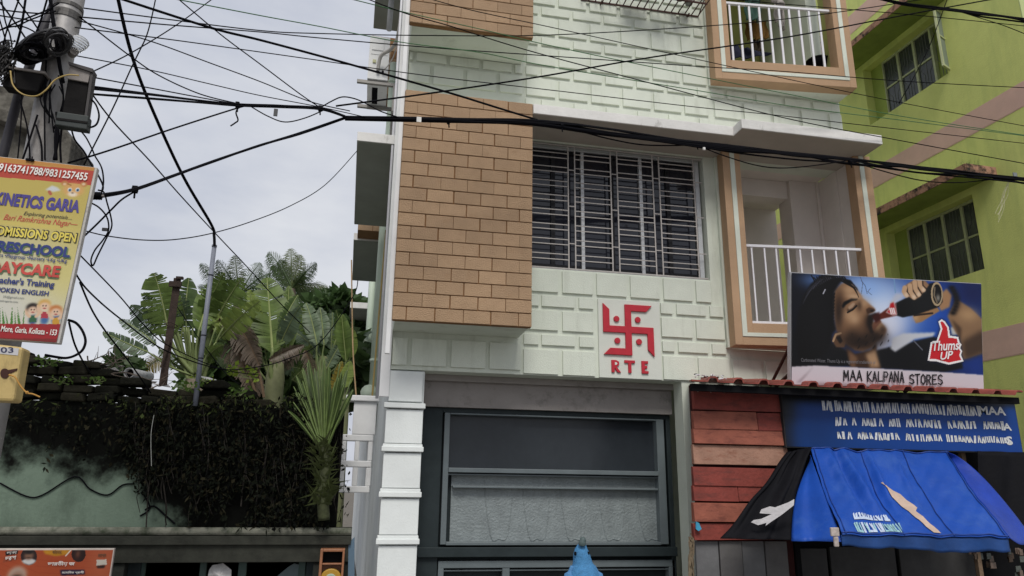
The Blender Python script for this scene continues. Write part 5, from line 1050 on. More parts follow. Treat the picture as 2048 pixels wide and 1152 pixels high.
def blade(m, A, B, wid, tear=.25, sag=.12, twist=0.0, droop=.15, seg=34, fold=.25, side=None, wpow=.75):
    """a banana-like leaf from A to B: a curved midrib and two half blades of strips with tears between them"""
    A, B = V(A), V(B); d = B-A; Ln = d.length; mid = (A+B)/2+UP_*Ln*sag; view = ((A+B)/2-EYE).normalized()
    s0 = side or d.normalized().cross(view).normalized(); nrm = s0.cross(d.normalized()).normalized()
    if nrm.dot(view) > 0: nrm = -nrm
    s0 = (s0*math.cos(twist)+nrm*math.sin(twist)).normalized(); pts = []
    for i in range(seg+1):
        t = i/seg; pts.append(A*(1-t)**2+mid*2*t*(1-t)+B*t*t)
    for sg in (-1, 1):
        sl = random.uniform(-.05, .05); nd = 0.0
        for i in range(seg):
            t0, t1 = i/seg, (i+1)/seg
            if random.random() < tear*.45: sl = random.uniform(-.14, .14); nd = random.uniform(-.3, .5); gap = random.uniform(.0, .45)
            else: gap = 0.0
            w0 = wid*.5*max(.02, math.sin(math.pi*min(1, t0**wpow*.98+.02)))**.6; w1 = wid*.5*max(.02, math.sin(math.pi*min(1, t1**wpow*.98+.02)))**.6
            if random.random() < .08*tear: w0 *= .75; w1 *= .75
            p0, p1 = pts[i], pts[i+1]; td = (p1-p0).normalized(); p0g = p0.lerp(p1, gap*.4); row = []
            for k in range(5):
                q = k/4; off = s0*sg*q+nrm*(fold*math.sin(q*1.6))+td*(.26+sl)*q*q-UP_*(droop+nd*.4)*q*q
                g_ = gap*q
                row.append((p0g.lerp(p1, g_*.5)+off*w0, p1+off*w1))
            vs = [a for ab in row for a in ab]; m.add(vs, [(2*k, 2*k+1, 2*k+3, 2*k+2) for k in range(4)])
    return pts
def leaf(root, cx, pA, pB, wpx, y0, y1, matl, stalk=None, smat=ST, **kw):
    A, B = ay(pA[0], pA[1], y0), ay(pB[0], pB[1], y1); wid = wpx/FPX*(A-EYE).length
    m = MB(); pts = blade(m, A, B, wid, **kw); o = m.build('leaf_blade', matl, root, smooth=True)
    r = MB(); n = len(pts); r.tube([p+V((0, -.004, 0)) for p in pts], [wid*.028*(1-.8*i/n)+.002 for i in range(n)], 5); r.build('midrib', RIB if smat is ST else smat, o)
    if stalk:
        S0 = ay(stalk[0], stalk[1], (y0+cx)/2 if cx else y0); r = MB(); md = (S0+A)/2+(A-S0).cross(V((0, 1, 0))).normalized()*.03; r.tube(smooth_pts([S0, md, A, pts[2]], 5), [wid*.06]*6+[wid*.045]*6+[wid*.035]*4, 7); r.build('stalk', smat, root, smooth=True)
    return o
def plant(name, px, py, y, label, cat, group=None):
    p = ay(px, py, y); return thing(name, (p.x, y, 0), label, cat, group)
# traveller's palm left of the grey pipe
T1 = plant('travellers_palm', 390, 745, 9.4, 'broad fan of paddle leaves around the rusty iron post', 'palm')
c1 = 9.4
for pA, pB, w_, mt, st, kw in (((338, 672), (308, 546), 66, LG, (388, 748), dict(tear=1.5)), ((362, 680), (378, 556), 50, LD, (392, 748), dict(tear=1.0)), ((318, 668), (262, 610), 40, LB, (384, 748), dict(tear=1.6)), ((296, 704), (206, 664), 30, LB, (382, 750), dict(tear=.9, sag=-.02)), ((312, 690), (238, 640), 26, LB, (383, 750), dict(tear=2.2)), ((398, 662), (430, 562), 46, LG, (396, 748), dict(tear=1.0)), ((418, 668), (484, 556), 66, LG, (400, 748), dict(tear=1.1)), ((440, 676), (520, 602), 44, LY, (404, 748), dict(tear=1.2, sag=.08)), ((352, 660), (340, 572), 40, LG, (390, 748), dict(tear=1.2)), ((330, 720), (288, 742), 34, LYE, (386, 752), dict(tear=1.6, sag=.3)), ((428, 690), (470, 650), 34, LD, (402, 750), dict(tear=1.2)), ((405, 640), (448, 545), 40, LG, (398, 748), dict(tear=1.0)), ((372, 640), (352, 580), 30, LB, (390, 748), dict(tear=1.8)), ((436, 668), (452, 590), 34, LY, (402, 748), dict(tear=1.5)), ((320, 650), (288, 585), 30, LD, (386, 748), dict(tear=2.0)), ((410, 720), (446, 690), 30, LG, (400, 752), dict(tear=1.5)), ((350, 735), (318, 700), 26, LG, (388, 752), dict(tear=1.6))):
    leaf(T1, c1, pA, pB, w_, c1+random.uniform(-.25, .25), c1+random.uniform(-.5, .4), mt, st, **kw)
m = MB()
for k in range(16):
    a = 372+k*2.6; m.tube(smooth_pts([ay(385+k*.9, 790, c1), ay(a-3+k*.5, 735, c1), ay(340+k*8+random.uniform(-4, 4), 655, c1+random.uniform(-.2, .2))], 6), [.022]*6+[.016]*6+[.008], 6)
m.build('leaf_stalks', ST, T1, smooth=True)
m = MB(); p = T1.location; m.tube([(p.x, c1, 0), (p.x, c1, 1.6), (p.x+.02, c1, ay(392, 760, c1).z)], [.16, .14, .12], 12); m.build('trunk', TRUNK, T1, smooth=True)
# banana clumps
T2 = plant('banana_plant', 545, 760, 9.8, 'tall banana plant with one broad upright olive leaf', 'banana plant', 'banana plants behind the wall')
c2 = 9.8
for pA, pB, w_, mt, st, kw in (((545, 706), (534, 556), 78, LG, (548, 775), dict(tear=.8, sag=.02, droop=.05)), ((572, 700), (578, 572), 40, LG, (556, 775), dict(tear=.5, sag=.02)), ((518, 676), (470, 628), 36, LG, (545, 770), dict(tear=.9)), ((530, 690), (508, 600), 34, LD, (548, 770), dict(tear=.8)), ((560, 690), (600, 612), 34, LB, (556, 770), dict(tear=.9)), ((500, 700), (450, 668), 30, LD, (540, 770), dict(tear=1.3)), ((515, 660), (498, 580), 30, LY, (545, 770), dict(tear=1.2)), ((560, 660), (596, 590), 28, LD, (556, 770), dict(tear=1.4)), ((470, 735), (432, 715), 26, LG, (540, 775), dict(tear=1.6))):
    leaf(T2, c2, pA, pB, w_, c2+random.uniform(-.2, .2), c2+random.uniform(-.4, .3), mt, st, **kw)
for pA, pB, w_ in (((452, 640), (486, 745), 50), ((470, 640), (520, 735), 46), ((440, 636), (432, 690), 26), ((500, 655), (512, 760), 30), ((538, 720), (608, 690), 26), ((470, 690), (505, 790), 34), ((520, 745), (500, 800), 30)):
    leaf(T2, None, pA, pB, w_, c2-.4, c2-.3+random.uniform(-.2, .2), LBR, None, STB, tear=2.6, sag=.1, droop=.5, fold=.6)
for a in ((445, 640, 512, 790), (490, 690, 528, 795)): m = MB(); m.tube(smooth_pts([ay(a[0], a[1], c2-.4), ay((a[0]+a[2])/2+8, (a[1]+a[3])/2, c2-.4), ay(a[2], a[3], c2-.4)], 6), .018, 6); m.build('dead_stalk', STB, T2)
m = MB(); p = ay(549, 770, c2); m.tube([(p.x, c2, 0), (p.x, c2, p.z+.1), (p.x, c2, p.z+.5)], [.15, .12, .06], 12); m.build('stem', mat('banana_stem', (.15, .16, .08), .7, .3, 6), T2, smooth=True)
T3 = plant('banana_plant', 630, 740, 10.4, 'bluish green torn banana leaves between the olive leaf and the white house', 'banana plant', 'banana plants behind the wall')
c3 = 10.4
for pA, pB, w_, mt, st, kw in (((634, 690), (612, 606), 34, LB, (640, 770), dict(tear=1.4)), ((648, 690), (640, 615), 30, LB, (645, 770), dict(tear=1.6)), ((640, 712), (588, 664), 30, LB, (642, 770), dict(tear=1.8)), ((662, 700), (665, 625), 26, LB, (650, 770), dict(tear=1.2)), ((622, 715), (575, 712), 30, LD, (640, 772), dict(tear=1.4)), ((620, 745), (565, 735), 36, LD, (640, 775), dict(tear=1.0)), ((690, 700), (672, 620), 24, LD, (660, 775), dict(tear=1.0)), ((616, 670), (602, 615), 26, LG, (640, 770), dict(tear=1.0)), ((600, 730), (622, 690), 28, LG, (640, 772), dict(tear=1.8)), ((655, 735), (680, 690), 26, LB, (648, 772), dict(tear=1.6)), ((585, 760), (612, 735), 30, LG, (640, 775), dict(tear=1.4)), ((668, 690), (690, 640), 22, LG, (652, 772), dict(tear=1.2)), ((660, 745), (700, 720), 26, LD, (650, 775), dict(tear=1.4))):
    leaf(T3, c3, pA, pB, w_, c3+random.uniform(-.2, .2), c3+random.uniform(-.4, .3), mt, st, **kw)
for pA, pB, w_ in (((598, 690), (560, 740), 30), ((575, 700), (540, 745), 26), ((610, 700), (630, 760), 26)): leaf(T3, None, pA, pB, w_, c3-.3, c3-.3, LBR, None, STB, tear=2.6, droop=.5, fold=.6)
m = MB(); p = ay(644, 770, c3); m.tube([(p.x, c3, 0), (p.x, c3, p.z), (p.x, c3, p.z+.4)], [.14, .11, .06], 12); m.build('stem', mat('banana_stem', (.15, .16, .08)), T3, smooth=True)
T4 = plant('banana_plant', 690, 770, 9.0, 'young banana plant with a single upright bright green leaf by the white house', 'banana plant', 'banana plants behind the wall')
leaf(T4, 9.0, (692, 722), (683, 628), 30, 9.0, 8.95, LG, (690, 800), tear=.0, sag=.0, droop=.0, fold=.7, wpow=1.0)
leaf(T4, 9.0, (700, 715), (704, 655), 26, 9.1, 9.0, LY, (692, 800), tear=.5, sag=.02)
leaf(T4, 9.0, (688, 775), (700, 722), 26, 8.9, 8.9, LY, (686, 800), tear=.3, sag=.02)
leaf(T4, 9.0, (664, 790), (684, 722), 20, 9.0, 8.9, LYE, (668, 805), tear=1.2, sag=.05)
m = MB(); p = ay(690, 800, 9.0); m.tube([(p.x, 9.0, 0), (p.x, 9.0, p.z+.15)], [.10, .05], 10); m.build('stem', mat('banana_stem', (.15, .16, .08)), T4, smooth=True)
# young fan palm hanging over the wall end
T5 = plant('fan_palm', 648, 950, 6.6, 'young palm with a spray of narrow green stalks at the dark wall end', 'palm')
c5 = 6.72; m = MB(); m2 = MB(); random.seed(55)
for k in range(46):
    u = k/45; tx = 580+126*u+random.uniform(-5, 5); ty = 775-50*math.sin(math.pi*u)+random.uniform(-20, 50); yy = c5+random.uniform(-.25, .25)
    b_ = ay(640+14*u, 890+random.uniform(-4, 12), c5-.15); e_ = ay(tx, ty, yy); md = b_.lerp(e_, .5)+V((.02*(u-.5), 0, .03))
    m.tube(smooth_pts([b_, md, e_], 6), [.009]*6+[.006]*6+[.003], 5)
    if k % 2 == 0:
        s_ = (e_-b_).normalized().cross(V((0, 1, 0))).normalized()*.022; vs = []
        pts = smooth_pts([b_.lerp(e_, .2), md.lerp(e_, .3), e_], 5)
        for j, p in enumerate(pts): w_ = math.sin(math.pi*(j+.3)/(len(pts)+.3)); vs += [p-s_*w_+V((0, .01, .0)), p+s_*w_+V((0, .012, .012*w_))]
        m2.add(vs, [(2*j, 2*j+1, 2*j+3, 2*j+2) for j in range(len(pts)-1)])
o = m.build('stalks', mat('fan_stalk', (.105, .15, .04), .5, .25, 14), T5, smooth=True); m2.build('leaflets', leafmat('fan_leaf', (.075, .12, .03)), T5)
m = MB(); m.tube(smooth_pts([ay(648, 1040, c5-.12), ay(645, 970, c5-.14), ay(652, 935, c5-.15), ay(646, 890, c5-.15)], 6), [.05]*6+[.045]*6+[.034]*7, 10); m.build('trunk', mat('fan_trunk', (.045, .052, .022), .85, .35, 18, .9, 30), T5, smooth=True)
m = MB(); random.seed(58)
for k in range(150):
    p = ay(random.uniform(626, 664), random.uniform(880, 1010), c5-.17); d_ = V((random.uniform(-1, 1), random.uniform(-.8, .2), random.uniform(-.2, 1))).normalized(); s_ = d_.cross(V((0, 1, .3))).normalized()*.012; L_ = random.uniform(.06, .2); m.add([p-s_, p+s_, p+d_*L_], [(0, 1, 2)])
m.build('leaf_sheaths', leafmat('sheath_green', (.06, .075, .025)), T5)
# coconut palms far behind
def coconut(px, py, y, fr, label, lean=0):
    c_ = ay(px, py, y); t = thing('coconut_palm', (c_.x, y, 0), label, 'palm', 'coconut palms beyond the garden')
    m = MB(); m.tube(smooth_pts([(c_.x+lean, y, 0), (c_.x+lean*.5, y, c_.z*.5), (c_.x, y, c_.z)], 6), [.16]*6+[.13]*6+[.10], 10); m.build('trunk', TRUNK, t, smooth=True)
    for (ex, ey, mt, dn) in fr:
        e_ = ay(ex, ey, y+random.uniform(-1.0, .6)); Ln = (e_-c_).length; md = c_.lerp(e_, .5)+UP_*Ln*dn; N_ = 40; pts = []
        for i in range(N_+1): q = i/N_; pts.append(c_*(1-q)**2+md*2*q*(1-q)+e_*q*q)
        m = MB(); m.tube(pts, [.028*(1-.85*i/N_) for i in range(N_+1)], 5)
        for i in range(3, N_+1):
            p = pts[i]; td = (pts[i]-pts[i-1]).normalized(); sd = td.cross(V((0, 1, .2))).normalized(); ll = Ln*.34*math.sin(math.pi*min(1, .18+.80*i/N_))**.7
            for sg in (-1, 1):
                for rep in (0, 1):
                    d_ = (sd*sg*(.62+random.uniform(-.08, .08))+td*.8-UP_*(.25+.55*rep+random.uniform(0, .3))).normalized(); q1 = p+d_*ll*.55; q2 = p+d_*ll-UP_*ll*.22; wv = td*.008
                    m.add([p-wv*.5, p+wv*.5, q1+wv, q1-wv, q2], [(0, 1, 2, 3), (3, 2, 4)])
        m.build('frond', mt, t)
    return t
coconut(478, 592, 21, [(402, 528, PALM, .16), (398, 572, PALM, .22), (436, 520, PALM, .12), (540, 545, PALM, .16), (520, 526, PALM, .12), (470, 512, PALMY, .05), (548, 575, PALM, .28), (420, 600, PALM, .28), (500, 610, PALM, .2)], 'wide dark coconut palm behind the paddle leaves, its fronds spread low')
coconut(584, 578, 19, [(538, 506, PALM, .16), (545, 530, PALM, .22), (582, 498, PALMY, .03), (600, 510, PALMY, .06), (632, 526, PALM, .14), (655, 574, PALMY, .22), (560, 520, PALM, .1), (610, 545, PALMY, .1), (648, 590, PALM, .26), (640, 640, PALM, .35), (545, 600, PALM, .3), (660, 620, PALMY, .3), (615, 640, PALM, .2)], 'taller coconut palm with upright fronds against the grey sky')
# dark broadleaf tree
def crown(m, cs, n, s0, s1, y0):
    for _ in range(n):
        (cx, cy, rx, ry) = random.choice(cs); a = random.uniform(0, 6.283); q = random.random()**.45; p = ay(cx+rx*q*math.cos(a), cy+ry*q*math.sin(a), y0+random.uniform(-1.2, 1.2))
        d_ = V((random.uniform(-1, 1), random.uniform(-1, .4), random.uniform(-.8, .5))).normalized(); s_ = d_.cross(V((random.uniform(-1, 1), random.uniform(-1, 1), random.uniform(-1, 1)))).normalized(); L_ = random.uniform(s0, s1); m.add([p, p+d_*L_*.5+s_*L_*.28, p+d_*L_, p+d_*L_*.5-s_*L_*.28], [(0, 1, 2, 3)])
T6 = plant('broadleaf_tree', 675, 640, 16, 'dark round crowned tree rising between the coconut palm and the white house', 'tree')
random.seed(61); m = MB(); crown(m, [(665, 600, 22, 14), (690, 606, 22, 18), (640, 610, 22, 14), (712, 620, 18, 20), (650, 640, 26, 26), (690, 650, 30, 30), (625, 625, 14, 14), (722, 655, 14, 26), (676, 592, 14, 8), (612, 640, 14, 18)], 2600, .16, .34, 16); m.build('crown', leafmat('tree_leaf', (.06, .105, .035)), T6)
m = MB(); p = ay(675, 700, 16); m.tube([(p.x, 16, 0), (p.x, 16, p.z), ay(680, 630, 16)], [.22, .15, .05], 10); m.tube([ay(676, 680, 16), ay(650, 620, 16)], [.09, .03], 8); m.tube([ay(677, 670, 16), ay(705, 620, 16)], [.09, .03], 8); m.build('trunk', mat('bark', (.10, .08, .06), .9, .3, 12, .7, 30), T6, smooth=True)
# undergrowth seen between the plants, small shrubs
random.seed(66); m = MB(); crown(m, [(560, 740, 60, 40), (470, 760, 50, 35), (640, 745, 50, 45), (700, 730, 30, 60), (420, 765, 40, 25), (600, 700, 40, 40), (520, 700, 40, 40), (660, 690, 40, 40), (440, 700, 24, 30), (600, 785, 50, 22), (660, 780, 40, 26), (530, 790, 60, 20), (460, 785, 40, 14)], 3600, .2, .5, 12.5); o = m.build('undergrowth', leafmat('under_leaf', (.05, .085, .028))); tag(o, kind='stuff')
random.seed(67); m = MB(); crown(m, [(246, 728, 16, 14), (262, 738, 14, 10), (232, 742, 8, 8)], 420, .10, .22, 9.2); SB2 = plant('shrub', 248, 745, 9.2, 'small ferny shrub behind the broken bricks left of the paddle leaves', 'shrub'); m.build('foliage', leafmat('fern_leaf', (.055, .09, .03)), SB2)
m = MB(); p = ay(248, 745, 9.2); m.tube([(p.x, 9.2, 0), (p.x, 9.2, p.z)], [.04, .015], 6); m.build('stem', STB, SB2)
# hanging creeper and roots over the wall
random.seed(71); m = MB()
def creep(a, b):
    e = 0
    if a < 90: e = 870
    elif a < 250: e = 905+25*math.sin(a*.09)
    elif a < 380: e = 960+.45*(a-250)*.6+22*math.sin(a*.07)
    elif a < 470: e = 1035+16*math.sin(a*.2)
    else: e = 1058
    return b < e
cm = [mat('creeper_'+a_, c_, 1.0, .4, 9, spec=.02) for a_, c_ in (('a', (.010, .012, .008)), ('b', (.022, .020, .012)), ('c', (.005, .0055, .005)), ('moss', (.040, .052, .018)))]
for _ in range(15000):
    a = random.uniform(0, 700); top = 795+12*math.sin(a*.05) if a > 130 else 800
    b = random.uniform(top, 1056)
    if a > 655-30*math.sin(b*.04)-((b-900)*.12 if b > 900 else 0) and random.random() < .93: continue
    if (a-475)**2/500+(b-1015)**2/900 < 1: continue
    if not creep(a, b+random.uniform(-14, 30)): continue
    if a < 240 and random.random() < .75: continue
    p = ay(a, b, BY-random.uniform(.01, .16)); d_ = V((random.uniform(-.7, .7), random.uniform(-.7, .1), random.uniform(-1.3, .3))).normalized(); s_ = d_.cross(V((random.uniform(-1, 1), 1, random.uniform(-1, 1)))).normalized(); L_ = random.uniform(.025, .085); m.mi = 3 if (b < top+25 and random.random() < .22) else random.choice((0, 0, 1, 2, 2)); kw_ = random.choice((.08, .12, .30, .36)); L_ *= 1 if kw_ < .2 else .6; m.add([p, p+d_*L_*.5+s_*L_*kw_, p+d_*L_, p+d_*L_*.5-s_*L_*kw_], [(0, 1, 2, 3)])
CR = m.build('creeper', cm); tag(CR, 'dark dry creeper hanging over the stained boundary wall', 'creeper')
m = MB()
for k in range(70):
    a = random.uniform(260, 690); b = random.uniform(800, 960); pts = [ay(a, b, BY-.10)]
    for j in range(4): a += random.uniform(-7, 7); b += random.uniform(12, 34); pts.append(ay(a, min(b, 1054), BY-random.uniform(.06, .15)))
    m.tube(smooth_pts(pts, 3), random.choice((.003, .004, .006)), 4)
o = m.build('hanging_roots', mat('root', (.016, .013, .010), .9, .5, 20)); o.parent = CR
m = MB(); m.tube(smooth_pts([ay(308, 830, BY-.18), ay(302, 870, BY-.18), ay(303, 932, BY-.18)], 5), .0028, 5); o = m.build('pale_string', mat('string_white', (.30, .30, .28), .8)); o.parent = CR
# moss and seedlings along the wall top
def seedling(px, py, n, sz, label, col, y=BY-.06):
    p = ay(px, py, y); t = thing('seedling', p, label, 'plant'); m = MB(); s = MB()
    for k in range(n):
        q = p+V((random.uniform(-1, 1)*sz*1.4, random.uniform(-.03, .02), random.uniform(-.2, 1)*sz)); d_ = V((random.uniform(-1, 1), -.4, random.uniform(-.5, .6))).normalized(); s_ = d_.cross(V((0, 1, .5))).normalized(); L_ = sz*random.uniform(.35, .7); m.add([q, q+d_*L_*.5+s_*L_*.3, q+d_*L_, q+d_*L_*.5-s_*L_*.3], [(0, 1, 2, 3)])
        if k % 3 == 0: s.tube([p, q], .0025, 4)
    m.build('leaf', col, t); s.build('stem', ST, t)
sg_ = leafmat('seedling_green', (.10, .17, .035))
seedling(100, 730, 26, .07, 'small clover like weed on the mossy bricks beside the poster', sg_); seedling(122, 765, 26, .06, 'low weed in a brick joint right of the meter box', sg_); seedling(190, 766, 22, .06, 'tiny weed on the mossy ledge left of the broken pipe', sg_); seedling(375, 782, 34, .09, 'spreading weed on the wall top between iron post and grey pipe', sg_); seedling(405, 762, 12, .06, 'sprig with pointed leaves touching the grey pipe', leafmat('sprig', (.22, .30, .04))); seedling(480, 792, 30, .08, 'weed clump on the wall top right of the grey pipe', sg_); seedling(490, 755, 30, .12, 'bright young shoots behind the wall under the dead leaves', leafmat('sprig', (.22, .30, .04)), 8.2)
# twigs and broken pipe on the wall
m = MB(); random.seed(77)
for (a, b, c_, d) in ((172, 735, 310, 770), (175, 728, 235, 690), (180, 732, 260, 716), (200, 740, 282, 700), (230, 742, 345, 765), (300, 775, 345, 764), (172, 712, 200, 745), (215, 700, 250, 740)):
    pts = [ay(a+(c_-a)*j/5+random.uniform(-5, 5), b+(d-b)*j/5+random.uniform(-5, 5), BY+.1+random.uniform(-.06, .06)) for j in range(6)]; m.tube(smooth_pts(pts, 3), [.007*(1-.8*j/15) for j in range(16)], 5)
    for j in (2, 3, 4): q = pts[j]; m.tube([q, q+V((random.uniform(-.12, .12), .02, random.uniform(.02, .14)))], [.004, .001], 4)
o = m.build('dry_twigs', mat('twig', (.12, .095, .075), .9, .3, 20)); tag(o, 'dry bare twigs lying across the broken brick top of the wall', 'twigs')
BP = thing('broken_pipe', ay(270, 748, 7.1), 'broken white pipe end lying on the brick wall top', 'pipe')
A, Bq = ay(258, 746, 6.98), ay(298, 754, 7.5); m = MB(); m.tube([A, Bq], .047, 16, cap=False); o = m.build('pipe_wall', mat('dirty_white_pipe', (.48, .48, .48), .5, .15, 12, dirt=(.2, .2, .18), dscale=9), BP, smooth=True); k = o.modifiers.new('t', 'SOLIDIFY'); k.thickness = .008
m = MB(); m.tube([A.lerp(Bq, .12), A.lerp(Bq, .14)], .046, 16); m.build('inside', M['dark'], BP)
m = MB(); random.seed(79)
for k in range(16):
    p = ay(random.uniform(195, 240) if k < 10 else random.uniform(290, 320), random.uniform(733, 748) if k < 10 else random.uniform(758, 786), 7.0); s_ = random.uniform(.04, .10); q = [V((random.uniform(-1, 1), random.uniform(-.5, .5), random.uniform(-.4, .4)))*s_ for _ in range(5)]; m.add([p+x for x in q], [(0, 1, 2), (0, 2, 3), (0, 3, 4), (0, 4, 1), (1, 2, 3)])
o = m.build('plastic_scraps', mat('scrap', (.42, .40, .38), .7, .25, 15)); tag(o, 'torn pale plastic scraps caught on the brick wall top', 'litter')
m = MB(); m.prism(lambda u, v, d=0: ay(u, v, 6.95)+V((0, -d, 0)), [(398, 752), (418, 755), (434, 760), (430, 763), (412, 759)], 0, .02); o = m.build('white_shard', mat('shard', (.55, .55, .55), .6)); tag(o, 'thin white shard on the wall top just right of the grey pipe', 'shard')
# rusty iron post and grey conduit pole
IP = thing('iron_angle_post', ay(328, 765, 6.9), 'rusty brown iron angle post standing up from the broken wall', 'post')
irm = mat('rust_iron', (.040, .026, .020), .85, .3, 20, .5, 60)
A, Bq = ay(325, 770, 6.9), ay(355, 556, 6.9); w_ = .032; m = MB(); e = (Bq-A); xx = V((1, 0, -e.x/e.z)).normalized()
m.hexa([A-xx*w_, A+xx*w_, A+xx*w_+V((0, .008, 0)), A-xx*w_+V((0, .008, 0)), Bq-xx*w_, Bq+xx*w_, Bq+xx*w_+V((0, .008, 0)), Bq-xx*w_+V((0, .008, 0))]); m.hexa([A-xx*w_+V((0, .0085, 0)), A-xx*(w_-.01)+V((0, .0085, 0)), A-xx*(w_-.01)+V((0, .06, 0)), A-xx*w_+V((0, .06, 0)), Bq-xx*w_+V((0, .0085, 0)), Bq-xx*(w_-.01)+V((0, .0085, 0)), Bq-xx*(w_-.01)+V((0, .06, 0)), Bq-xx*w_+V((0, .06, 0))])
m.build('angle_bar', irm, IP); m = MB(); q = A.lerp(Bq, .93); m.fbox(frame(q, xx, e.normalized(), (0, -1, 0)), -.06, .045, -.02, .03, .0, .03); m.fbox(frame(A.lerp(Bq, 1.0), xx, e.normalized(), (0, -1, 0)), -.01, .05, -.01, .012, -.02, .02); m.build('bracket', irm, IP)
m = MB(); m.tube([ay(322, 735, 6.86), ay(340, 680, 6.88)], .010, 6); q = A.lerp(Bq, .55); m.tube(smooth_pts([q+V((-.05, -.02, 0)), q+V((.0, -.03, .02)), q+V((.06, -.01, -.01)), q+V((.0, .02, -.02)), q+V((-.05, -.02, .01))], 5), .004, 5); m.build('tie_wire', irm, IP)
GC = thing('conduit_pole', ay(390, 808, 6.76), 'slanting grey plastic pipe carrying the thick black cable up from the wall', 'pipe')
m = MB(); A, Bq = ay(390, 812, 6.72), ay(429, 490, 6.72); m.tube([A, Bq], [.022, .020], 12); m.tube([Bq-(Bq-A).normalized()*.02, Bq], .023, 12); m.build('tube', mat('grey_pvc', (.20, .215, .26), .5, .12, 9), GC, smooth=True)
m = MB()
for t_ in (.28, .42, .8): q = A.lerp(Bq, t_); m.tube([q, q+(Bq-A).normalized()*.008], .024, 12)
m.build('tie', M['black'], GC)
# ---------------------------------------------------------------- overhead cables
random.seed(91)
def cable(label, pts, r=.005, col=None, y0=4.2, y1=6.0, group=None, n=8, name='cable', cat='cable'):
    m = MB(); xs_ = [p[0] for p in pts]; D = [0]
    for a, b in zip(pts, pts[1:]): D.append(D[-1]+math.hypot(b[0]-a[0], b[1]-a[1]))
    P = [ay(p[0], p[1], (p[2] if len(p) > 2 else y0+(y1-y0)*d/D[-1])) for p, d in zip(pts, D)]
    m.tube(smooth_pts(P, n), r*1.12, 6); o = m.build(name, col or M['black'], smooth=True); return tag(o, label, cat, group)
A_ = 'overhead cables'
cable('thick black service cable rising from the grey pipe top to the upper left', [(429, 492, 6.7), (428, 470, 6.7), (422, 448, 6.65), (365, 350, 6.2), (300, 208, 5.6), (262, 105, 5.2), (232, -20, 4.9)], .0125, group=A_)
cable('black cable crossing the sky from top left and joining the bundle over the caged window', [(225, -8, 4.5), (420, 55, 4.8), (520, 80, 5), (640, 112, 5.2), (740, 140, 5.35), (900, 186, 5.5), (1000, 217, 5.6), (1075, 240, 5.65)], .0085, group=A_)
cable('thin wire running nearly level across the tan brick bay under its mint soffit', [(108, 8, 4.3), (300, 34, 4.8), (520, 61, 5.2), (640, 67, 5.4), (860, 71, 5.5), (1100, 70, 5.6), (1400, 53, 5.7), (1570, 38, 5.75), (1720, 18, 5.8), (1850, -2, 5.9)], .0042, group=A_)
cable('thin black wire sagging gently past the upper balcony rail to the green block', [(160, 34, 4.25), (340, 50, 4.8), (520, 64, 5.2), (640, 76, 5.3), (860, 95, 5.5), (1100, 112, 5.6), (1400, 133, 5.7), (1570, 143, 5.8), (1800, 162, 6), (2060, 176, 6.2)], .0042, group=A_)
cable('thin wire slanting over the top courses of mint blocks to the stepped sunshade', [(150, 55, 4.25), (340, 79, 4.8), (520, 104, 5.2), (640, 121, 5.3), (860, 152, 5.5), (1100, 180, 5.6), (1400, 215, 5.8), (1540, 229, 5.9), (1750, 253, 6), (2060, 288, 6.2)], .0038, group=A_)
cable('thin wire from the pole that meets the bundle left of the house corner', [(160, 42, 4.25), (300, 82, 4.7), (420, 126, 5), (520, 163, 5.2), (620, 203, 5.3), (700, 222, 5.35)], .004, group=A_)
cable('steep thin wire from the pole clamp down to the tied knot in the sky', [(158, 33, 4.25), (260, 112, 4.6), (320, 152, 4.75), (400, 188, 4.9), (470, 206, 5)], .004, group=A_)
cable('lowest thin wire leaving the pole beside the lamp cover', [(150, 111, 4.25), (300, 140, 4.7), (420, 168, 5), (520, 191, 5.2), (640, 214, 5.3), (730, 234, 5.35)], .0035, group=A_)
cable('wire from the grey box lid to the tied knot', [(172, 152, 4.2), (300, 176, 4.6), (400, 195, 4.85), (472, 208, 5)], .004, group=A_)
cable('green wire from top left passing below the balcony soffit to the right edge', [(330, -6, 4.6), (520, 31, 5), (640, 53, 5.2), (800, 84, 5.4), (960, 105, 5.5), (1100, 133, 5.6), (1400, 182, 5.8), (1600, 215, 5.9), (1800, 240, 6), (2060, 273, 6.2)], .0038, M['greenwire'], group=A_)
cable('green wire crossing the brick bay soffit and the middle of the mint blocks', [(690, -5, 5.2), (812, 25, 5.35), (960, 58, 5.5), (1100, 91, 5.6), (1300, 133, 5.7), (1570, 187, 5.9), (1800, 232, 6), (2060, 272, 6.2)], .0038, M['greenwire'], group=A_)
cable('black wire dropping from the sunshade top corner of the picture across the mint blocks', [(725, -6, 5.2), (812, 27, 5.35), (900, 52, 5.5), (1000, 84, 5.55), (1100, 113, 5.6), (1300, 166, 5.7), (1570, 236, 5.9), (1800, 281, 6), (2060, 329, 6.2)], .0045, group=A_)
cable('thin wire falling from the brick bay across the upper balcony corner', [(850, -5, 5.4), (950, 22, 5.45), (1100, 54, 5.55), (1300, 98, 5.65), (1570, 157, 5.8), (1800, 205, 6), (2060, 254, 6.2)], .0036, group=A_)
cable('black cable climbing from the tied bundle to the upper right corner', [(672, 212, 5.3), (807, 194, 5.4), (960, 172, 5.5), (1100, 150, 5.6), (1300, 115, 5.7), (1570, 75, 5.9), (1800, 32, 6.1), (2020, -8, 6.3)], .0065, group=A_)
cable('thin wire entering over the upper balcony and leaving across the lime wall', [(1430, -6, 5.7), (1520, 4, 5.75), (1700, 19, 5.9), (1850, 32, 6), (2060, 53, 6.2)], .0042, group=A_)
cable('diagonal thin wire hanging in front of the upper lime window', [(1896, -6, 6.2), (1860, 90, 6.4), (1830, 150, 6.5), (1798, 207, 6.6)], .0045, group=A_)
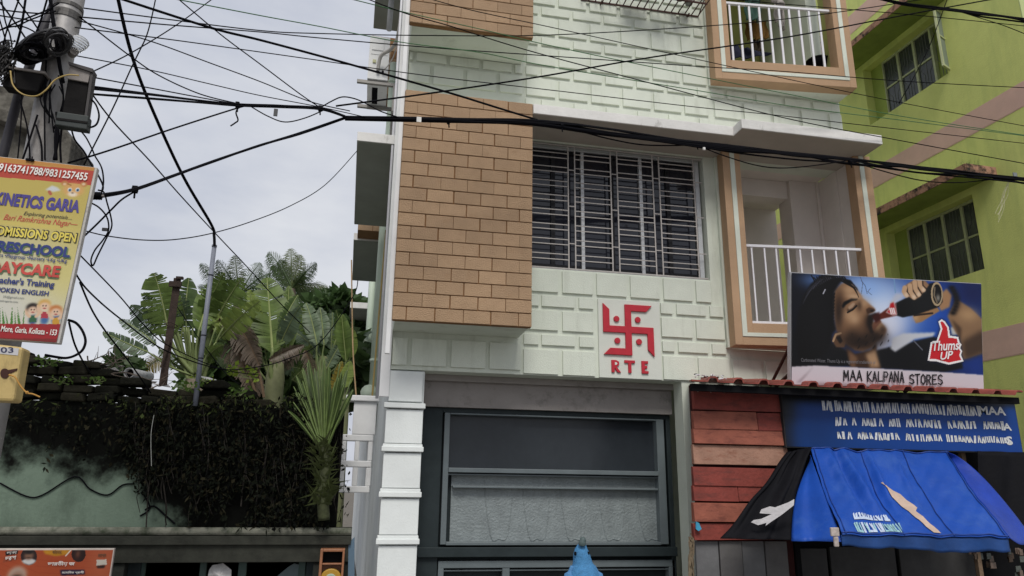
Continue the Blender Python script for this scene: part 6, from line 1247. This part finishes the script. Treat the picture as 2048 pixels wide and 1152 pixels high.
cable('faint wire running down the sky from top middle to the bundle by the house', [(352, -6, 4.8), (440, 68, 5), (520, 128, 5.2), (600, 188, 5.3), (640, 215, 5.35)], .0042, group=A_)
cable('thin wire climbing from the black junction box to the top edge', [(186, 143, 4.2), (260, 107, 4.6), (350, 52, 5), (430, -6, 5.3)], .0036, group=A_)
cable('bent wire coming from the top edge down behind the thick service cable', [(312, -6, 4.9), (303, 36, 4.9), (293, 72, 4.9), (280, 100, 4.9), (263, 135, 4.8), (225, 218, 4.7), (168, 330, 4.6)], .0042, group=A_)
cable('long thin diagonal wire from the junction box to the garden leaves', [(180, 182, 4.2), (226, 243, 4.5), (300, 322, 5), (360, 390, 5.5), (430, 466, 6), (500, 540, 6.6), (560, 606, 7.2), (620, 665, 7.8)], .0042, group=A_)
cable('wire slanting up from the poster to the tied knot in the sky', [(136, 326, 4.3), (224, 299, 4.5), (350, 256, 4.8), (482, 214, 5), (505, 211, 5.05)], .005, group=A_)
cable('thin sagging wire looping from the poster across the sky to the side sunshade', [(164, 460, 4.4), (215, 472, 4.7), (286, 480, 5), (350, 479, 5.3), (422, 467, 5.7), (500, 444, 6.1), (580, 412, 6.5), (650, 370, 6.7), (714, 302, 6.9)], .0036, group=A_)
cable('wire from the poster edge slanting down across the sky to the brick top', [(150, 500, 4.3), (237, 590, 5), (290, 652, 5.5), (338, 692, 6), (443, 738, 6.7), (520, 750, 7)], .0038, group=A_)
cable('wire curving from the poster foot down to the rusty post', [(160, 565, 4.3), (185, 622, 4.8), (215, 668, 5.2), (260, 726, 5.8), (302, 786, 6.5)], .005, group=A_)
cable('dark wire crossing in front of the garden leaves to the side drain pipe', [(150, 545, 4.3), (177, 582, 4.5), (240, 637, 5), (333, 702, 5.8), (443, 738, 6.6), (520, 733, 7), (580, 716, 7.2), (640, 685, 7.4), (705, 595, 7.6), (716, 560, 7.6)], .0045, group=A_)
cable('short wire dropping from the poster to the brick top', [(138, 645, 4.2), (150, 690, 4.6), (170, 730, 5.4), (185, 752, 6.4)], .005, group=A_)
cable('thin drooping wire along the wall top behind the grey pipe', [(345, 600, 7.5), (400, 680, 7.6), (450, 745, 7.7), (480, 770, 7.7)], .004, group=A_)
cable('purple black loop of stiff wire right of the poster foot', [(136, 640, 4.1), (152, 646, 4.1), (165, 662, 4.1), (171, 682, 4.1), (165, 700, 4.1), (150, 711, 4.1), (132, 716, 4.1), (112, 714, 4.1), (90, 710, 4.1)], .0065, group=A_)
cable('hanging double loop of wire in the sky right of the poster', [(196, 380, 4.3), (208, 385, 4.3), (214, 405, 4.3), (222, 435, 4.3), (223, 455, 4.3), (212, 478, 4.3), (196, 510, 4.3), (186, 531, 4.3), (182, 520, 4.3), (190, 500, 4.3), (206, 480, 4.3), (217, 460, 4.3), (214, 435, 4.3), (198, 415, 4.3), (178, 404, 4.3)], .0042, group=A_)
cable('wavy wire dangling from the splice box to the poster corner', [(142, 255, 4.2), (150, 280, 4.2), (168, 303, 4.2), (183, 330, 4.2), (196, 350, 4.2), (206, 372, 4.2), (203, 385, 4.2)], .0048, group=A_)
cable('looping wire from the splice box past the poster corner', [(158, 258, 4.2), (172, 275, 4.2), (184, 298, 4.2), (190, 312, 4.2), (203, 335, 4.2), (207, 362, 4.2), (204, 382, 4.2)], .0042, group=A_)
cable('small wire loop at the lower right of the junction box', [(181, 197, 4.15), (192, 210, 4.15), (198, 230, 4.15), (194, 247, 4.15), (184, 254, 4.15), (170, 255, 4.15)], .0048, group=A_)
cable('wire from the splice clamp slanting down behind the poster', [(275, 380, 4.5), (245, 398, 4.45), (222, 420, 4.4), (190, 452, 4.35), (160, 480, 4.3)], .0048, group=A_)
cable('dangling ribbon end of wire below the tied knot', [(478, 214, 5), (472, 225, 5), (476, 240, 5), (470, 246, 5), (461, 252, 5)], .005, group=A_)
cable('slack wire arching over the bundle left of the house corner', [(640, 216, 5.3), (662, 203, 5.3), (684, 194, 5.3), (708, 197, 5.3), (732, 207, 5.3), (760, 222, 5.35), (795, 234, 5.4)], .0045, group=A_)
cable('slack wire sagging below the bundle before the house corner', [(500, 212, 5.05), (535, 232, 5.1), (570, 244, 5.15), (610, 236, 5.2), (648, 220, 5.3)], .004, group=A_)
cable('slack cable sagging under the bundle in front of the caged window', [(1120, 250, 5.7), (1170, 265, 5.7), (1220, 278, 5.72), (1280, 289, 5.75), (1340, 291, 5.78), (1400, 289, 5.8)], .006, group=A_)
cable('slack cable sagging under the bundle in front of the lower balcony', [(1400, 293, 5.8), (1450, 312, 5.82), (1510, 330, 5.85), (1560, 336, 5.88), (1620, 332, 5.9), (1690, 322, 5.95)], .005, group=A_)
cable('slack cable sagging under the bundle before the lime sunshade', [(1700, 322, 5.95), (1780, 346, 6), (1850, 362, 6.1), (1920, 365, 6.15), (2000, 358, 6.2), (2060, 362, 6.25)], .0055, group=A_)
# bundles: several cables tied together
def bundle(label, strands, centre, spread, r, y, ties=()):
    P0 = ay(centre[0][0], centre[0][1], y[0]); t = thing('cable_bundle', P0, label, 'cable bundle'); n = len(centre)
    for k in range(strands):
        ph = random.uniform(0, 6.283); q = []
        for i, c_ in enumerate(centre):
            s_ = spread[i] if isinstance(spread, (list, tuple)) else spread; a = ph+i*random.uniform(.15, .5); yy = y[0]+(y[1]-y[0])*i/(n-1)
            q.append(ay(c_[0], c_[1]+s_*math.sin(a), yy+.02*math.cos(a)))
        m = MB(); m.tube(smooth_pts(q, 6), r*random.uniform(.8, 1.2), 6); m.build('strand', M['black'], t, smooth=True)
    for (a, b, yy) in ties:
        m = MB(); c_ = ay(a, b, yy); m.tube([c_+V((-.012, 0, 0)), c_+V((.012, 0, 0))], .026, 8); m.tube([c_, c_+V((.006, -.01, -.06))], .006, 5); m.build('tie', M['black'], t)
    return t
bundle('thick black cable bundle sagging right across the facade and the caged window', 10, [(690, 236), (800, 238), (935, 241), (1066, 245), (1200, 262), (1330, 281), (1460, 297), (1590, 312), (1700, 323), (1830, 339), (1950, 352), (2065, 364)], [3, 3.5, 3.5, 5, 7, 6, 7, 7, 6, 7, 6, 7], .0085, (5.35, 6.25), ((897, 243, 5.5), (1123, 252, 5.62), (1393, 288, 5.8), (1700, 325, 5.97)))
bundle('cable bundle from the junction box through the tied knot to the house corner', 6, [(178, 180), (300, 193), (400, 204), (475, 210), (560, 213), (640, 218), (690, 234)], [8, 5, 3, 2.5, 2.5, 2.5, 2.5], .006, (4.25, 5.35), ((475, 210, 5.0), (640, 217, 5.28)))
bundle('cable bundle rising from the poster clamp to the house corner', 3, [(204, 392), (268, 380), (350, 352), (430, 323), (520, 292), (600, 268), (690, 237)], [3, 2, 2, 2, 2, 2, 2], .0075, (4.2, 5.35), ((270, 379, 4.45),))
bundle('twisted thick cable across the upper right corner over the lime block', 4, [(1755, -6), (1810, 7), (1870, 15), (1910, 20), (1960, 29), (2010, 36), (2065, 43)], [3, 3, 3, 3, 4, 4, 4], .0095, (5.6, 6.2))
cable('thin wire leaving the twisted corner cable toward the lime wall edge', [(1906, 19, 6), (1960, 36, 6.1), (2010, 52, 6.15), (2060, 72, 6.2)], .0045, group=A_)
# wires going from the pole up and left
for (label, pts, r) in (('upright violet wire left of the pole coils', [(52, -8), (45, 40), (38, 72), (30, 100)], .006), ('steep wire from the top edge into the pole coils', [(96, -8), (88, 20), (80, 45), (72, 66)], .005), ('wire crossing from the left edge over the coils', [(-8, -6), (30, 45), (60, 88), (92, 120)], .005), ('level wire from the left edge to the pole clamp', [(-8, 18), (40, 24), (90, 27), (112, 22)], .004), ('wire from the upper left dropping past the coils to the terminal box', [(28, -8), (60, 35), (90, 78), (120, 118)], .0045), ('wire rising from the left edge to the pole top', [(-8, 64), (40, 42), (90, 22), (118, 6)], .004), ('curved wire arching over the coils at left', [(-6, 62), (20, 54), (44, 53), (66, 62), (82, 74)], .004), ('wire falling along the left edge into the tangle', [(-4, 30), (6, 62), (14, 95), (12, 110)], .004), ('second wire falling along the left edge into the tangle', [(2, -8), (10, 40), (20, 70), (24, 95)], .004), ('wire from the top edge left of the prop post', [(40, -8), (30, 20), (14, 60), (4, 100)], .004), ('wire running level below the left coils', [(-8, 30), (30, 36), (70, 42), (108, 44)], .0038), ('wire from the pole top bending to the left coils', [(92, -8), (104, 14), (84, 30), (60, 40), (30, 54)], .004)):
    cable(label, pts, r, y0=PO-.2, y1=PO-.1, group='wires left of the pole')
m = MB(); p = ay(838, 240, 5.42); m.box(p.x-.02, p.x+.018, 5.40, 5.404, p.z-.028, p.z+.018); o = m.build('cable_tag', mat('tag_paper', (.66, .65, .62), .7)); tag(o, 'small white tag tied to the bundle over the tan bricks', 'tag')
m = MB(); p = ay(1408, 298, 5.75); m.box(p.x-.012, p.x+.012, 5.74, 5.76, p.z-.012, p.z+.016); o = m.build('cable_tag', mat('tag_paper', (.66, .65, .62), .7), bevel=.004); tag(o, 'tiny white clip under the bundle near the lower balcony', 'tag')
m = MB(); p = ay(552, 226, 5.15); m.box(p.x-.016, p.x+.012, 5.14, 5.15, p.z-.028, p.z+.03); o = m.build('cable_tag', mat('tag_grey', (.07, .07, .075), .6)); tag(o, 'dark tag hanging from the bundle in the open sky', 'tag')
m = MB(); p = ay(211, 460, 4.3); m.box(p.x-.016, p.x+.012, 4.29, 4.3, p.z-.008, p.z+.01); o = m.build('cable_tag', mat('tag_grey', (.07, .07, .075), .6)); tag(o, 'small dark tag on the hanging wire loop by the poster', 'tag')
m = MB(); p = ay(2030, 350, 6.2); m.box(p.x-.03, p.x+.02, 6.19, 6.2, p.z-.02, p.z+.025); o = m.build('cable_tag', mat('tag_slate', (.20, .22, .22), .6)); tag(o, 'grey plastic tag on the bundle at the right edge', 'tag')
m = MB(); random.seed(95)
for k in range(5): m.tube(smooth_pts([ay(2018+random.uniform(-3, 3), 362, 6.22), ay(2010+random.uniform(-8, 6), 390, 6.25), ay(2004+random.uniform(-10, 4), 415, 6.25), ay(1996+random.uniform(-6, 6), 432+random.uniform(-6, 14), 6.25)], 5), .0016, 4)
o = m.build('torn_kite_thread', mat('thread', (.50, .47, .34), .7)); tag(o, 'pale torn kite thread dangling from the bundle at the right edge', 'thread')
# ---------------------------------------------------------------- things in and on the house
def cloth(name, px, y, mt, label, cat='cloth'):
    q = [ay(a, b, y) for a, b in px]
    def fn(u, v, l=0.0): p = q[0]*(1-u)*(1-v)+q[1]*u*(1-v)+q[2]*u*v+q[3]*(1-u)*v; return p+V((.01*math.sin(9*v+3*u), .03*math.sin(u*14+2*v), .012*math.sin(u*7)))
    m = MB(); sheet(fn, 14, 12, m); o = m.build(name, mt, smooth=True); k = o.modifiers.new('t', 'SOLIDIFY'); k.thickness = .006; return tag(o, label, cat)
cloth('towel', [(1488, -8), (1524, -6), (1522, 40), (1494, 40)], 7.3, mat('teal_cloth', (.06, .13, .105), .9, .2, 9), 'green towel hanging inside the upper balcony', 'towel')
cloth('shirt', [(1490, 46), (1534, 42), (1540, 76), (1496, 80)], 7.5, mat('mustard_cloth', (.19, .10, .022), .9, .2, 9), 'mustard brown cloth hanging inside the upper balcony', 'cloth')
cloth('trousers', [(1503, 80), (1528, 78), (1526, 102), (1506, 104)], 7.55, mat('brown_cloth', (.05, .035, .02), .9, .2, 9), 'dark brown cloth below the mustard cloth on the upper balcony', 'cloth')
cloth('blue_sheet', [(1455, 92), (1500, 97), (1548, 108), (1458, 122)], 6.95, mat('navy_cloth', (.012, .014, .035), .9, .2, 9), 'dark navy sheet slumped behind the upper balcony rail', 'sheet')
cloth('knotted_curtain', [(1548, 8), (1570, 8), (1571, 62), (1552, 44)], 6.62, mat('grey_curtain', (.33, .30, .28), .9, .2, 9), 'pale grey knotted curtain tied to the upper balcony rail', 'curtain')
p = ay(1560, 7, 6.55); m = MB(); m.ball(p, .055, .04, .045, 14, 9); m.ball(p+V((-.07, 0, .03)), .045, .035, .04, 12, 8); m.ball(p+V((.0, -.03, -.01)), .03, .02, .02, 10, 6); o = m.build('curtain_knot', mat('grey_curtain', (.33, .30, .28)), smooth=True); tag(o, 'bunched grey cloth knot on top of the upper balcony rail', 'cloth')
RK = thing('wire_rack', ay(1640, 110, 7.0), 'black wire rack standing in the right corner of the upper balcony', 'rack'); m = MB(); q = [ay(a, b, 7.0) for a, b in ((1632, 80), (1655, 60), (1666, 130), (1644, 130))]
for a, b in zip(q, q[1:]+q[:1]): m.tube([a, b], .007, 5)
m.build('frame', M['black'], RK); m = MB()
for t_ in (.2, .4, .6, .8): m.tube([q[0].lerp(q[3], t_), q[1].lerp(q[2], t_)], .005, 5)
m.tube([q[0].lerp(q[1], .5), q[3].lerp(q[2], .5)], .005, 5); m.build('shelf_wire', M['black'], RK)
p = ay(1636, 126, 6.75); PT = thing('black_bowl', p, 'black plastic bowl resting at the foot of the wire rack', 'bowl'); m = MB(); m.tube([p+V((0, 0, -.12)), p+V((0, 0, -.02)), p+V((0, 0, .015))], [.08, .12, .13], 18); m.build('bowl_body', M['black'], PT, smooth=True); m = MB(); m.tube([p+V((0, 0, .012)), p+V((0, 0, .026))], .137, 18); m.build('rim', jb, PT)
random.seed(99); m = MB(); crown(m, [(1548, 108, 16, 22), (1556, 70, 12, 14), (1545, 60, 8, 20)], 320, .07, .15, 9.0); PB = thing('tree', ay(1550, 120, 9.2), 'green tree seen through the gap behind the upper balcony', 'tree'); m.build('crown', leafmat('back_leaf', (.10, .15, .06)), PB); m = MB(); q = ay(1550, 120, 9.0); m.tube([(q.x, 9.0, 6.3), q], .02, 6); m.build('trunk', STB, PB)
def pot(px, py, y, r, h, mt, label, cat='pot'):
    p = ay(px, py, y); t = thing('plant_pot', p, label, cat); m = MB(); m.tube([p, p+V((0, 0, h*.9))], [r*.72, r*.97], 14); m.build('pot_body', mt, t, smooth=True); m = MB(); m.tube([p+V((0, 0, h*.9)), p+V((0, 0, h))], r*1.08, 14); m.build('pot_rim', mt, t); return t
zc = zc if False else ay(1396, 34, 6.68).z
def potc(px, y, r, h, mt, label):
    x = ay(px, 10, y).x; t = thing('plant_pot', (x, y, zc+.022), label, 'pot', 'pots on the window cage'); p = V((x, y, zc+.022)); m = MB(); m.tube([p, p+V((0, 0, h*.9))], [r*.72, r*.97], 14); m.build('pot_body', mt, t, smooth=True); m = MB(); m.tube([p+V((0, 0, h*.9)), p+V((0, 0, h))], r*1.08, 14); m.build('pot_rim', mt, t)
potc(1292, 6.42, .085, .16, mat('green_pot', (.05, .14, .09), .5, .3, 12), 'green pot on the window cage'); potc(1330, 6.38, .10, .12, mat('blue_white_pot', (.32, .34, .46), .5, .2, 12), 'pale blue pot on the window cage'); potc(1362, 6.45, .07, .15, mat('tin_black', (.02, .02, .022), .5, .2, 12), 'black pot on the window cage'); potc(1378, 6.52, .055, .14, mat('tin_grey', (.20, .21, .19), .5, .2, 12), 'grey tin on the window cage'); potc(1268, 6.45, .09, .14, mat('lilac_pot', (.40, .38, .46), .5, .2, 12), 'lilac pot on the window cage')
# blue parrot on a post in front of the garage door
BYD = 4.2
def bp(x, y, d=0.0): return ay(x, y, BYD+d)
PR = thing('parrot', bp(1168, 1190), 'pale blue parrot with a grey beak perched in front of the dark garage door', 'bird')
sec = [(1165, 1081, 3.5), (1165, 1086, 6), (1164, 1092, 9), (1163, 1100, 13), (1163, 1108, 15.5), (1164, 1118, 17), (1165, 1127, 19), (1166, 1138, 25), (1167, 1152, 30), (1168, 1170, 32), (1168, 1190, 29), (1169, 1212, 20), (1170, 1232, 9), (1170, 1240, 3)]
pts = [bp(x, y, .0) for x, y, r in sec]; k_ = (pts[0]-EYE).length/FPX
m = MB(); m.tube(smooth_pts(pts, 4), [sec[min(i//4, 13)][2]*k_*(1-(i % 4)/4)+sec[min(i//4+1, 13)][2]*k_*((i % 4)/4) for i in range(13*4+1)], 20)
m.build('body', mat('parrot_blue', (.055, .20, .40), .8, .18, 40, .7, 140), PR, smooth=True)
m = MB(); m.tube(smooth_pts([bp(1164, 1090, -.03), bp(1165, 1083, -.034), bp(1167, 1078, -.03), bp(1168, 1080, -.02)], 4), [7*k_]*4+[6*k_]*4+[3.5*k_]*4+[.5*k_], 10); m.build('beak', mat('beak_grey', (.07, .10, .10), .5, .15, 30), PR, smooth=True)
for x, s in ((1152, -1), (1175, 1)):
    m = MB(); m.ball(bp(x+s*1.5, 1107, -.030), .008, .008, .011, 10, 6); m.build('eye', M['black'], PR, smooth=True)
for s in (-1, 1):
    m = MB(); m.tube(smooth_pts([bp(1166+s*20, 1133, -.01), bp(1167+s*27, 1150, -.012), bp(1168+s*28, 1180, -.01), bp(1170+s*16, 1225, -.01), bp(1171+s*5, 1260, 0)], 4), [5*k_]*4+[11*k_]*4+[12*k_]*4+[7*k_]*4+[1*k_], 10); m.build('wing', mat('wing_blue', (.07, .20, .40), .8, .2, 60, .6, 120), PR, smooth=True)
PP = thing('gate_post', (bp(1170, 1245).x, BYD, 0), 'thin grey post carrying the blue parrot', 'post'); zt_ = bp(1170, 1238).z; m = MB(); m.tube([(bp(1170, 1245).x, BYD, 0), (bp(1170, 1245).x, BYD, zt_)], .03, 12); m.build('shaft', mat('pole_steel', (.3, .29, .285)), PP, smooth=True); m = MB(); m.ball((bp(1170, 1245).x, BYD, zt_), .045, .045, .02, 12, 6); m.build('cap', mat('pole_steel', (.3, .29, .285)), PP, smooth=True)
